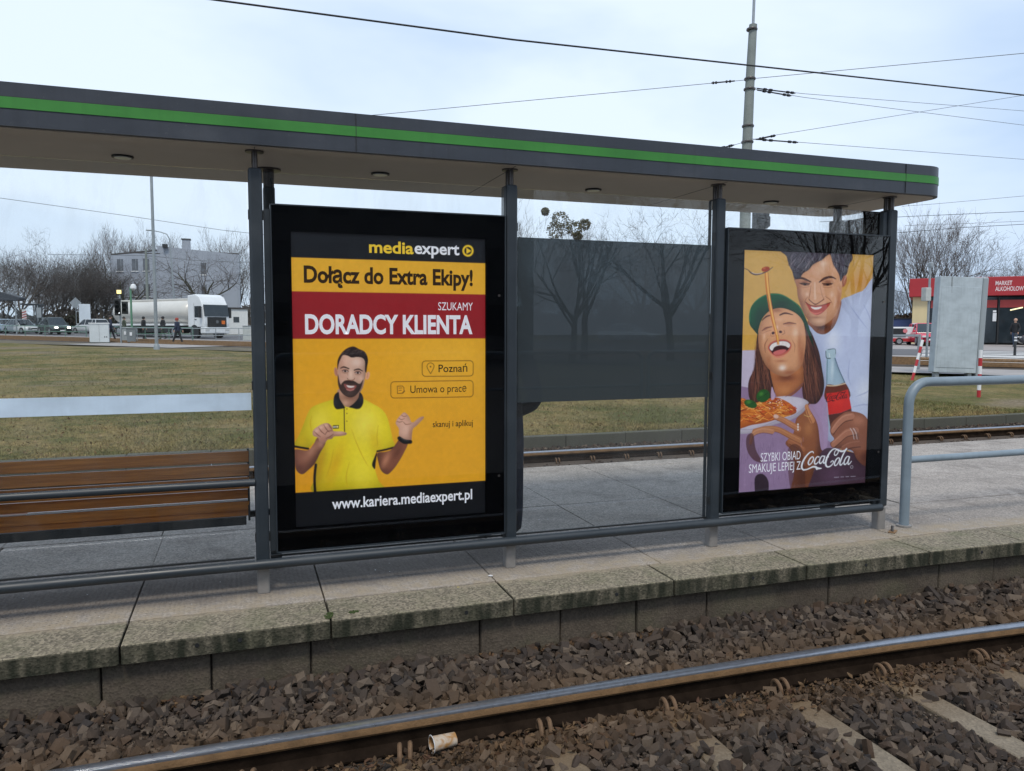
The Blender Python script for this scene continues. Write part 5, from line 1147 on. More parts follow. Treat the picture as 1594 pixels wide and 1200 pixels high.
def scrap(x, y, z, s, label, mat=None, name='paper_scrap', cat='litter', sd=0):
    g = random.Random(sd); mb = MB(); P = [(s * (.7 + .5 * g.random()) * math.cos(a), s * .7 * (.7 + .5 * g.random()) * math.sin(a), g.uniform(0, .4) * s) for a in np.linspace(0, 5.4, 7)]
    V = P + [(p[0], p[1], p[2] + .0015) for p in P]; k = 7
    mb.add(V, [list(range(k))[::-1], [i + k for i in range(k)]] + [(i, (i + 1) % k, (i + 1) % k + k, i + k) for i in range(k)])
    o = mb.build(name, mat or M['scrap']); o.location = (x, y, z); o.rotation_euler.z = g.uniform(0, 6); return tag(o, label, cat)
scrap(-1.17, -.60, -.325, .018, 'white paper scrap on the gravel against the platform wall', sd=1)
scrap(-.18, -.12, .002, .016, 'white paper scrap beside the foot of the second post', sd=2)
scrap(-.42, -.26, .003, .008, 'tiny yellow leaf on the platform edge', pm('yellow leaf', (.55, .45, .03), .6), 'leaf', 'leaf', 3)
scrap(-.35, -.32, .002, .007, 'tiny dark leaf near the yellow one on the edge stone', M['bark'], 'leaf', 'leaf', 4)
scrap(1.20, -.66, -.318, .014, 'white paper scrap on gravel below the third post', sd=5)
scrap(1.62, -.62, -.318, .010, 'small pale scrap on gravel right of the third post', sd=6)
scrap(.38, -.86, -.322, .020, 'pale beige stone chip among gravel near the rail', pm('pale chip', (.34, .26, .18), .8), 'stone_chip', 'stone', 7)
mb = MB()
for k in range(150):
    x = g.uniform(-3.2, 4.5); y = g.uniform(-.1, 3.0); s = g.uniform(.003, .010); a = g.uniform(0, 3)
    c_, s_ = math.cos(a) * s, math.sin(a) * s
    mb.add([(x - c_, y - s_, .0015), (x + s_ * .5, y - c_ * .5, .0015), (x + c_, y + s_, .0025), (x - s_ * .5, y + c_ * .5, .0015)], [(0, 1, 2, 3)])
stuff(mb.build('litter_specks', M['scrap']), 'tiny white specks of litter strewn over the platform slabs', 'litter')
# loosened bolt plate next to the corner post foot
t = thing('anchor_plate', 'small rusty anchor plate by the foot of the right corner post', 'bracket', (3.0, -.085, 0), R(35))
MB().box((-.05, -.025, .001), (.05, .025, .008)).build('plate', M['rust'], t, False, False, .003)
MB().tube([(-.02, 0, .004), (.035, .01, .034)], .010, 10).build('bolt', M['stub'], t, False, True)
# ------------------------------------------------------------------ trees
def grow_tree(seed, H, kind):
    """bare winter tree; returns thick segments and twigs, unit: metres for height H"""
    g = random.Random(seed); thick = []; thin = []
    P = dict(A=dict(trunk=.18, r=.013, n0=8, lv=5, ang=(28, 60), rat=(.60, .78), up=.08, kids=(1, 3), wig=.16),
             B=dict(trunk=.24, r=.013, n0=7, lv=5, ang=(14, 36), rat=(.60, .80), up=.16, kids=(1, 3), wig=.12),
             C=dict(trunk=.10, r=.010, n0=7, lv=4, ang=(18, 55), rat=(.66, .86), up=.10, kids=(2, 3), wig=.18),
             D=dict(trunk=.30, r=.019, n0=6, lv=4, ang=(35, 75), rat=(.60, .85), up=.02, kids=(2, 3), wig=.28))[kind]
    def perp(d):
        a = Vector((g.gauss(0, 1), g.gauss(0, 1), g.gauss(0, 1))); return (a - d * a.dot(d)).normalized()
    def br(p, d, r, ln, lv):
        ns = 4 if lv <= 1 else (3 if lv <= 3 else 2); pts = [p.copy()]; q = p.copy(); dd = d.copy()
        for i in range(ns):
            dd = (dd + perp(dd) * g.uniform(0, P['wig']) + Vector((0, 0, P['up']))).normalized()
            q = q + dd * (ln / ns); pts.append(q.copy())
            ra, rb = r * (1 - .55 * i / ns), r * (1 - .55 * (i + 1) / ns)
            (thick if lv <= 1 else thin).append((pts[-2], pts[-1], ra, rb))
            if lv < P['lv'] and (i >= 1 or lv > 1):
                for _ in range(g.randint(1, P['kids'][0]) if i < ns - 1 else g.randint(*P['kids'])):
                    a = R(g.uniform(*P['ang'])); nd = (dd * math.cos(a) + perp(dd) * math.sin(a)).normalized()
                    br(q, nd, max(.006, rb * g.uniform(.5, .75)), ln * g.uniform(*P['rat']) * (.9 if lv else 1), lv + 1)
    nt_ = 1 if kind in 'ABD' else 4
    for t in range(nt_):
        p = Vector((0, 0, -.3)) if nt_ == 1 else Vector((g.uniform(-.6, .6), g.uniform(-.6, .6), -.2))
        d = Vector((g.uniform(-.05, .05), g.uniform(-.05, .05), 1)).normalized() if nt_ == 1 else Vector((g.uniform(-.3, .3), g.uniform(-.3, .3), 1)).normalized()
        th = H * P['trunk']; r0 = H * P['r']; q = p
        pts = []
        for i in range(5):
            nq = q + (d + perp(d) * .06).normalized() * (th / 5); thick.append((q, nq, r0 * (1.25 if i == 0 else 1 - .06 * i), r0 * (1 - .06 * (i + 1)))); q = nq
        for k in range(P['n0'] // nt_ + 1 if nt_ > 1 else P['n0']):
            a = R(g.uniform(*P['ang']) * (.25 if k == 0 else 1)); az = 6.28 * (k + g.uniform(-.3, .3)) / P['n0']
            nd = Vector((math.sin(a) * math.cos(az), math.sin(a) * math.sin(az), math.cos(a)))
            br(q - Vector((0, 0, g.uniform(0, th * .35))), nd, r0 * g.uniform(.34, .54), H * g.uniform(.22, .30), 1)
    return thick, thin
def segs_np(S, sides):
    a = np.array([s[0][:] for s in S]); b = np.array([s[1][:] for s in S]); ra = np.array([s[2] for s in S]); rb = np.array([s[3] for s in S])
    d = b - a; d /= np.linalg.norm(d, axis=1)[:, None] + 1e-9
    ref = np.where(np.abs(d[:, 2:3]) < .9, [[0, 0, 1.0]], [[1.0, 0, 0]]); u = np.cross(d, ref); u /= np.linalg.norm(u, axis=1)[:, None]; w_ = np.cross(d, u)
    an = 2 * math.pi * np.arange(sides) / sides; ring = u[:, None] * np.cos(an)[None, :, None] + w_[:, None] * np.sin(an)[None, :, None]
    V = np.concatenate([a[:, None] + ring * ra[:, None, None], b[:, None] + ring * rb[:, None, None]], 1)
    k = np.arange(sides); k2 = (k + 1) % sides; F = np.stack([k, k2, k2 + sides, k + sides], -1)
    return V.reshape(-1, 3), (F[None] + (np.arange(len(S)) * 2 * sides)[:, None, None]).reshape(-1, 4)
TT = {}
def tree_meshes(kind, v):
    if (kind, v) not in TT:
        th, tn = grow_tree(100 + v * 7 + ord(kind), 12.0, kind)
        top = max(max(s[1].z for s in tn), 1)
        mats = {'A': ('bark', 'twig'), 'B': ('bark', 'twig_warm'), 'C': ('bark', 'twig_dark'), 'D': ('bark_ivy', 'twig')}[kind]
        Va, Fa = segs_np(th, 7); Vb, Fb = segs_np(tn, 3)
        k = 12.0 / top
        a = np_mesh('trunk', Va * k, Fa, M[mats[0]], None, True); b = np_mesh('crown', Vb * k, Fb, M[mats[1]])
        TT[(kind, v)] = (a.data, b.data); bpy.data.objects.remove(a); bpy.data.objects.remove(b)
    return TT[(kind, v)]
def tree(x, y, z, h, kind, v, rz, label, group, wide=1.0):
    a, b = tree_meshes(kind, v); t = thing({'A': 'broad_tree', 'B': 'tall_tree', 'C': 'thicket_tree', 'D': 'gnarled_tree'}[kind], label, 'tree', (x, y, z), rz, group)
    t.scale = (h / 12 * wide, h / 12 * wide, h / 12)
    for nm, me in (('trunk', a), ('crown', b)):
        o = bpy.data.objects.new(nm, me); COL.objects.link(o); o.parent = t
    return t
TREES = [
(-24.1,92.3,.79,11.5,'A','broad bare tree whose crown spreads above the far tram stop'),(-29.7,100.6,.82,10.8,'A','broad bare tree cut by the left edge of the photo'),
(-24.3,105.1,.82,10.6,'C',0),(-23.0,106.8,.82,10.4,'C',0),(-22.5,113.0,.82,11.9,'C',0),(-20.0,107.9,.82,9.9,'C',0),(-18.2,105.2,.82,9.6,'C',0),(-31.4,116.1,.82,11.2,'C',0),(-28.7,119.4,.82,11.0,'C',0),(-27.1,123.1,.82,11.4,'C',0),(-23.6,124.0,.82,12.4,'C',0),
(-26.4,109.0,.82,9.8,'C',0),(-21.2,110.6,.82,9.4,'C',0),(-19.2,112.0,.82,9.0,'C',0),
(-23.5,146.2,.82,18.1,'B','slim bare tree rising left of the grey building'),(-21.2,150.7,.82,19.6,'B','slim bare tree behind the left corner of the grey building'),(-19.8,155.5,.82,21.0,'B','tallest bare tree behind the grey building'),(-16.4,149.1,.82,18.0,'B','slim bare tree behind the step of the grey roof'),(-13.6,150.2,.82,17.8,'B','slim bare tree behind the roof left of the chimney'),
(-5.8,94.5,.81,11.5,'D','gnarled bare tree in front of the blank grey wall above the truck cab'),(-15.6,106.4,.82,9.8,'D','gnarled bare tree in front of the building windows'),
(-4.6,155.6,.82,20.1,'B','slim bare tree above the roof right of the chimney'),(-1.8,154.6,.82,18.8,'B','slim bare tree over the right corner of the grey building'),(-.5,138.3,.82,13.2,'C','brownish bare thicket right of the grey building'),
(25.3,68.9,.60,14.0,'B','bare tree just right of the second post, cut by the post'),(30.1,69.3,.63,12.0,'B','bare tree bearing mistletoe balls behind the dark glass'),(34.4,61.5,.57,13.0,'A','broad fine twigged tree in the middle of the dark glass'),(44.4,68.6,.69,13.7,'A','broad bare tree behind the dark glass next to the third post'),
(35.4,88.7,.87,8.1,'C',1),(43.3,91.2,.93,7.5,'C',1),(48.6,94.7,1.0,6.9,'C',1),(52.3,88.1,.95,8.0,'C',1),(57.0,86.5,.95,7.5,'C',1),(30.9,73.3,.68,8.5,'C',1),(39.0,90.0,.9,7.4,'C',1),(28.4,74.5,.68,8.9,'C',1),
(58.7,53.0,.60,13.3,'B','tall bare tree touching the right corner post'),(65.1,57.2,.68,13.1,'B','tall bare tree between corner post and blank totem'),(59.4,50.7,.58,12.2,'A','broad bare tree above the blank grey totem'),(72.7,60.9,.75,13.1,'B','tall bare tree with its top just over the totem'),
(85.8,65.9,.80,9.6,'B','small bare tree over the red shop sign, second from the right'),(83.6,61.4,.76,9.9,'B','small bare tree over the red shop sign at the right edge'),(88.7,70.2,.85,8.9,'B','small bare tree over the red shop sign near the totem'),
(66.2,61.0,.72,6.4,'C','low brown thicket beside the corner post'),(69.5,62.0,.75,5.8,'C','low brown thicket left of the shop wall'),(90.9,64.2,.79,9.5,'B','small bare tree beyond the right edge of the shop sign'),
(3.9,110.2,.82,10.6,'C',2),(11.3,112.9,.82,11.5,'B','slim bare tree hidden behind the yellow poster case'),(17.6,105.5,.85,9.7,'C',2),(25.3,102.8,.88,10.1,'C',2),(29.8,95.9,.91,10.1,'C',2),
(61.1,79.8,.90,11.4,'B','slim bare tree hidden behind the left of the cola poster case'),(68.1,77.4,.91,10.6,'C',2),(70.5,71.2,.85,10.5,'B','slim bare tree hidden behind the right of the cola poster case')]
GRP = {0: ('dense dark bare thicket tree left of the grey building', 'thicket left of the grey building'), 1: ('low dark thicket tree far behind the dark glass', 'thicket behind the dark glass'), 2: ('bare thicket tree hidden behind an advertising case', 'thicket behind the cases')}
for i, (x, y, z, h, k, lb) in enumerate(TREES):
    g_ = None
    if isinstance(lb, int): lb, g_ = GRP[lb]
    tree(x, y, z, h, k, i % {'A': 3, 'B': 4, 'C': 3, 'D': 2}[k], rnd.uniform(0, 6.28), lb, g_, {'A': 1.15, 'B': 1.0, 'C': 1.25, 'D': 1.2}[k] * rnd.uniform(.92, 1.1))
# mistletoe balls
def mistletoe(x, y, z, r, label):
    g = np.random.default_rng(int(abs(x * 100 + z * 10))); n = 420; d = g.normal(0, 1, (n, 3)); d /= np.linalg.norm(d, axis=1)[:, None]; p = d * r * g.uniform(.35, 1, n)[:, None] ** .5
    o = scatter('mistletoe', M['mistle'], p, g.uniform(.07, .15, n), [(leafV, leafF), (leafW, leafF)], 9); o.location = (x, y, z); return tag(o, label, 'mistletoe', 'mistletoe balls in the tree')
M['mistle'] = island_mat('mistletoe leaves', [(.10, .095, .045), (.15, .13, .065), (.075, .075, .04), (.12, .11, .06)], .8)
for dx, z, r, lb in ((-2.4, 13.3, .42, 'highest small mistletoe ball, off to the left'), (-.9, 12.4, 1.0, 'largest mistletoe ball in the middle of the tree'), (.5, 11.6, .9, 'mistletoe ball just right of the largest one'), (1.6, 12.0, .62, 'mistletoe ball at the right end of the cluster'), (-1.3, 11.4, 1.0, 'mistletoe ball below the largest one'), (.9, 10.8, .5, 'lowest little mistletoe ball in the tree')):
    mistletoe(30.1 + dx * .95, 69.3 - dx * .35, z, r, lb)
# hedge and evergreen mass at the far side of the road
def hedge(name, pts, h, w_, n, seed, label, cols):
    g = np.random.default_rng(seed); P = []
    for a, b in zip(pts[:-1], pts[1:]):
        t = g.random(n)[:, None]; q = np.array(a) * (1 - t) + np.array(b) * t; q = q + g.normal(0, w_ * .35, (n, 2))
        top = h * (.78 + .22 * np.sin(q[:, 0] * 1.3) * np.cos(q[:, 1] * .7)); P.append(np.stack([q[:, 0], q[:, 1], np.array([zt(x, y) for x, y in q]) + top * g.random(n) ** .8], -1))
    P = np.concatenate(P)
    return tag(scatter(name, island_mat(label, cols, .9), P, g.uniform(.14, .34, len(P)), [(leafV, leafF), (leafW, leafF)], seed), label, 'hedge')
hedge('hedge', [(-36, 103), (-26, 101), (-16, 103), (-2, 104)], 2.3, 1.4, 3600, 31, 'dark twiggy hedge under the thicket left of the grey building', [(.03, .032, .022), (.055, .045, .034), (.022, .028, .018), (.07, .052, .038)])
hedge('hedge', [(20, 92), (36, 86), (52, 82), (62, 74)], 3.2, 1.6, 3600, 32, 'dark hedge along the road behind the dark glass', [(.03, .034, .022), (.05, .042, .03), (.022, .03, .018)])
hedge('hedge', [(60, 62), (70, 58)], 3.0, 1.5, 2600, 33, 'reddish brown hedge left of the shop', [(.09, .055, .035), (.05, .04, .03), (.12, .07, .045)])
hedge('ivy', [(30.0, 69.2), (30.3, 69.5)], 9.0, 1.0, 1700, 34, 'dark ivy sleeve on the mistletoe tree trunk', [(.022, .03, .018), (.035, .042, .022), (.05, .05, .03)])

# ------------------------------------------------------------------ vehicles
def prism_part(name, poly, x0, x1, mat, par, plane='xz', bevel=0, taper=None):
    mb = MB(); mb.prism(poly, x0, x1, 0, plane, taper); return mb.build(name, mat, par, False, False, bevel)
def wheel(par, x, y, r, w_):
    s = 1 if y > 0 else -1
    mb = MB(); mb.lathe([(r * .62, -w_ / 2), (r * .96, -w_ / 2), (r, -w_ * .3), (r, w_ * .3), (r * .96, w_ / 2), (r * .62, w_ / 2)], (x, y, r), 'y', 22); o = mb.build('wheel', M['tyre'], par, False, True)
    mb = MB(); mb.lathe([(r * .64, s * (w_ / 2 + .002)), (r * .60, s * (w_ / 2 + .012)), (r * .25, s * (w_ / 2 - .01)), (r * .12, s * (w_ / 2 + .014))], (x, y, r), 'y', 22); mb.build('rim', M['rim'], o, False, True)
CARPAINT = {}
def car(name, label, loc, rz, paint, L_=4.3, W_=1.78, H_=1.5, style='hatch', group=None, lights=False):
    """passenger car: nose towards +x; lofted body, glass house, roof, wheels, lamps"""
    if paint not in CARPAINT: CARPAINT[paint] = pm('car paint %d' % len(CARPAINT), paint, .25, 0, .04, 2, coat=.6)
    pt = CARPAINT[paint]; t = thing(name, label, 'car', loc, rz, group)
    h = H_; a = L_ / 2; hw = W_ / 2; bl = h * .60
    # stations: x, z low, z shoulder, half width
    st = [(-a, .42, bl * .84, .80), (-a + .10, .26, bl * .97, .92), (-a * .70, .20, bl * 1.02, 1.0), (-a * .2, .18, bl, 1.0), (a * .25, .18, bl * .99, 1.0), (a * .52, .19, bl * .93, .99), (a - .22, .22, bl * .80, .93), (a - .04, .30, bl * .66, .80), (a, .40, bl * .52, .72)]
    rows = []
    for x, z0, z1, k in st:
        rows.append([(x, s * hw * kk * k, z) for s, kk, z in ((-1, .86, z0), (-1, .98, z0 + .12), (-1, 1.0, (z0 + z1) / 2), (-1, .985, z1 - .07), (-1, .90, z1), (1, .90, z1), (1, .985, z1 - .07), (1, 1.0, (z0 + z1) / 2), (1, .98, z0 + .12), (1, .86, z0))])
    mb = MB(); n = 10; mb.v = [p for r in rows for p in r]
    for i in range(len(rows) - 1):
        for k in range(n): mb.f.append((i * n + k, i * n + (k + 1) % n, (i + 1) * n + (k + 1) % n, (i + 1) * n + k))
    mb.f += [list(range(n)), [(len(rows) - 1) * n + k for k in range(n)]]; mb.m = [0] * len(mb.f)
    body = mb.build('body', pt, t, False, True)
    r0, r1 = {'hatch': (-.90, -.80), 'sedan': (-.70, -.42), 'suv': (-.94, -.86)}[style]; f0, f1 = {'hatch': (.50, .10), 'sedan': (.46, .10), 'suv': (.44, .12)}[style]
    g0, g1 = hw * .90, hw * .70
    base = [(a * r0, -g0, bl * .98), (a * f0, -g0, bl * .93), (a * f0, g0, bl * .93), (a * r0, g0, bl * .98)]; top = [(a * r1, -g1, h - .05), (a * f1, -g1, h - .04), (a * f1, g1, h - .04), (a * r1, g1, h - .05)]
    mb = MB(); mb.add(base + top, [(3, 2, 1, 0), (4, 5, 6, 7), (0, 1, 5, 4), (1, 2, 6, 5), (2, 3, 7, 6), (3, 0, 4, 7)]); mb.build('windows', M['auto_glass'], t, False, False, .03)
    mb = MB(); mb.add([(a * r1 - .06, -g1 - .01, h - .07), (a * f1 + .04, -g1 - .01, h - .07), (a * f1 + .04, g1 + .01, h - .07), (a * r1 - .06, g1 + .01, h - .07), (a * r1 + .10, -g1 + .08, h), (a * f1 - .12, -g1 + .08, h), (a * f1 - .12, g1 - .08, h), (a * r1 + .10, g1 - .08, h)], [(3, 2, 1, 0), (4, 5, 6, 7), (0, 1, 5, 4), (1, 2, 6, 5), (2, 3, 7, 6), (3, 0, 4, 7)]); mb.build('roof', pt, t, False, False, .025)
    mb = MB()
    for s in (-1, 1):
        for (bx, bz), (tx, tz) in (((a * f0, bl * .93), (a * f1, h - .04)), ((a * r0, bl * .98), (a * r1, h - .05)), ((-.05 * a, bl * .97), (-.08 * a, h - .05)), ((a * r0 * .62, bl * .98), (a * r1 * .72, h - .05))):
            mb.tube([(bx, s * (g0 + .004), bz - .02), (tx, s * (g1 + .006), tz)], .032, 6)
    mb.build('pillars', pt, t)
    for x in (-a * .60, a * .62):
        for s in (-1, 1): wheel(t, x, s * (hw - .10), .32 if h < 1.6 else .36, .21)
    lm = emit_mat('lit headlamp', (1.0, .95, .82), 5.0) if lights else M['lamp_glass']
    for s in (-1, 1):
        MB().box((a - .16, s * hw * .60 - .15, bl * .60), (a + .005, s * hw * .60 + .15, bl * .74)).build('headlight', lm, t, False, False, .04)
        MB().box((-a - .012, s * hw * .70 - .12, bl * .70), (-a + .12, s * hw * .70 + .12, bl * .93)).build('tail_light', M['tail'], t, False, False, .02)
        MB().box((a * f0 - .35, s * (hw + .02) - .09, bl * 1.0), (a * f0 - .20, s * (hw + .02) + .09, bl * 1.0 + .13)).build('mirror', pt, t, False, False, .03)
    MB().box((a - .03, -hw * .36, bl * .44), (a + .012, hw * .36, bl * .66)).build('grille', M['black_plastic'], t, False, False, .02)
    MB().box((a - .02, -.26, .36), (a + .022, .26, .46)).build('number_plate', M['white_paint'], t); MB().box((-a - .022, -.26, .55), (-a + .02, .26, .66)).build('number_plate', M['white_paint'], t)
    return t
def facing(p): return math.atan2(CAM[1] - p[1], CAM[0] - p[0])   # heading that looks at the photographer
car('parked_suv', 'dark green suv with lit headlights waiting on the far road', sn(-75.0, 43.1, .03), ROAD - R(12), (.030, .045, .042), 4.3, 1.9, 1.72, 'suv', None, True)
car('silver_car', 'silver hatchback seen from behind, next to the white cabinet', sn(-77.5, 48.6, .03), ROAD + R(182), (.55, .58, .60), 4.3, 1.8, 1.55, 'hatch')
car('white_car', 'white car half hidden behind the dark green suv', sn(-81.5, 43.6, .03), ROAD + R(2), (.62, .66, .68), 4.3, 1.78, 1.5, 'sedan')
car('blue_car', 'pale blue car at the left edge beside the tram stop', sn(-86.5, 44.2, .03), ROAD + R(180), (.36, .46, .58), 4.4, 1.8, 1.5, 'sedan')
car('grey_car', 'dark blue grey car passing behind the silver hatchback', sn(-74.6, 51.4, .03), ROAD + R(2), (.12, .16, .20), 4.5, 1.8, 1.5, 'sedan')
car('red_car', 'dark red car behind the white truck cab', sn(-60.5, 60.4, .05), ROAD + R(180), (.22, .03, .025), 4.2, 1.78, 1.5, 'hatch')
car('black_car', 'dark blue black car parked right of the truck', sn(-58.2, 62.6, .05), ROAD + R(180), (.03, .035, .05), 4.4, 1.8, 1.55, 'suv')
car('red_car', 'bright red car parked at the shop wall left of the totem', (42.2, 36.2, zt(42.2, 36.2) + .07), R(236), (.55, .025, .06), 4.0, 1.74, 1.5, 'hatch')
car('dark_car', 'dark grey car by the shop door at the right edge', sn(9.6, 55.6, .07), ROAD + R(182), (.05, .052, .06), 4.5, 1.85, 1.5, 'sedan')
car('pale_car', 'pale car on the road seen through the dark glass', sn(-17.5, 51.2, .03), ROAD + R(3), (.45, .48, .5), 4.4, 1.8, 1.45, 'sedan')

# tanker lorry
TL = sn(-51.2, 42.5, .03)
tk = thing('tanker_truck', 'white tanker lorry with a long cylindrical tank and white cab', 'truck', TL, ROAD - R(6))
WP = pm('truck white', (.74, .76, .78), .35, 0, .04, 1.2, coat=.4); CP = pm('tank cream white', (.62, .60, .56), .35, .1, .06, .8)
cab = MB(); prof = [(-2.25, .95), (-.02, .95), (.02, 1.25), (.0, 1.85), (-.16, 2.75), (-.30, 3.05), (-.62, 3.52), (-1.15, 3.74), (-2.25, 3.66)]
cab.prism(prof, -1.23, 1.23, 0, 'xz'); cab.build('cab', WP, tk, False, False, .07)
MB().box((-.55, -1.22, .42), (.06, 1.22, .98)).build('bumper', WP, tk, False, False, .07)
mb = MB(); mb.prism([(.03, 1.88), (-.13, 2.84), (-.115, 2.86), (.045, 1.88)], -1.19, 1.19, 0, 'xz'); mb.build('windshield', M['auto_glass'], tk, False, False, .01)
mb = MB(); mb.prism([(.03, .98), (.075, .98), (.06, 1.82), (.015, 1.82)], -.92, .92, 0, 'xz'); gr = mb.build('grille', M['black_plastic'], tk, False, False, .02)
for k in range(4): MB().box((.062, -.74, 1.10 + k * .15), (.085, .74, 1.14 + k * .15)).build('slat', M['stub'], gr)
mb = MB(); mb.lathe([(.13, .075), (.13, .09), (.11, .09), (.11, .075)], (0, 0, 1.42), 'x', 24); mb.build('ring_badge', M['rim'], gr)
mb = MB()
for an in (90, 210, 330): mb.tube([(.085, 0, 1.42), (.085, .115 * math.cos(R(an)), 1.42 + .115 * math.sin(R(an)))], .014, 6)
mb.build('star_badge', M['rim'], gr)
MB().box((.078, .42, 1.22), (.092, .76, 1.52)).build('orange_plate', pm('orange hazard plate', (.75, .17, .02), .5), tk)
for s in (-1, 1):
    MB().box((-.06, s * .95 - .20, .62), (.075, s * .95 + .20, .84)).build('headlight', M['lamp_glass'], tk, False, False, .03)
    MB().box((-1.28, s * 1.233 - .006, 1.78), (-.34, s * 1.233 + .006, 2.74)).build('side_window', M['auto_glass'], tk, False, False, .004)
    mb = MB(); mb.box((-.30, s * 1.46 - .10, 1.75), (-.12, s * 1.46 + .10, 2.65)); mb.tube([(-.25, s * 1.22, 2.6), (-.22, s * 1.46, 2.62)], .03, 8); mb.build('mirror', M['black_plastic'], tk, False, False, .03)
    MB().box((-1.36, s * 1.236 - .003, 1.0), (-1.34, s * 1.236 + .003, 3.0)).build('door_seam', M['black_plastic'], tk)
    MB().box((-1.24, s * 1.245 - .02, 1.58), (-1.02, s * 1.245 + .02, 1.64)).build('door_handle', M['black_plastic'], tk)
    mb = MB(); mb.lathe([(.60, s * 1.20), (.60, s * 1.236)], (-1.35, 0, .56), 'y', 28); mb.build('wheel_arch', M['black_plastic'], tk, False, True)
MB().box((-.02, -.26, .52), (.066, .26, .63)).build('number_plate', M['white_paint'], tk)
MB().box((-2.2, -.95, 3.66), (-1.55, .95, 3.80)).build('roof_vent', M['black_plastic'], tk, False, False, .03)
MB().box((-14.4, -.55, .85), (-1.6, .55, 1.10)).build('chassis', M['black_plastic'], tk)
mb = MB(); V = []; n = 28
for x, k in ((-14.6, .55), (-14.5, .78), (-14.25, .93), (-13.9, 1.0), (-3.4, 1.0), (-3.05, .93), (-2.8, .78), (-2.7, .55)):
    for i in range(n):
        a = 2 * math.pi * i / n; V.append((x, 1.22 * k * math.cos(a), 2.28 + 1.08 * k * math.sin(a)))
mb.add(V, [(i * n + k, i * n + (k + 1) % n, (i + 1) * n + (k + 1) % n, (i + 1) * n + k) for i in range(7) for k in range(n)] + [list(range(n)), [7 * n + k for k in range(n)]]); mb.build('tank', CP, tk, False, True)
MB().box((-14.0, -.45, 3.30), (-3.2, .45, 3.46)).build('catwalk', CP, tk, False, False, .03)
MB().box((-14.3, -1.20, 1.08), (-3.0, 1.20, 1.26)).build('tank_cradle', M['white_paint'], tk, False, False, .03)
MB().box((-9.5, -1.1, .50), (-5.0, 1.1, 1.0)).build('side_box', M['black_plastic'], tk, False, False, .03)
for x in (-1.35, -4.4):
    for s in (-1, 1): wheel(tk, x, s * 1.05, .52, .32)
for x in (-10.6, -11.9, -13.2):
    for s in (-1, 1): wheel(tk, x, s * 1.05, .52, .32)

# ------------------------------------------------------------------ street furniture, left
def pole_thing(name, label, cat, loc, h, r0, r1, mat, group=None):
    t = thing(name, label, cat, loc, 0, group)
    MB().tube([(0, 0, -.2), (0, 0, h)], [r0, r1], 14).build('pole', mat, t, False, True); return t
def p_at(x, y, dz=0): return (x, y, zt(x, y) + dz)
cb = thing('switch_cabinet', 'pale grey electrical cabinet standing at the far grass edge', 'cabinet', p_at(-10.62, 54.1), R(4))
MB().box((-.60, -.30, -.1), (.60, .30, .10)).build('plinth', M['kerb'], cb); MB().box((-.58, -.28, .10), (.58, .28, 1.33)).build('housing', pm('cabinet grey', (.56, .60, .62), .5, 0, .06, 2), cb, False, False, .015)
MB().box((-.62, -.32, 1.33), (.62, .32, 1.40)).build('lid', M['white_paint'], cb, False, False, .02)
mb = MB(); mb.box((-.005, -.288, .14), (.005, -.279, 1.30)); mb.build('door_gap', M['black_plastic'], cb)
for x in (.30, .42): MB().box((x, -.295, .42), (x + .05, -.279, .50)).build('latch', M['black_plastic'], cb)
sg = pole_thing('traffic_signal', 'tram signal post with black lamp heads and a lit amber sign on top', 'traffic light', p_at(-9.30, 53.9), 3.3, .055, .055, M['galv_pole'])
for dx, dz in ((-.14, 2.0), (.30, 2.10)):
    MB().box((dx - .19, -.14, dz - .1), (dx + .19, .12, dz + 1.05 - .3 * (dx > 0))).build('signal_head', M['black_plastic'], sg, False, False, .03)
    for k in range(3 if dx < 0 else 2):
        mb = MB(); mb.lathe([(.14, -.15), (.15, -.36), (.14, -.36), (.13, -.15)], (dx, 0, dz + .18 + k * .30), 'y', 16); mb.build('visor', M['black_plastic'], sg)
hd = MB().box((-.22, -.12, 3.3), (.22, .12, 3.66)).build('sign_head', M['black_plastic'], sg, False, False, .05)
MB().box((-.15, -.135, 3.36), (.12, -.118, 3.60)).build('amber_panel', emit_mat('amber light', (1.0, .78, .30), 1.6), hd)
mb = MB(); mb.lathe([(.05, -.15), (.05, -.142)], (-.05, 0, 2.08), 'y', 14); mb.build('white_lamp', emit_mat('white signal light', (.9, .95, 1), 1.5), sg)
gp = pole_thing('camera_post', 'slim green post with a white dome camera', 'post', p_at(-9.58, 61.9), 4.1, .09, .07, pm('green post', (.10, .24, .15), .5, 0, .1, 4))
mb = MB(); mb.lathe([(.03, .30), (.16, .24), (.22, .08), (.22, -.06), (.10, -.2), (.03, -.22)], (.20, -.05, 4.05), 'z', 18); mb.tube([(0, 0, 4.0), (.2, -.05, 4.3)], .035, 8); mb.build('dome_camera', M['white_paint'], gp, False, True)
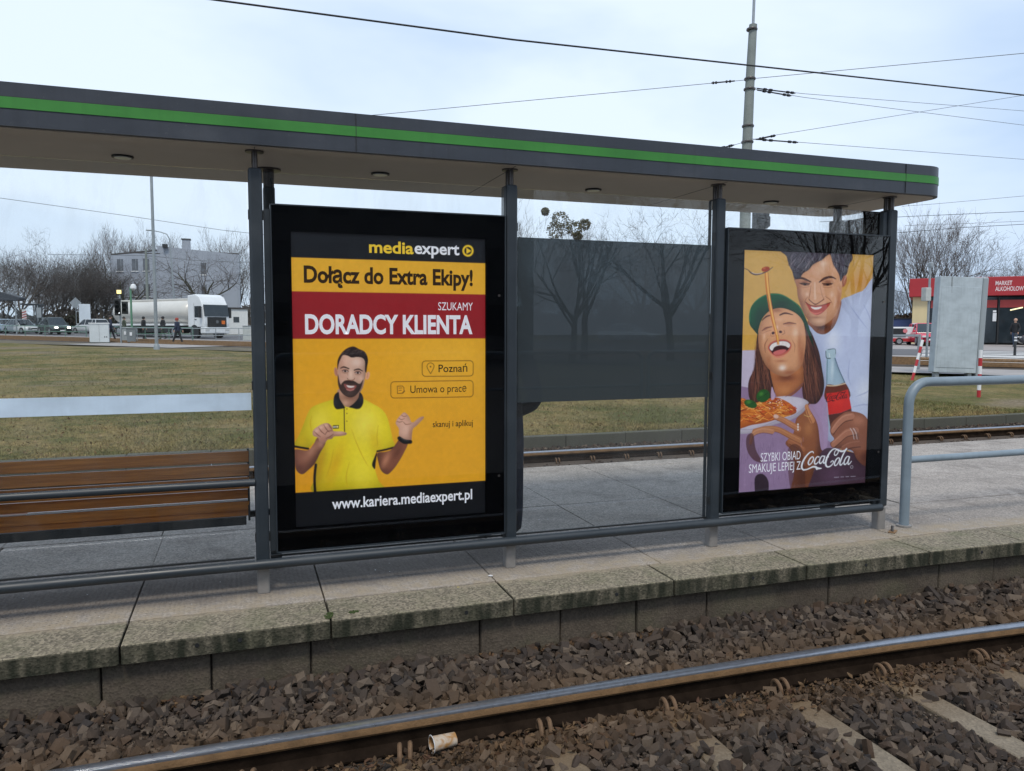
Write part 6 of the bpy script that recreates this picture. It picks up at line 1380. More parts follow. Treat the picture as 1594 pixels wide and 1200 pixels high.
for i, (x, y, lb, cl) in enumerate([(-9.35, 56.9, 'pale grey wheeled bin beside the signal post', (.33, .36, .37)), (-8.65, 53.8, 'dark grey wheeled bin with a white sticker', (.17, .19, .20))]):
    b = thing('wheeled_bin', lb, 'bin', p_at(x, y), R(-6 + 8 * i), 'wheeled bins by the signal'); pmn = pm('bin plastic %d' % i, cl, .55, 0, .08, 4)
    mb = MB(); mb.add([(-.24, -.27, .12), (.24, -.27, .12), (.24, .27, .12), (-.24, .27, .12), (-.30, -.36, 1.02), (.30, -.36, 1.02), (.30, .36, 1.02), (-.30, .36, 1.02)], [(3, 2, 1, 0), (4, 5, 6, 7), (0, 1, 5, 4), (1, 2, 6, 5), (2, 3, 7, 6), (3, 0, 4, 7)]); mb.build('bin_body', pmn, b, False, False, .03)
    MB().box((-.32, -.40, 1.02), (.32, .40, 1.09)).build('lid', pmn, b, False, False, .025)
    for s in (-1, 1):
        mb = MB(); mb.lathe([(.10, s * .20 - .03), (.10, s * .20 + .03)], (s * 0, .30, .10), 'x', 16); w2 = mb.build('bin_wheel', M['tyre'], b)
    MB().box((-.07, -.352, .55), (.07, -.335, .78)).build('sticker', M['white_paint'], b)
mt = pole_thing('tall_mast', 'tall slim galvanised mast standing in the grass', 'mast', p_at(-6.0, 42.1), 13.0, .095, .065, M['galv_pole'])
MB().lathe([(.16, 0), (.16, .25), (.10, .40)], (0, 0, -.05), 'z', 16).build('mast_base', M['galv_pole'], mt, False, True)
lp2 = thing('street_lamp', 'curved arm street lamp behind the tanker, left of the chimney', 'street lamp', p_at(-8.1, 81.2))
MB().tube([(.35, 0, -.2), (.1, 0, 5), (-.1, 0, 9.6), (-.35, 0, 10.1), (-.9, .2, 10.3), (-1.85, .6, 10.5)], [.09, .08, .06, .055, .05, .045], 10).build('lamp_pole', M['galv_pole'], lp2, False, True)
MB().box((-2.3, .48, 10.42), (-1.75, .74, 10.54)).build('lamp_head', M['galv_pole'], lp2, False, False, .03)
cp2 = pole_thing('concrete_mast', 'grey concrete wire mast in front of the building windows', 'mast', p_at(-11.1, 88.0), 9.1, .17, .12, M['conc_pole'])
MB().box((-1.4, -.05, 8.6), (1.4, .05, 8.7)).build('crossarm', M['stub'], cp2)
ds = pole_thing('road_sign', 'back of a diamond shaped road sign on a thin post', 'road sign', p_at(-18.9, 93.2), 3.95, .035, .035, M['galv_pole'])
mb = MB(); mb.prism([(0, 2.75), (.6, 3.35), (0, 3.95), (-.6, 3.35)], -.05, -.035, 0, 'xz'); mb.build('sign_plate', M['galv_pole'], ds)
wb = thing('white_board', 'white upright advertising board beside the road behind the silver car', 'board', p_at(-17.75, 91.5), R(5))
MB().box((-.55, -.08, .6), (.55, .08, 3.2)).build('panel', pm('board white', (.62, .68, .74), .5, 0, .05, 1), wb, False, False, .02)
for s in (-1, 1): MB().box((s * .45 - .05, -.05, -.2), (s * .45 + .05, .05, .6)).build('leg', M['galv_pole'], wb)
# far tram stop at the left edge
fs = thing('far_shelter', 'far tram stop shelter with a dark curved roof at the left edge', 'shelter', p_at(-23.8, 88.0), R(-3)); fs.scale = (1.1, 1.1, 1.13)
mb = MB(); mb.prism([(-2.4, 3.0), (.6, 3.0), (.95, 3.12), (.95, 3.30), (-.4, 3.75), (-2.4, 3.85)], -.9, .9, 0, 'xz'); mb.build('roof', M['fascia'], fs, False, False, .03)
MB().box((.95, -.9, 2.62), (2.5, .9, 2.75)).build('canopy', M['dark_paint'], fs, False, False, .02)
for x in (-2.2, -.9, .55, 2.35): MB().tube([(x, -.8, -.1), (x, -.8, 3.05 if x < .9 else 2.65)], .06, 10).build('post', M['galv_pole'], fs, False, True)
for a, b in ((-2.1, -1.0), (-.8, .45), (.7, 2.2)): MB().box((a, .70, .3), (b, .72, 2.5)).build('glass_pane', M['glass'], fs)
MB().box((2.15, -.85, .9), (2.75, -.75, 2.7)).build('timetable', M['dark_paint'], fs, False, False, .02)
MB().box((2.25, -.86, 1.5), (2.65, -.852, 2.4)).build('poster', M['galv_pole'], fs)
sw = thing('striped_board', 'red and white striped warning board inside the far tram stop', 'warning board', p_at(-23.4, 91.0), 0)
mb = MB()
for k in range(5): mb.add([(-.2, 0, 1.1 + k * .26), (.2, 0, 1.24 + k * .26), (.2, 0, 1.37 + k * .26), (-.2, 0, 1.23 + k * .26), (-.2, .02, 1.1 + k * .26), (.2, .02, 1.24 + k * .26), (.2, .02, 1.37 + k * .26), (-.2, .02, 1.23 + k * .26)], [(3, 2, 1, 0), (4, 5, 6, 7), (0, 1, 5, 4), (1, 2, 6, 5), (2, 3, 7, 6), (3, 0, 4, 7)])
MB().box((-.21, .005, 1.0), (.21, .012, 2.55)).build('board', M['white_paint'], sw); mb.build('red_stripes', M['red_paint'], sw); MB().tube([(0, .03, -.1), (0, .03, 2.4)], .03, 8).build('stake', M['galv_pole'], sw)
def railing(name, label, pts, h, mat, step, mids=(.5,), group='street railings'):
    a = Vector(pts[0]); t = thing(name, label, 'railing', a, 0, group)
    for p, q in zip(pts[:-1], pts[1:]):
        P = Vector(p) - a; Q = Vector(q) - a
        for z in (h,) + tuple(m * h for m in mids): MB().tube([P + Vector((0, 0, z)), Q + Vector((0, 0, z))], .028, 8).build('rail', mat, t, False, True)
        n = max(1, int((Q - P).length / step))
        for k in range(n + 1):
            c = P.lerp(Q, k / n); MB().tube([c - Vector((0, 0, .1)), c + Vector((0, 0, h))], .028, 8).build('post', mat, t, False, True)
    return t
GR = pm('green railing', (.10, .20, .15), .5, 0, .1, 3)
railing('railing', 'thin green railing in front of the far cars', [p_at(-24, 80), p_at(-14.5, 72.5)], .95, GR, 2.2)
railing('railing', 'green railing behind the walkers beside the tanker', [p_at(-12.5, 66.0), p_at(-5.2, 61.5)], 1.0, GR, 1.0)
railing('railing', 'grey steel railing right of the tall mast under the cab', [p_at(-8.8, 58.2), p_at(-4.95, 55.8), p_at(-.2, 57.0)], 1.02, M['galv_pole'], 1.25)
bx = thing('grey_box', 'pale grey box behind the railing at the left post', 'box', p_at(-.9, 61.0), 0)
MB().box((-.6, -.3, 0), (.6, .3, 1.12)).build('box_body', pm('box grey', (.44, .46, .44), .6, 0, .08, 2), bx, False, False, .02); MB().box((-.63, -.33, 1.12), (.63, .33, 1.18)).build('box_lid', M['galv_pole'], bx)

# ------------------------------------------------------------------ buildings
M['pane'] = pm('dull window pane', (.12, .13, .15), .25, 0, .3, .8)
def building_left():
    x0, y0 = -19.45, 124.3; t = thing('grey_building', 'pale grey two storey building with a blank gable and a chimney', 'building', (-10.5, 122, .82))
    W = pm('grey render', (.33, .36, .42), .85, 0, .06, .35); o = Vector(t.location)
    A, B, C_, D_ = Vector((-19.6, 124.4, 0)), Vector((-13.0, 120.8, 0)), Vector((-1.7, 117.9, 0)), None
    back = Vector((-.15, 1, 0)).normalized() * 11
    def wall(name, p, q, h0, h1, th=.3):
        n = (q - p).normalized(); b = Vector((-n.y, n.x, 0)) * th
        V = [p, q, q + b, p + b]; V = [Vector((v.x - o.x, v.y - o.y, -1.0)) for v in V] + [Vector((v.x - o.x, v.y - o.y, (h0 if i in (0, 3) else h1) - o.z)) for i, v in enumerate(V)]
        mb = MB(); mb.add(V, [(3, 2, 1, 0), (4, 5, 6, 7), (0, 1, 5, 4), (1, 2, 6, 5), (2, 3, 7, 6), (3, 0, 4, 7)]); return mb.build(name, W, t)
    wall('wall', A, B, 12.0, 12.55); wall('gable_wall', B + Vector((.02, -.02, 0)), C_, 13.3, 12.15); wall('wall', A + back, A, 12.0, 12.0); wall('wall', C_, C_ + back, 12.1, 12.1)
    mb = MB(); P = [A, B, C_, C_ + back, A + back]; mb.add([(p.x - o.x, p.y - o.y, z - o.z) for p, z in zip(P, (12.0, 12.5, 12.1, 12.1, 12.0))] + [(p.x - o.x, p.y - o.y, z + .25 - o.z) for p, z in zip(P, (12.0, 12.5, 12.1, 12.1, 12.0))], [(4, 3, 2, 1, 0), (5, 6, 7, 8, 9)] + [(i, (i + 1) % 5, (i + 1) % 5 + 5, i + 5) for i in range(5)]); rf = mb.build('roof', M['stub'], t)
    ch = MB().box((-9.55 - o.x, 120.0 - o.y, 11.6), (-8.45 - o.x, 121.2 - o.y, 13.45)).build('chimney', W, rf); MB().box((-9.65 - o.x, 119.9 - o.y, 13.45), (-8.35 - o.x, 121.3 - o.y, 13.6)).build('chimney_cap', M['stub'], rf)
    MB().box((-12.2 - o.x, 119.9 - o.y, 12.2), (-11.5 - o.x, 120.5 - o.y, 12.7)).build('roof_hatch', M['black_plastic'], rf)
    def win(p, q, f, z, w_=1.0, h=1.75):
        n = (q - p).normalized(); c = p.lerp(q, f); nn_ = Vector((n.y, -n.x, 0))
        def bx_(name, a, b, z0, z1, d0, d1, m, par):
            V = [c + n * a + nn_ * d0, c + n * b + nn_ * d0, c + n * b + nn_ * d1, c + n * a + nn_ * d1]; mb = MB(); V = [(v.x - o.x, v.y - o.y, z0 - o.z) for v in V] + [(v.x - o.x, v.y - o.y, z1 - o.z) for v in V]
            mb.add(V, [(3, 2, 1, 0), (4, 5, 6, 7), (0, 1, 5, 4), (1, 2, 6, 5), (2, 3, 7, 6), (3, 0, 4, 7)]); return mb.build(name, m, par)
        w1 = bx_('window', -w_ / 2, w_ / 2, z, z + h, -.05, .02, M['pane'], t); bx_('window_sill', -w_ / 2 - .1, w_ / 2 + .1, z - .14, z, 0, .12, M['white_paint'], w1); bx_('window_frame', .12, .17, z, z + h, .02, .03, M['galv_pole'], w1)
    for f in (.20, .52, .76):
        for z in (6.0, 9.7): win(A, B, f, z)
    for z in (6.0, 9.2): win(B, C_, .56, z, .75, 1.7)
building_left()
sb = thing('white_outbuilding', 'small white outbuilding behind the truck cab', 'building', (-2.2, 101.8, .8), R(6))
MB().box((-1.3, -1, -.3), (1.3, 3, 3.0)).build('wall', M['white_paint'], sb); MB().box((-1.45, -1.15, 3.0), (1.45, 3.1, 3.2)).build('roof', M['stub'], sb); MB().box((-.45, -1.02, 1.3), (.25, -.99, 2.0)).build('window', M['auto_glass'], sb)
# shop on the right; local x along the road, front at local y = 0 looking back at the tracks
SH = sn(1.15, 59.6, .07)
shp = thing('liquor_shop', 'single storey shop with a red fascia reading MARKET ALKOHOLOWY', 'shop', SH, ROAD)
RF = pm('red fascia', (.36, .022, .028), .45, 0, .06, 1); CR = pm('cream wall', (.62, .52, .30), .8, 0, .06, 1)
MB().box((0, 0, -.4), (1.05, 7, 3.35)).build('side_wall', CR, shp); MB().box((1.05, .30, -.4), (14, 7, 3.3)).build('shop_interior', pm('dim shop interior', (.05, .05, .048), .8, 0, .5, 1.4), shp)
MB().box((-.25, -.42, 3.36), (14.2, 7.2, 4.66)).build('fascia', RF, shp, False, False, .03)
for k in range(6):
    x0 = 1.10 + k * 2.12
    wd = MB().box((x0 + .05, .05, .10), (x0 + 2.02, .09, 3.30)).build('shop_window', M['auto_glass'], shp); MB().box((x0 + .06, .035, 2.55), (x0 + 2.01, .046, 3.08)).build('red_banner', pm('red window banner', (.40, .05, .045), .5, 0, .08, 2), wd)
    MB().box((x0 - .05, .0, -.1), (x0 + .045, .12, 3.35)).build('window_post', M['black_plastic'], shp)
lx = SH
def shop_text(body, x0, x1, z, cap, off, y, mat):
    me_o = lettering('lettering', body, mat, shp, x0, x1, z, cap, lambda x, zz: (x, y, zz), off); return me_o
SW = pm('sign white', (.75, .66, .66), .5, 0, .03, 2)
shop_text('MARKET', 5.05, 6.02, 4.07, .29, .012, -.424, SW); shop_text('ALKOHOLOWY', 5.05, 6.85, 3.68, .29, .012, -.424, SW)
MB().box((3.95, -.4235, 3.62), (4.12, -.4205, 4.30)).build('fascia_emblem', SW, shp)
for x0, x1, z0, z1 in ((5.0, 5.22, 1.60, 2.18), (5.0, 5.2, 2.22, 2.36), (4.0, 4.42, 2.38, 2.48)): MB().box((x0, .028, z0), (x1, .048, z1)).build('notice', M['white_paint'], shp)
MB().box((6.0, .02, 2.42), (6.75, .04, 2.50), 0, Matrix.Translation((6.4, 0, 2.46)) @ Matrix.Rotation(R(-14), 4, 'Y') @ Matrix.Translation((-6.4, 0, -2.46))).build('yellow_tube_lamp', emit_mat('lit shop lamp', (1, .9, .55), 1.2), shp)

# ------------------------------------------------------------------ right side furniture
tt = thing('blank_totem', 'blank pale grey advertising totem slightly tilted on the grass edge', 'totem', p_at(20.45, 14.75, -.02), R(-18.5))
Mx = Matrix.Rotation(R(1.8), 4, 'Y')
TG = painted('totem grey', (.40, .46, .50), .45, .30, .4, .12)
MB().box((-.78, -.17, .12), (.60, .17, 3.22), 0, Mx).build('body', TG, tt, False, False, .01); MB().box((-.72, -.182, .28), (.53, -.171, 2.90), 0, Mx).build('face_panel', TG, tt, False, False, .006)
MB().box((.60, -.19, .0), (.80, .19, 3.24), 0, Mx).build('edge_column', pm('totem edge', (.30, .335, .355), .4, .2, .06, 1), tt, False, False, .05)
for x in (-.62, .45): MB().box((x - .06, -.1, -.2), (x + .06, .1, .14), 0, Mx).build('foot', M['galv_pole'], tt)
MB().tube([(-.30, -.176, 2.70), (-.31, -.176, 3.22)], .008, 6).build('crack', M['stub'], tt)
def striped(label, x, y, tilt, h=1.12):
    t = thing('striped_bollard', label, 'bollard', p_at(x, y), 0, 'red and white bollards by the totem'); t.rotation_euler = (0, R(tilt), 0)
    k = 6
    for i in range(k):
        o = MB().tube([(0, 0, h * i / k - (.15 if i == 0 else 0)), (0, 0, h * (i + 1) / k)], .042, 14).build('white_band' if i % 2 else 'red_band', M['white_paint'] if i % 2 else M['red_paint'], t, False, True)
    return t
striped('upright red and white bollard in front of the totem edge', 14.62, 8.95, 0); striped('leaning red and white bollard left of the totem', 17.85, 13.95, 16, 1.25)
def dark_bollard(label, x, y):
    t = thing('dark_bollard', label, 'bollard', p_at(x, y), 0, 'dark bollards before the shop')
    mb = MB(); mb.lathe([(.13, -.05), (.12, .05), (.06, .10), (.055, 1.12), (.03, 1.16)], (0, 0, 0), 'z', 16); mb.build('shaft', M['black_plastic'], t, False, True)
    for z in (.78, .92): MB().tube([(0, 0, z), (0, 0, z + .07)], .060, 14).build('white_ring', M['white_paint'], t, False, True)
dark_bollard('dark bollard with white rings at the right edge before the shop', 33.9, 23.2); dark_bollard('dark bollard before the red car left of the totem', 32.2, 26.5)
gpst = pole_thing('guard_post', 'short grey guard rail post left of the totem', 'post', p_at(21.3, 17.0), 1.3, .055, .055, M['galv_pole']); MB().box((-2.2, -.03, 1.22), (.05, .03, 1.30)).build('guard_rail', M['galv_pole'], gpst)
lmp = thing('lamp_post', 'thin white post with grey boxes behind the totem left edge', 'lamp post', p_at(27.75, 22.65)); MB().tube([(0, 0, -.1), (0, 0, 4.2)], .05, 12).build('post', M['galv_pole'], lmp, False, True)
MB().box((-.32, -.14, 2.65), (-.02, .14, 3.25)).build('box_upper', pm('weathered box', (.42, .44, .42), .6, 0, .1, 4), lmp, False, False, .02); MB().box((-.06, -.10, 4.15), (.12, .10, 4.38)).build('lamp_head', M['galv_pole'], lmp, False, False, .04)
tr = thing('box_trailer', 'small white trailer with red sides and round red badges', 'trailer', p_at(41.9, 37.6, .07), R(-40))
MB().box((-1.0, -.6, .42), (.55, .6, 1.22)).build('trailer_body', M['white_paint'], tr, False, False, .03); MB().box((-1.02, -.63, .22), (.57, .63, .44)).build('red_skirt', M['red_paint'], tr); MB().box((-.85, -.62, .52), (-.05, -.605, 1.12)).build('dark_panel', M['black_plastic'], tr)
for x, z in ((-.1, .95), (.2, .60)):
    mb = MB(); mb.lathe([(.14, -.63), (.14, -.622)], (x, 0, z), 'y', 18); mb.build('round_badge', pm('badge pink', (.65, .2, .22), .5), tr)
for x in (-.45,):
    for s in (-1, 1): wheel(tr, x, s * .62, .24, .16)
yb = thing('yellow_crate', 'yellow storage box beside the red car', 'box', p_at(43.4, 37.0, .07), R(-40)); MB().box((-.4, -.4, 0), (.4, .4, 1.1)).build('crate_body', pm('yellow box', (.50, .36, .04), .6, 0, .1, 3), yb, False, False, .02); MB().box((-.43, -.43, 1.1), (.43, .43, 1.2)).build('crate_lid', M['black_plastic'], yb)
bn = thing('blue_skip', 'dark blue skip behind the white trailer', 'skip', p_at(45.0, 41.2, .07), R(-42)); MB().box((-1.8, -.8, .1), (1.8, .8, 1.75)).build('skip_body', pm('blue skip', (.03, .05, .14), .6, 0, .15, 2), bn, False, False, .04); MB().box((-1.85, -.85, 1.75), (1.85, .85, 1.85)).build('skip_rim', M['black_plastic'], bn)

# big concrete mast between the tracks and all the wires
ms = thing('catenary_mast', 'concrete tram mast with a thin steel top rising over the roof', 'mast', (13.80, 16.95, zt(13.8, 17)))
mz = ms.location.z
MB().tube([(0, 0, -.3), (.0, 0, 7.0 - mz), (.05, 0, 9.2 - mz), (.12, 0, 11.1 - mz)], [.19, .165, .145, .125], 16).build('mast_shaft', M['conc_pole'], ms, False, True)
MB().tube([(.12, 0, 11.05 - mz), (.16, 0, 13.5 - mz)], .045, 10).build('mast_top', M['galv_pole'], ms, False, True)
for z in (7.45, 7.95, 9.1, 9.42, 10.95): MB().lathe([(.19 - .006 * (z - 7), z - mz - .03), (.20 - .006 * (z - 7), z - mz), (.19 - .006 * (z - 7), z - mz + .03)], (.0 + .02 * (z - 7), 0, 0), 'z', 18).build('clamp_band', M['stub'], ms, False, True)
WIRES = [('thick black contact wire crossing above the shelter roof', [(-9, 4.75, 5.10), (-1.78,4.75,5.07),(1.64,4.75,5.06),(10.25,4.75,5.23),(18, 4.75, 5.4)], .011, 0),
 ('span wire running left from the mast collar', [(-8, 25.0, 7.5), (2.79,20.97,8.34),(13.7,16.88,9.36)], .009, 1), ('span wire rising right from the mast collar', [(13.9,16.85,9.41),(19.47,12.08,9.29),(26, 6.5, 9.3)], .009, 1),
 ('upper of the two wires strung right below the mast collar', [(13.90,16.85,9.13),(16.30,17.43,9.46 - .12),(30.91,21.01,11.37 - .35),(40, 23.3, 12.4)], .008, 1), ('lower of the two wires strung right below the mast collar', [(13.90,16.85,9.09),(16.29,17.42,9.22),(28.98,19.44,9.87),(40, 21.3, 10.6)], .008, 1),
 ('wire climbing right from the lower mast bracket', [(13.86,16.74,7.48),(14.38,16.68,7.62),(27.09,18.02,10.50),(36, 19, 12.5)], .008, 1), ('wire sloping gently right from the lower mast bracket', [(13.86,16.74,7.51),(16.26,17.31,7.71),(28.94,19.34,8.47),(38, 21, 9.1)], .008, 1),
 ('short stay wire going left from the lower mast bracket behind the roof', [(13.72,16.88,7.45),(12.83,16.54,7.15),(3.03,13.16,4.63)], .009, 1), ('thin distant wire sagging across the sky at left', [(-40, 62, 12.6), (-18.95,65.89,11.39),(-10.17,67.02,10.60),(-3.0,66.59,9.71),(8, 66.3, 8.9)], .020, 1),
 ('faint highest wire right of the roof end', [(46.70,43.10,10.92),(47.62,40.65,10.81),(51.79,37.10,11.06)], .014, 1), ('dark second wire right of the roof end', [(36.0, 39.6, 8.8), (38.87,35.02,8.70),(42.23,29.59,8.44),(44.5, 26, 8.4)], .016, 0), ('dark lowest wire above the blank totem', [(37.8, 37.2, 7.7), (38.92,34.93,7.71),(40.60,32.23,7.75),(42.22,29.54,7.69),(44, 26.7, 7.7)], .016, 0), ('faint wire just above the lowest one right of the trees', [(48.5, 44.5, 9.7), (51.16,41.45,9.60),(53.65,38.46,9.53)], .014, 1),
 ('tram wire in front of the grey building', [(-20, 87.3, 8.9), (-14.02,85.20,8.86),(-10.59,84.01,8.80),(-6.17,82.44,8.35),(2, 79.6, 8.0)], .022, 1)]
for lb, P, r, m in WIRES:
    tag(MB().tube(P, r, 6).build('overhead_wire', [M['cable'], M['wire_grey']][m], None, False, True), lb, 'wire', 'overhead wires')
def insulator(p, q, label):
    t = thing('insulator', label, 'insulator', p, 0, 'insulators on the mast wires'); d = Vector(q) - Vector(p)
    MB().tube([(0, 0, 0), d], .022, 8).build('rod', M['cable'], t, False, True)
    for k in (.2, .35, .8, .92): MB().tube([d * (k - .03), d * (k + .03)], .042, 10).build('shed', M['cable'], t, False, True)
insulator((14.1, 16.9, 9.14), (15.9, 17.33, 9.29), 'long black insulator on the upper right mast wire'); insulator((14.1, 16.9, 9.09), (15.7, 17.28, 9.17), 'long black insulator on the second right mast wire')
insulator((13.98, 16.72, 7.50), (14.7, 16.72, 7.68), 'short black insulator on the climbing lower wire'); insulator((14.0, 16.78, 7.52), (16.0, 17.25, 7.68), 'long black insulator on the gently sloping lower wire'); insulator((13.3, 16.97, 9.31), (12.6, 17.2, 9.24), 'small black insulator left of the mast collar'); insulator((13.1, 16.65, 7.24), (12.5, 16.42, 7.06), 'small black insulator on the short left stay')

sg2 = pole_thing('traffic_signal', 'dark tram signal seen over the top of the cola poster case', 'traffic light', (12.3, 14.2, zt(12.3, 14.2)), 5.2, .06, .05, M['galv_pole'])
MB().box((-.17, -.14, 4.30), (.13, .12, 5.20)).build('signal_head', M['black_plastic'], sg2, False, False, .04)
for k in range(3):
    mb = MB(); mb.lathe([(.10, -.15), (.11, -.34), (.10, -.34), (.09, -.15)], (-.02, 0, 4.45 + k * .29), 'y', 16); mb.build('visor', M['black_plastic'], sg2)
MB().box((.13, -.05, 4.45), (.36, .05, 4.75)).build('side_plate', M['black_plastic'], sg2, False, False, .03)
# reflected surroundings behind the photographer
rb = thing('opposite_building', 'grey block with rows of windows mirrored in the case glass', 'building', (-3, -34, -.1))
MB().box((-16, -10, -.3), (16, 0, 12.5)).build('wall', pm('dull render', (.16, .16, .16), .9, 0, .08, .4), rb); MB().box((-16.3, -10.3, 12.5), (16.3, .3, 12.9)).build('roof', M['stub'], rb)
for i in range(11):
    for j in range(4): MB().box((-14.6 + i * 2.8, .0, 1.2 + j * 2.9), (-13.2 + i * 2.8, .03, 2.8 + j * 2.9)).build('window', M['auto_glass'], rb)
grid_sheet('near_ground', pm('street behind', (.08, .08, .08), .9, 0, .15, .5), -120, 120, -160, -9.6, 20, 20, lambda x, y: (x, y, -.12), 0)
for i, (x, y, h) in enumerate([(13.5, -30, 11), (15.5, -33, 13), (19, -30, 13), (25, -26, 12), (33, -33, 14), (42, -30, 12), (-24, -28, 12)]):
    tree(x, y, -.1, h, 'AB'[i % 2], i % 3, rnd.uniform(0, 6), 'bare tree mirrored in the cola poster glass', 'mirrored trees')
# a low far-off wood that closes the horizon
g = np.random.default_rng(77); n = 26000; a = g.uniform(-1.25, 1.75, n); rr = g.uniform(185, 235, n); X = -1.6 + rr * np.sin(a); Y = -4.6 + rr * np.cos(a)
hh = (5.5 + 2.2 * np.sin(a * 23) * np.sin(a * 9.1) + 1.2 * np.sin(a * 61)) * g.random(n) ** .8; Z = np.array([zt(x, y) for x, y in zip(X, Y)]) - .2 + hh
stuff(scatter('far_wood', island_mat('far twigs', [(.07, .062, .060), (.10, .088, .082), (.055, .05, .05), (.085, .07, .06)], .95), np.stack([X, Y, Z], -1), g.uniform(.35, .95, n), [(leafV, leafF), (leafW, leafF)], 12), 'low greyish brown far wood along the horizon', 'wood')
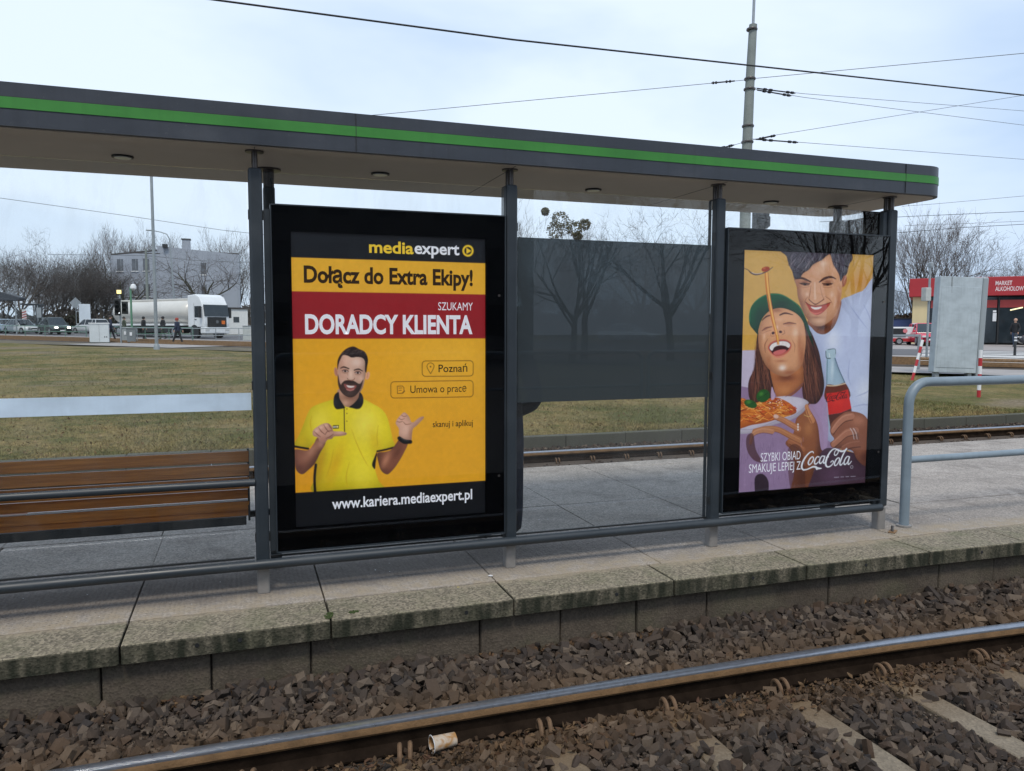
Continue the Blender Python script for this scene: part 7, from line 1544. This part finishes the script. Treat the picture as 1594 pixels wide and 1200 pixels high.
# ------------------------------------------------------------------ people
def person(label, loc, rz, top, legs, shoe, hair, pose='stand', height=1.75, hood=None, group='walkers by the tanker'):
    """one continuous skinned body facing local -y"""
    k = height / 1.75; t = thing('person', label, 'person', loc, rz, group); V = []; E = []; Rd = []; Lb = []
    def v(p, r, par=None, lab=None):
        V.append(Vector(p) * k); Rd.append(((r[0] if isinstance(r, tuple) else r) * k, (r[1] if isinstance(r, tuple) else r) * k)); i = len(V) - 1
        if par is not None: E.append((par, i)); Lb.append((par, i, lab))
        return i
    st = {'stand': (0, 0, 0), 'walk': (.26, -.24, .18), 'pocket': (.02, -.02, 0)}[pose]
    pel = v((0, 0, .96), (.155, .115)); wa = v((0, .005, 1.12), (.145, .105), pel, 't'); chst = v((0, .0, 1.30), (.165, .115), wa, 't'); up = v((0, .01, 1.43), (.13, .09), chst, 't')
    nk = v((0, .0, 1.51), .055, up, 's'); hb = v((0, -.015, 1.575), (.068, .075), nk, 's'); hm = v((0, -.02, 1.65), (.076, .092), hb, 's'); ht = v((0, -.012, 1.715), (.062, .075), hm, 's'); ns = v((0, -.125, 1.625), .012, hm, 's')
    for s in (-1, 1):
        sp = v((s * .165, .01, 1.425), .076, up, 't')
        if pose == 'pocket': el = (s * .262, .05, 1.02); wr = (s * .165, -.075, .94); f = Vector((-.5 * s, -.5, -.7)).normalized()
        elif pose == 'walk': el = (s * .24, .05 * s, 1.14); wr = (s * .245, -.04 - .16 * s, .93); f = Vector((0, -.25, -1)).normalized()
        else: el = (s * .235, .03, 1.13); wr = (s * .25, -.04, .88); f = Vector((0, -.15, -1)).normalized()
        e = v(el, .066, sp, 't'); w1 = v(wr, .046, e, 't'); pw = Vector(wr); pa = v(pw + f * .06, (.036, .022), w1, 's')
        for q, ln in ((-.026, .055), (-.009, .066), (.009, .062), (.025, .048)):
            a = v(pw + f * .10 + Vector((0, q, 0)), .0105, pa, 's'); v(pw + f * (.10 + ln) + Vector((-s * .014, q * 1.05, 0)), .008, a, 's')
        th = v(pw + f * .055 + Vector((-s * .01, -.042, 0)), .012, pa, 's'); v(pw + f * .095 + Vector((-s * .014, -.055, 0)), .009, th, 's')
        dy = st[0] if s > 0 else st[1]
        hp = v((s * .088, .0, .90), .104, pel, 'l'); kn = v((s * .105, -dy * .5 - .015, .50), .080 if pose == 'pocket' else .070, hp, 'l'); an = v((s * .10, -dy + (.05 if dy < 0 else 0), .085 + (.05 if dy < 0 else 0)), .058, kn, 'l')
        hl = v((s * .10, -dy + .05, .045 + (.07 if dy < 0 else 0)), .036, an, 'h'); v((s * .115, -dy - .16, .034), (.040, .030), an, 'h')
    bm = bmesh.new(); sk = bm.verts.layers.skin.verify(); bv = [bm.verts.new(p) for p in V]
    for i, b in enumerate(bv): b[sk].radius = Rd[i]; b[sk].use_root = (i == 0)
    for a, b in E: bm.edges.new((bv[a], bv[b]))
    me = bpy.data.meshes.new('body'); bm.to_mesh(me); bm.free(); o = bpy.data.objects.new('body', me); COL.objects.link(o)
    m = o.modifiers.new('skin', 'SKIN'); m.use_smooth_shade = True; m2 = o.modifiers.new('sub', 'SUBSURF'); m2.levels = 1; m2.render_levels = 1
    bpy.context.view_layer.update(); ev = bpy.data.meshes.new_from_object(o.evaluated_get(bpy.context.evaluated_depsgraph_get())); o.modifiers.clear(); o.data = ev; ev.name = 'body'; o.parent = t
    mats = [M['skin'], top, legs, shoe]
    for x in mats: ev.materials.append(x)
    idx = {'s': 0, 't': 1, 'l': 2, 'h': 3}
    for p in ev.polygons:
        c = p.center; best = 9; li = 1
        for a, b, lab in Lb:
            A, B = V[a], V[b]; d = B - A; u = max(0, min(1, (c - A).dot(d) / max(d.length_squared, 1e-9))); ds = (c - A - d * u).length - Rd[b][0] * .6
            if ds < best: best = ds; li = idx[lab]
        if c.z < 1.0 * k and c.z > .84 * k and li == 2 and c.z > .88 * k: li = 1
        p.material_index = li; p.use_smooth = True
    def dome(name, mat, r, z, y, cut, thick=1.0):
        mb = MB(); P = []
        for i in range(9):
            ph = R(cut + (90 - cut) * i / 8); P.append((max(.002, r * math.cos(ph) * k), (z + r * 1.05 * math.sin(ph)) * k))
        mb.lathe(P, (0, y * k, 0), 'z', 20); ob = mb.build(name, mat, t, False, True); return ob
    if hood: dome('hood', hood, .118, 1.655, .012, -48)
    else: dome('hair', hair, .104, 1.668, .012, -22)
    for s in (-1, 1):
        mb = MB(); mb.lathe([(.002, -.012), (.011, -.008), (.013, 0), (.011, .008), (.002, .012)], (s * .032 * k, -.098 * k, 1.655 * k), 'y', 10); mb.build('eye', M['black_plastic'], t, False, True)
    if group: t.scale = (1.12, 1.12, 1.06)
    return t
def cloth(name, c): return pm(name, c, .85, 0, .15, 14, .3, 80)
C_black = cloth('black cloth', (.014, .015, .018)); C_navy = cloth('navy cloth', (.020, .028, .055)); C_jean = cloth('dark denim', (.028, .034, .055)); C_blue = cloth('blue denim', (.055, .085, .14)); C_olive = cloth('olive coat', (.045, .06, .04)); C_white = cloth('white shoes', (.6, .6, .6)); C_char = cloth('speckled charcoal knit', (.020, .022, .028)); C_red = cloth('red hat', (.30, .05, .035)); C_grey = cloth('grey shoes', (.06, .06, .065))
person('person in dark knit jacket and jeans standing behind the yellow poster case', (.120, .60, 0), R(178), C_char, C_jean, C_black, M['hair'], 'pocket', 1.72, None, None)
person('person in black coat and white shoes beside the white cabinet', p_at(-11.0, 61.5), R(100), C_navy, C_black, C_white, M['hair'], 'walk', 1.80)
person('person in olive coat just left of the signal post', p_at(-10.3, 63.4), R(110), C_olive, C_olive, C_grey, M['hair'], 'walk', 1.72)
person('person in hooded black jacket right of the green post', p_at(-9.05, 64.8), R(70), C_black, C_black, C_grey, M['hair'], 'stand', 1.74, C_black)
person('person in hooded black coat right of the tall mast', p_at(-7.6, 64.4), R(-60), C_black, C_olive, C_grey, M['hair'], 'walk', 1.76, C_black)
person('person in navy jacket and red hat walking in front of the railing', p_at(-5.75, 53.5), R(60), C_navy, C_black, C_black, M['hair'], 'walk', 1.66, C_red)
person('bald person in black jacket and blue jeans by the shop door', sn(7.1, 54.6, .07), R(-70), C_black, C_blue, C_grey, M['skin'], 'walk', 1.80, None, None)
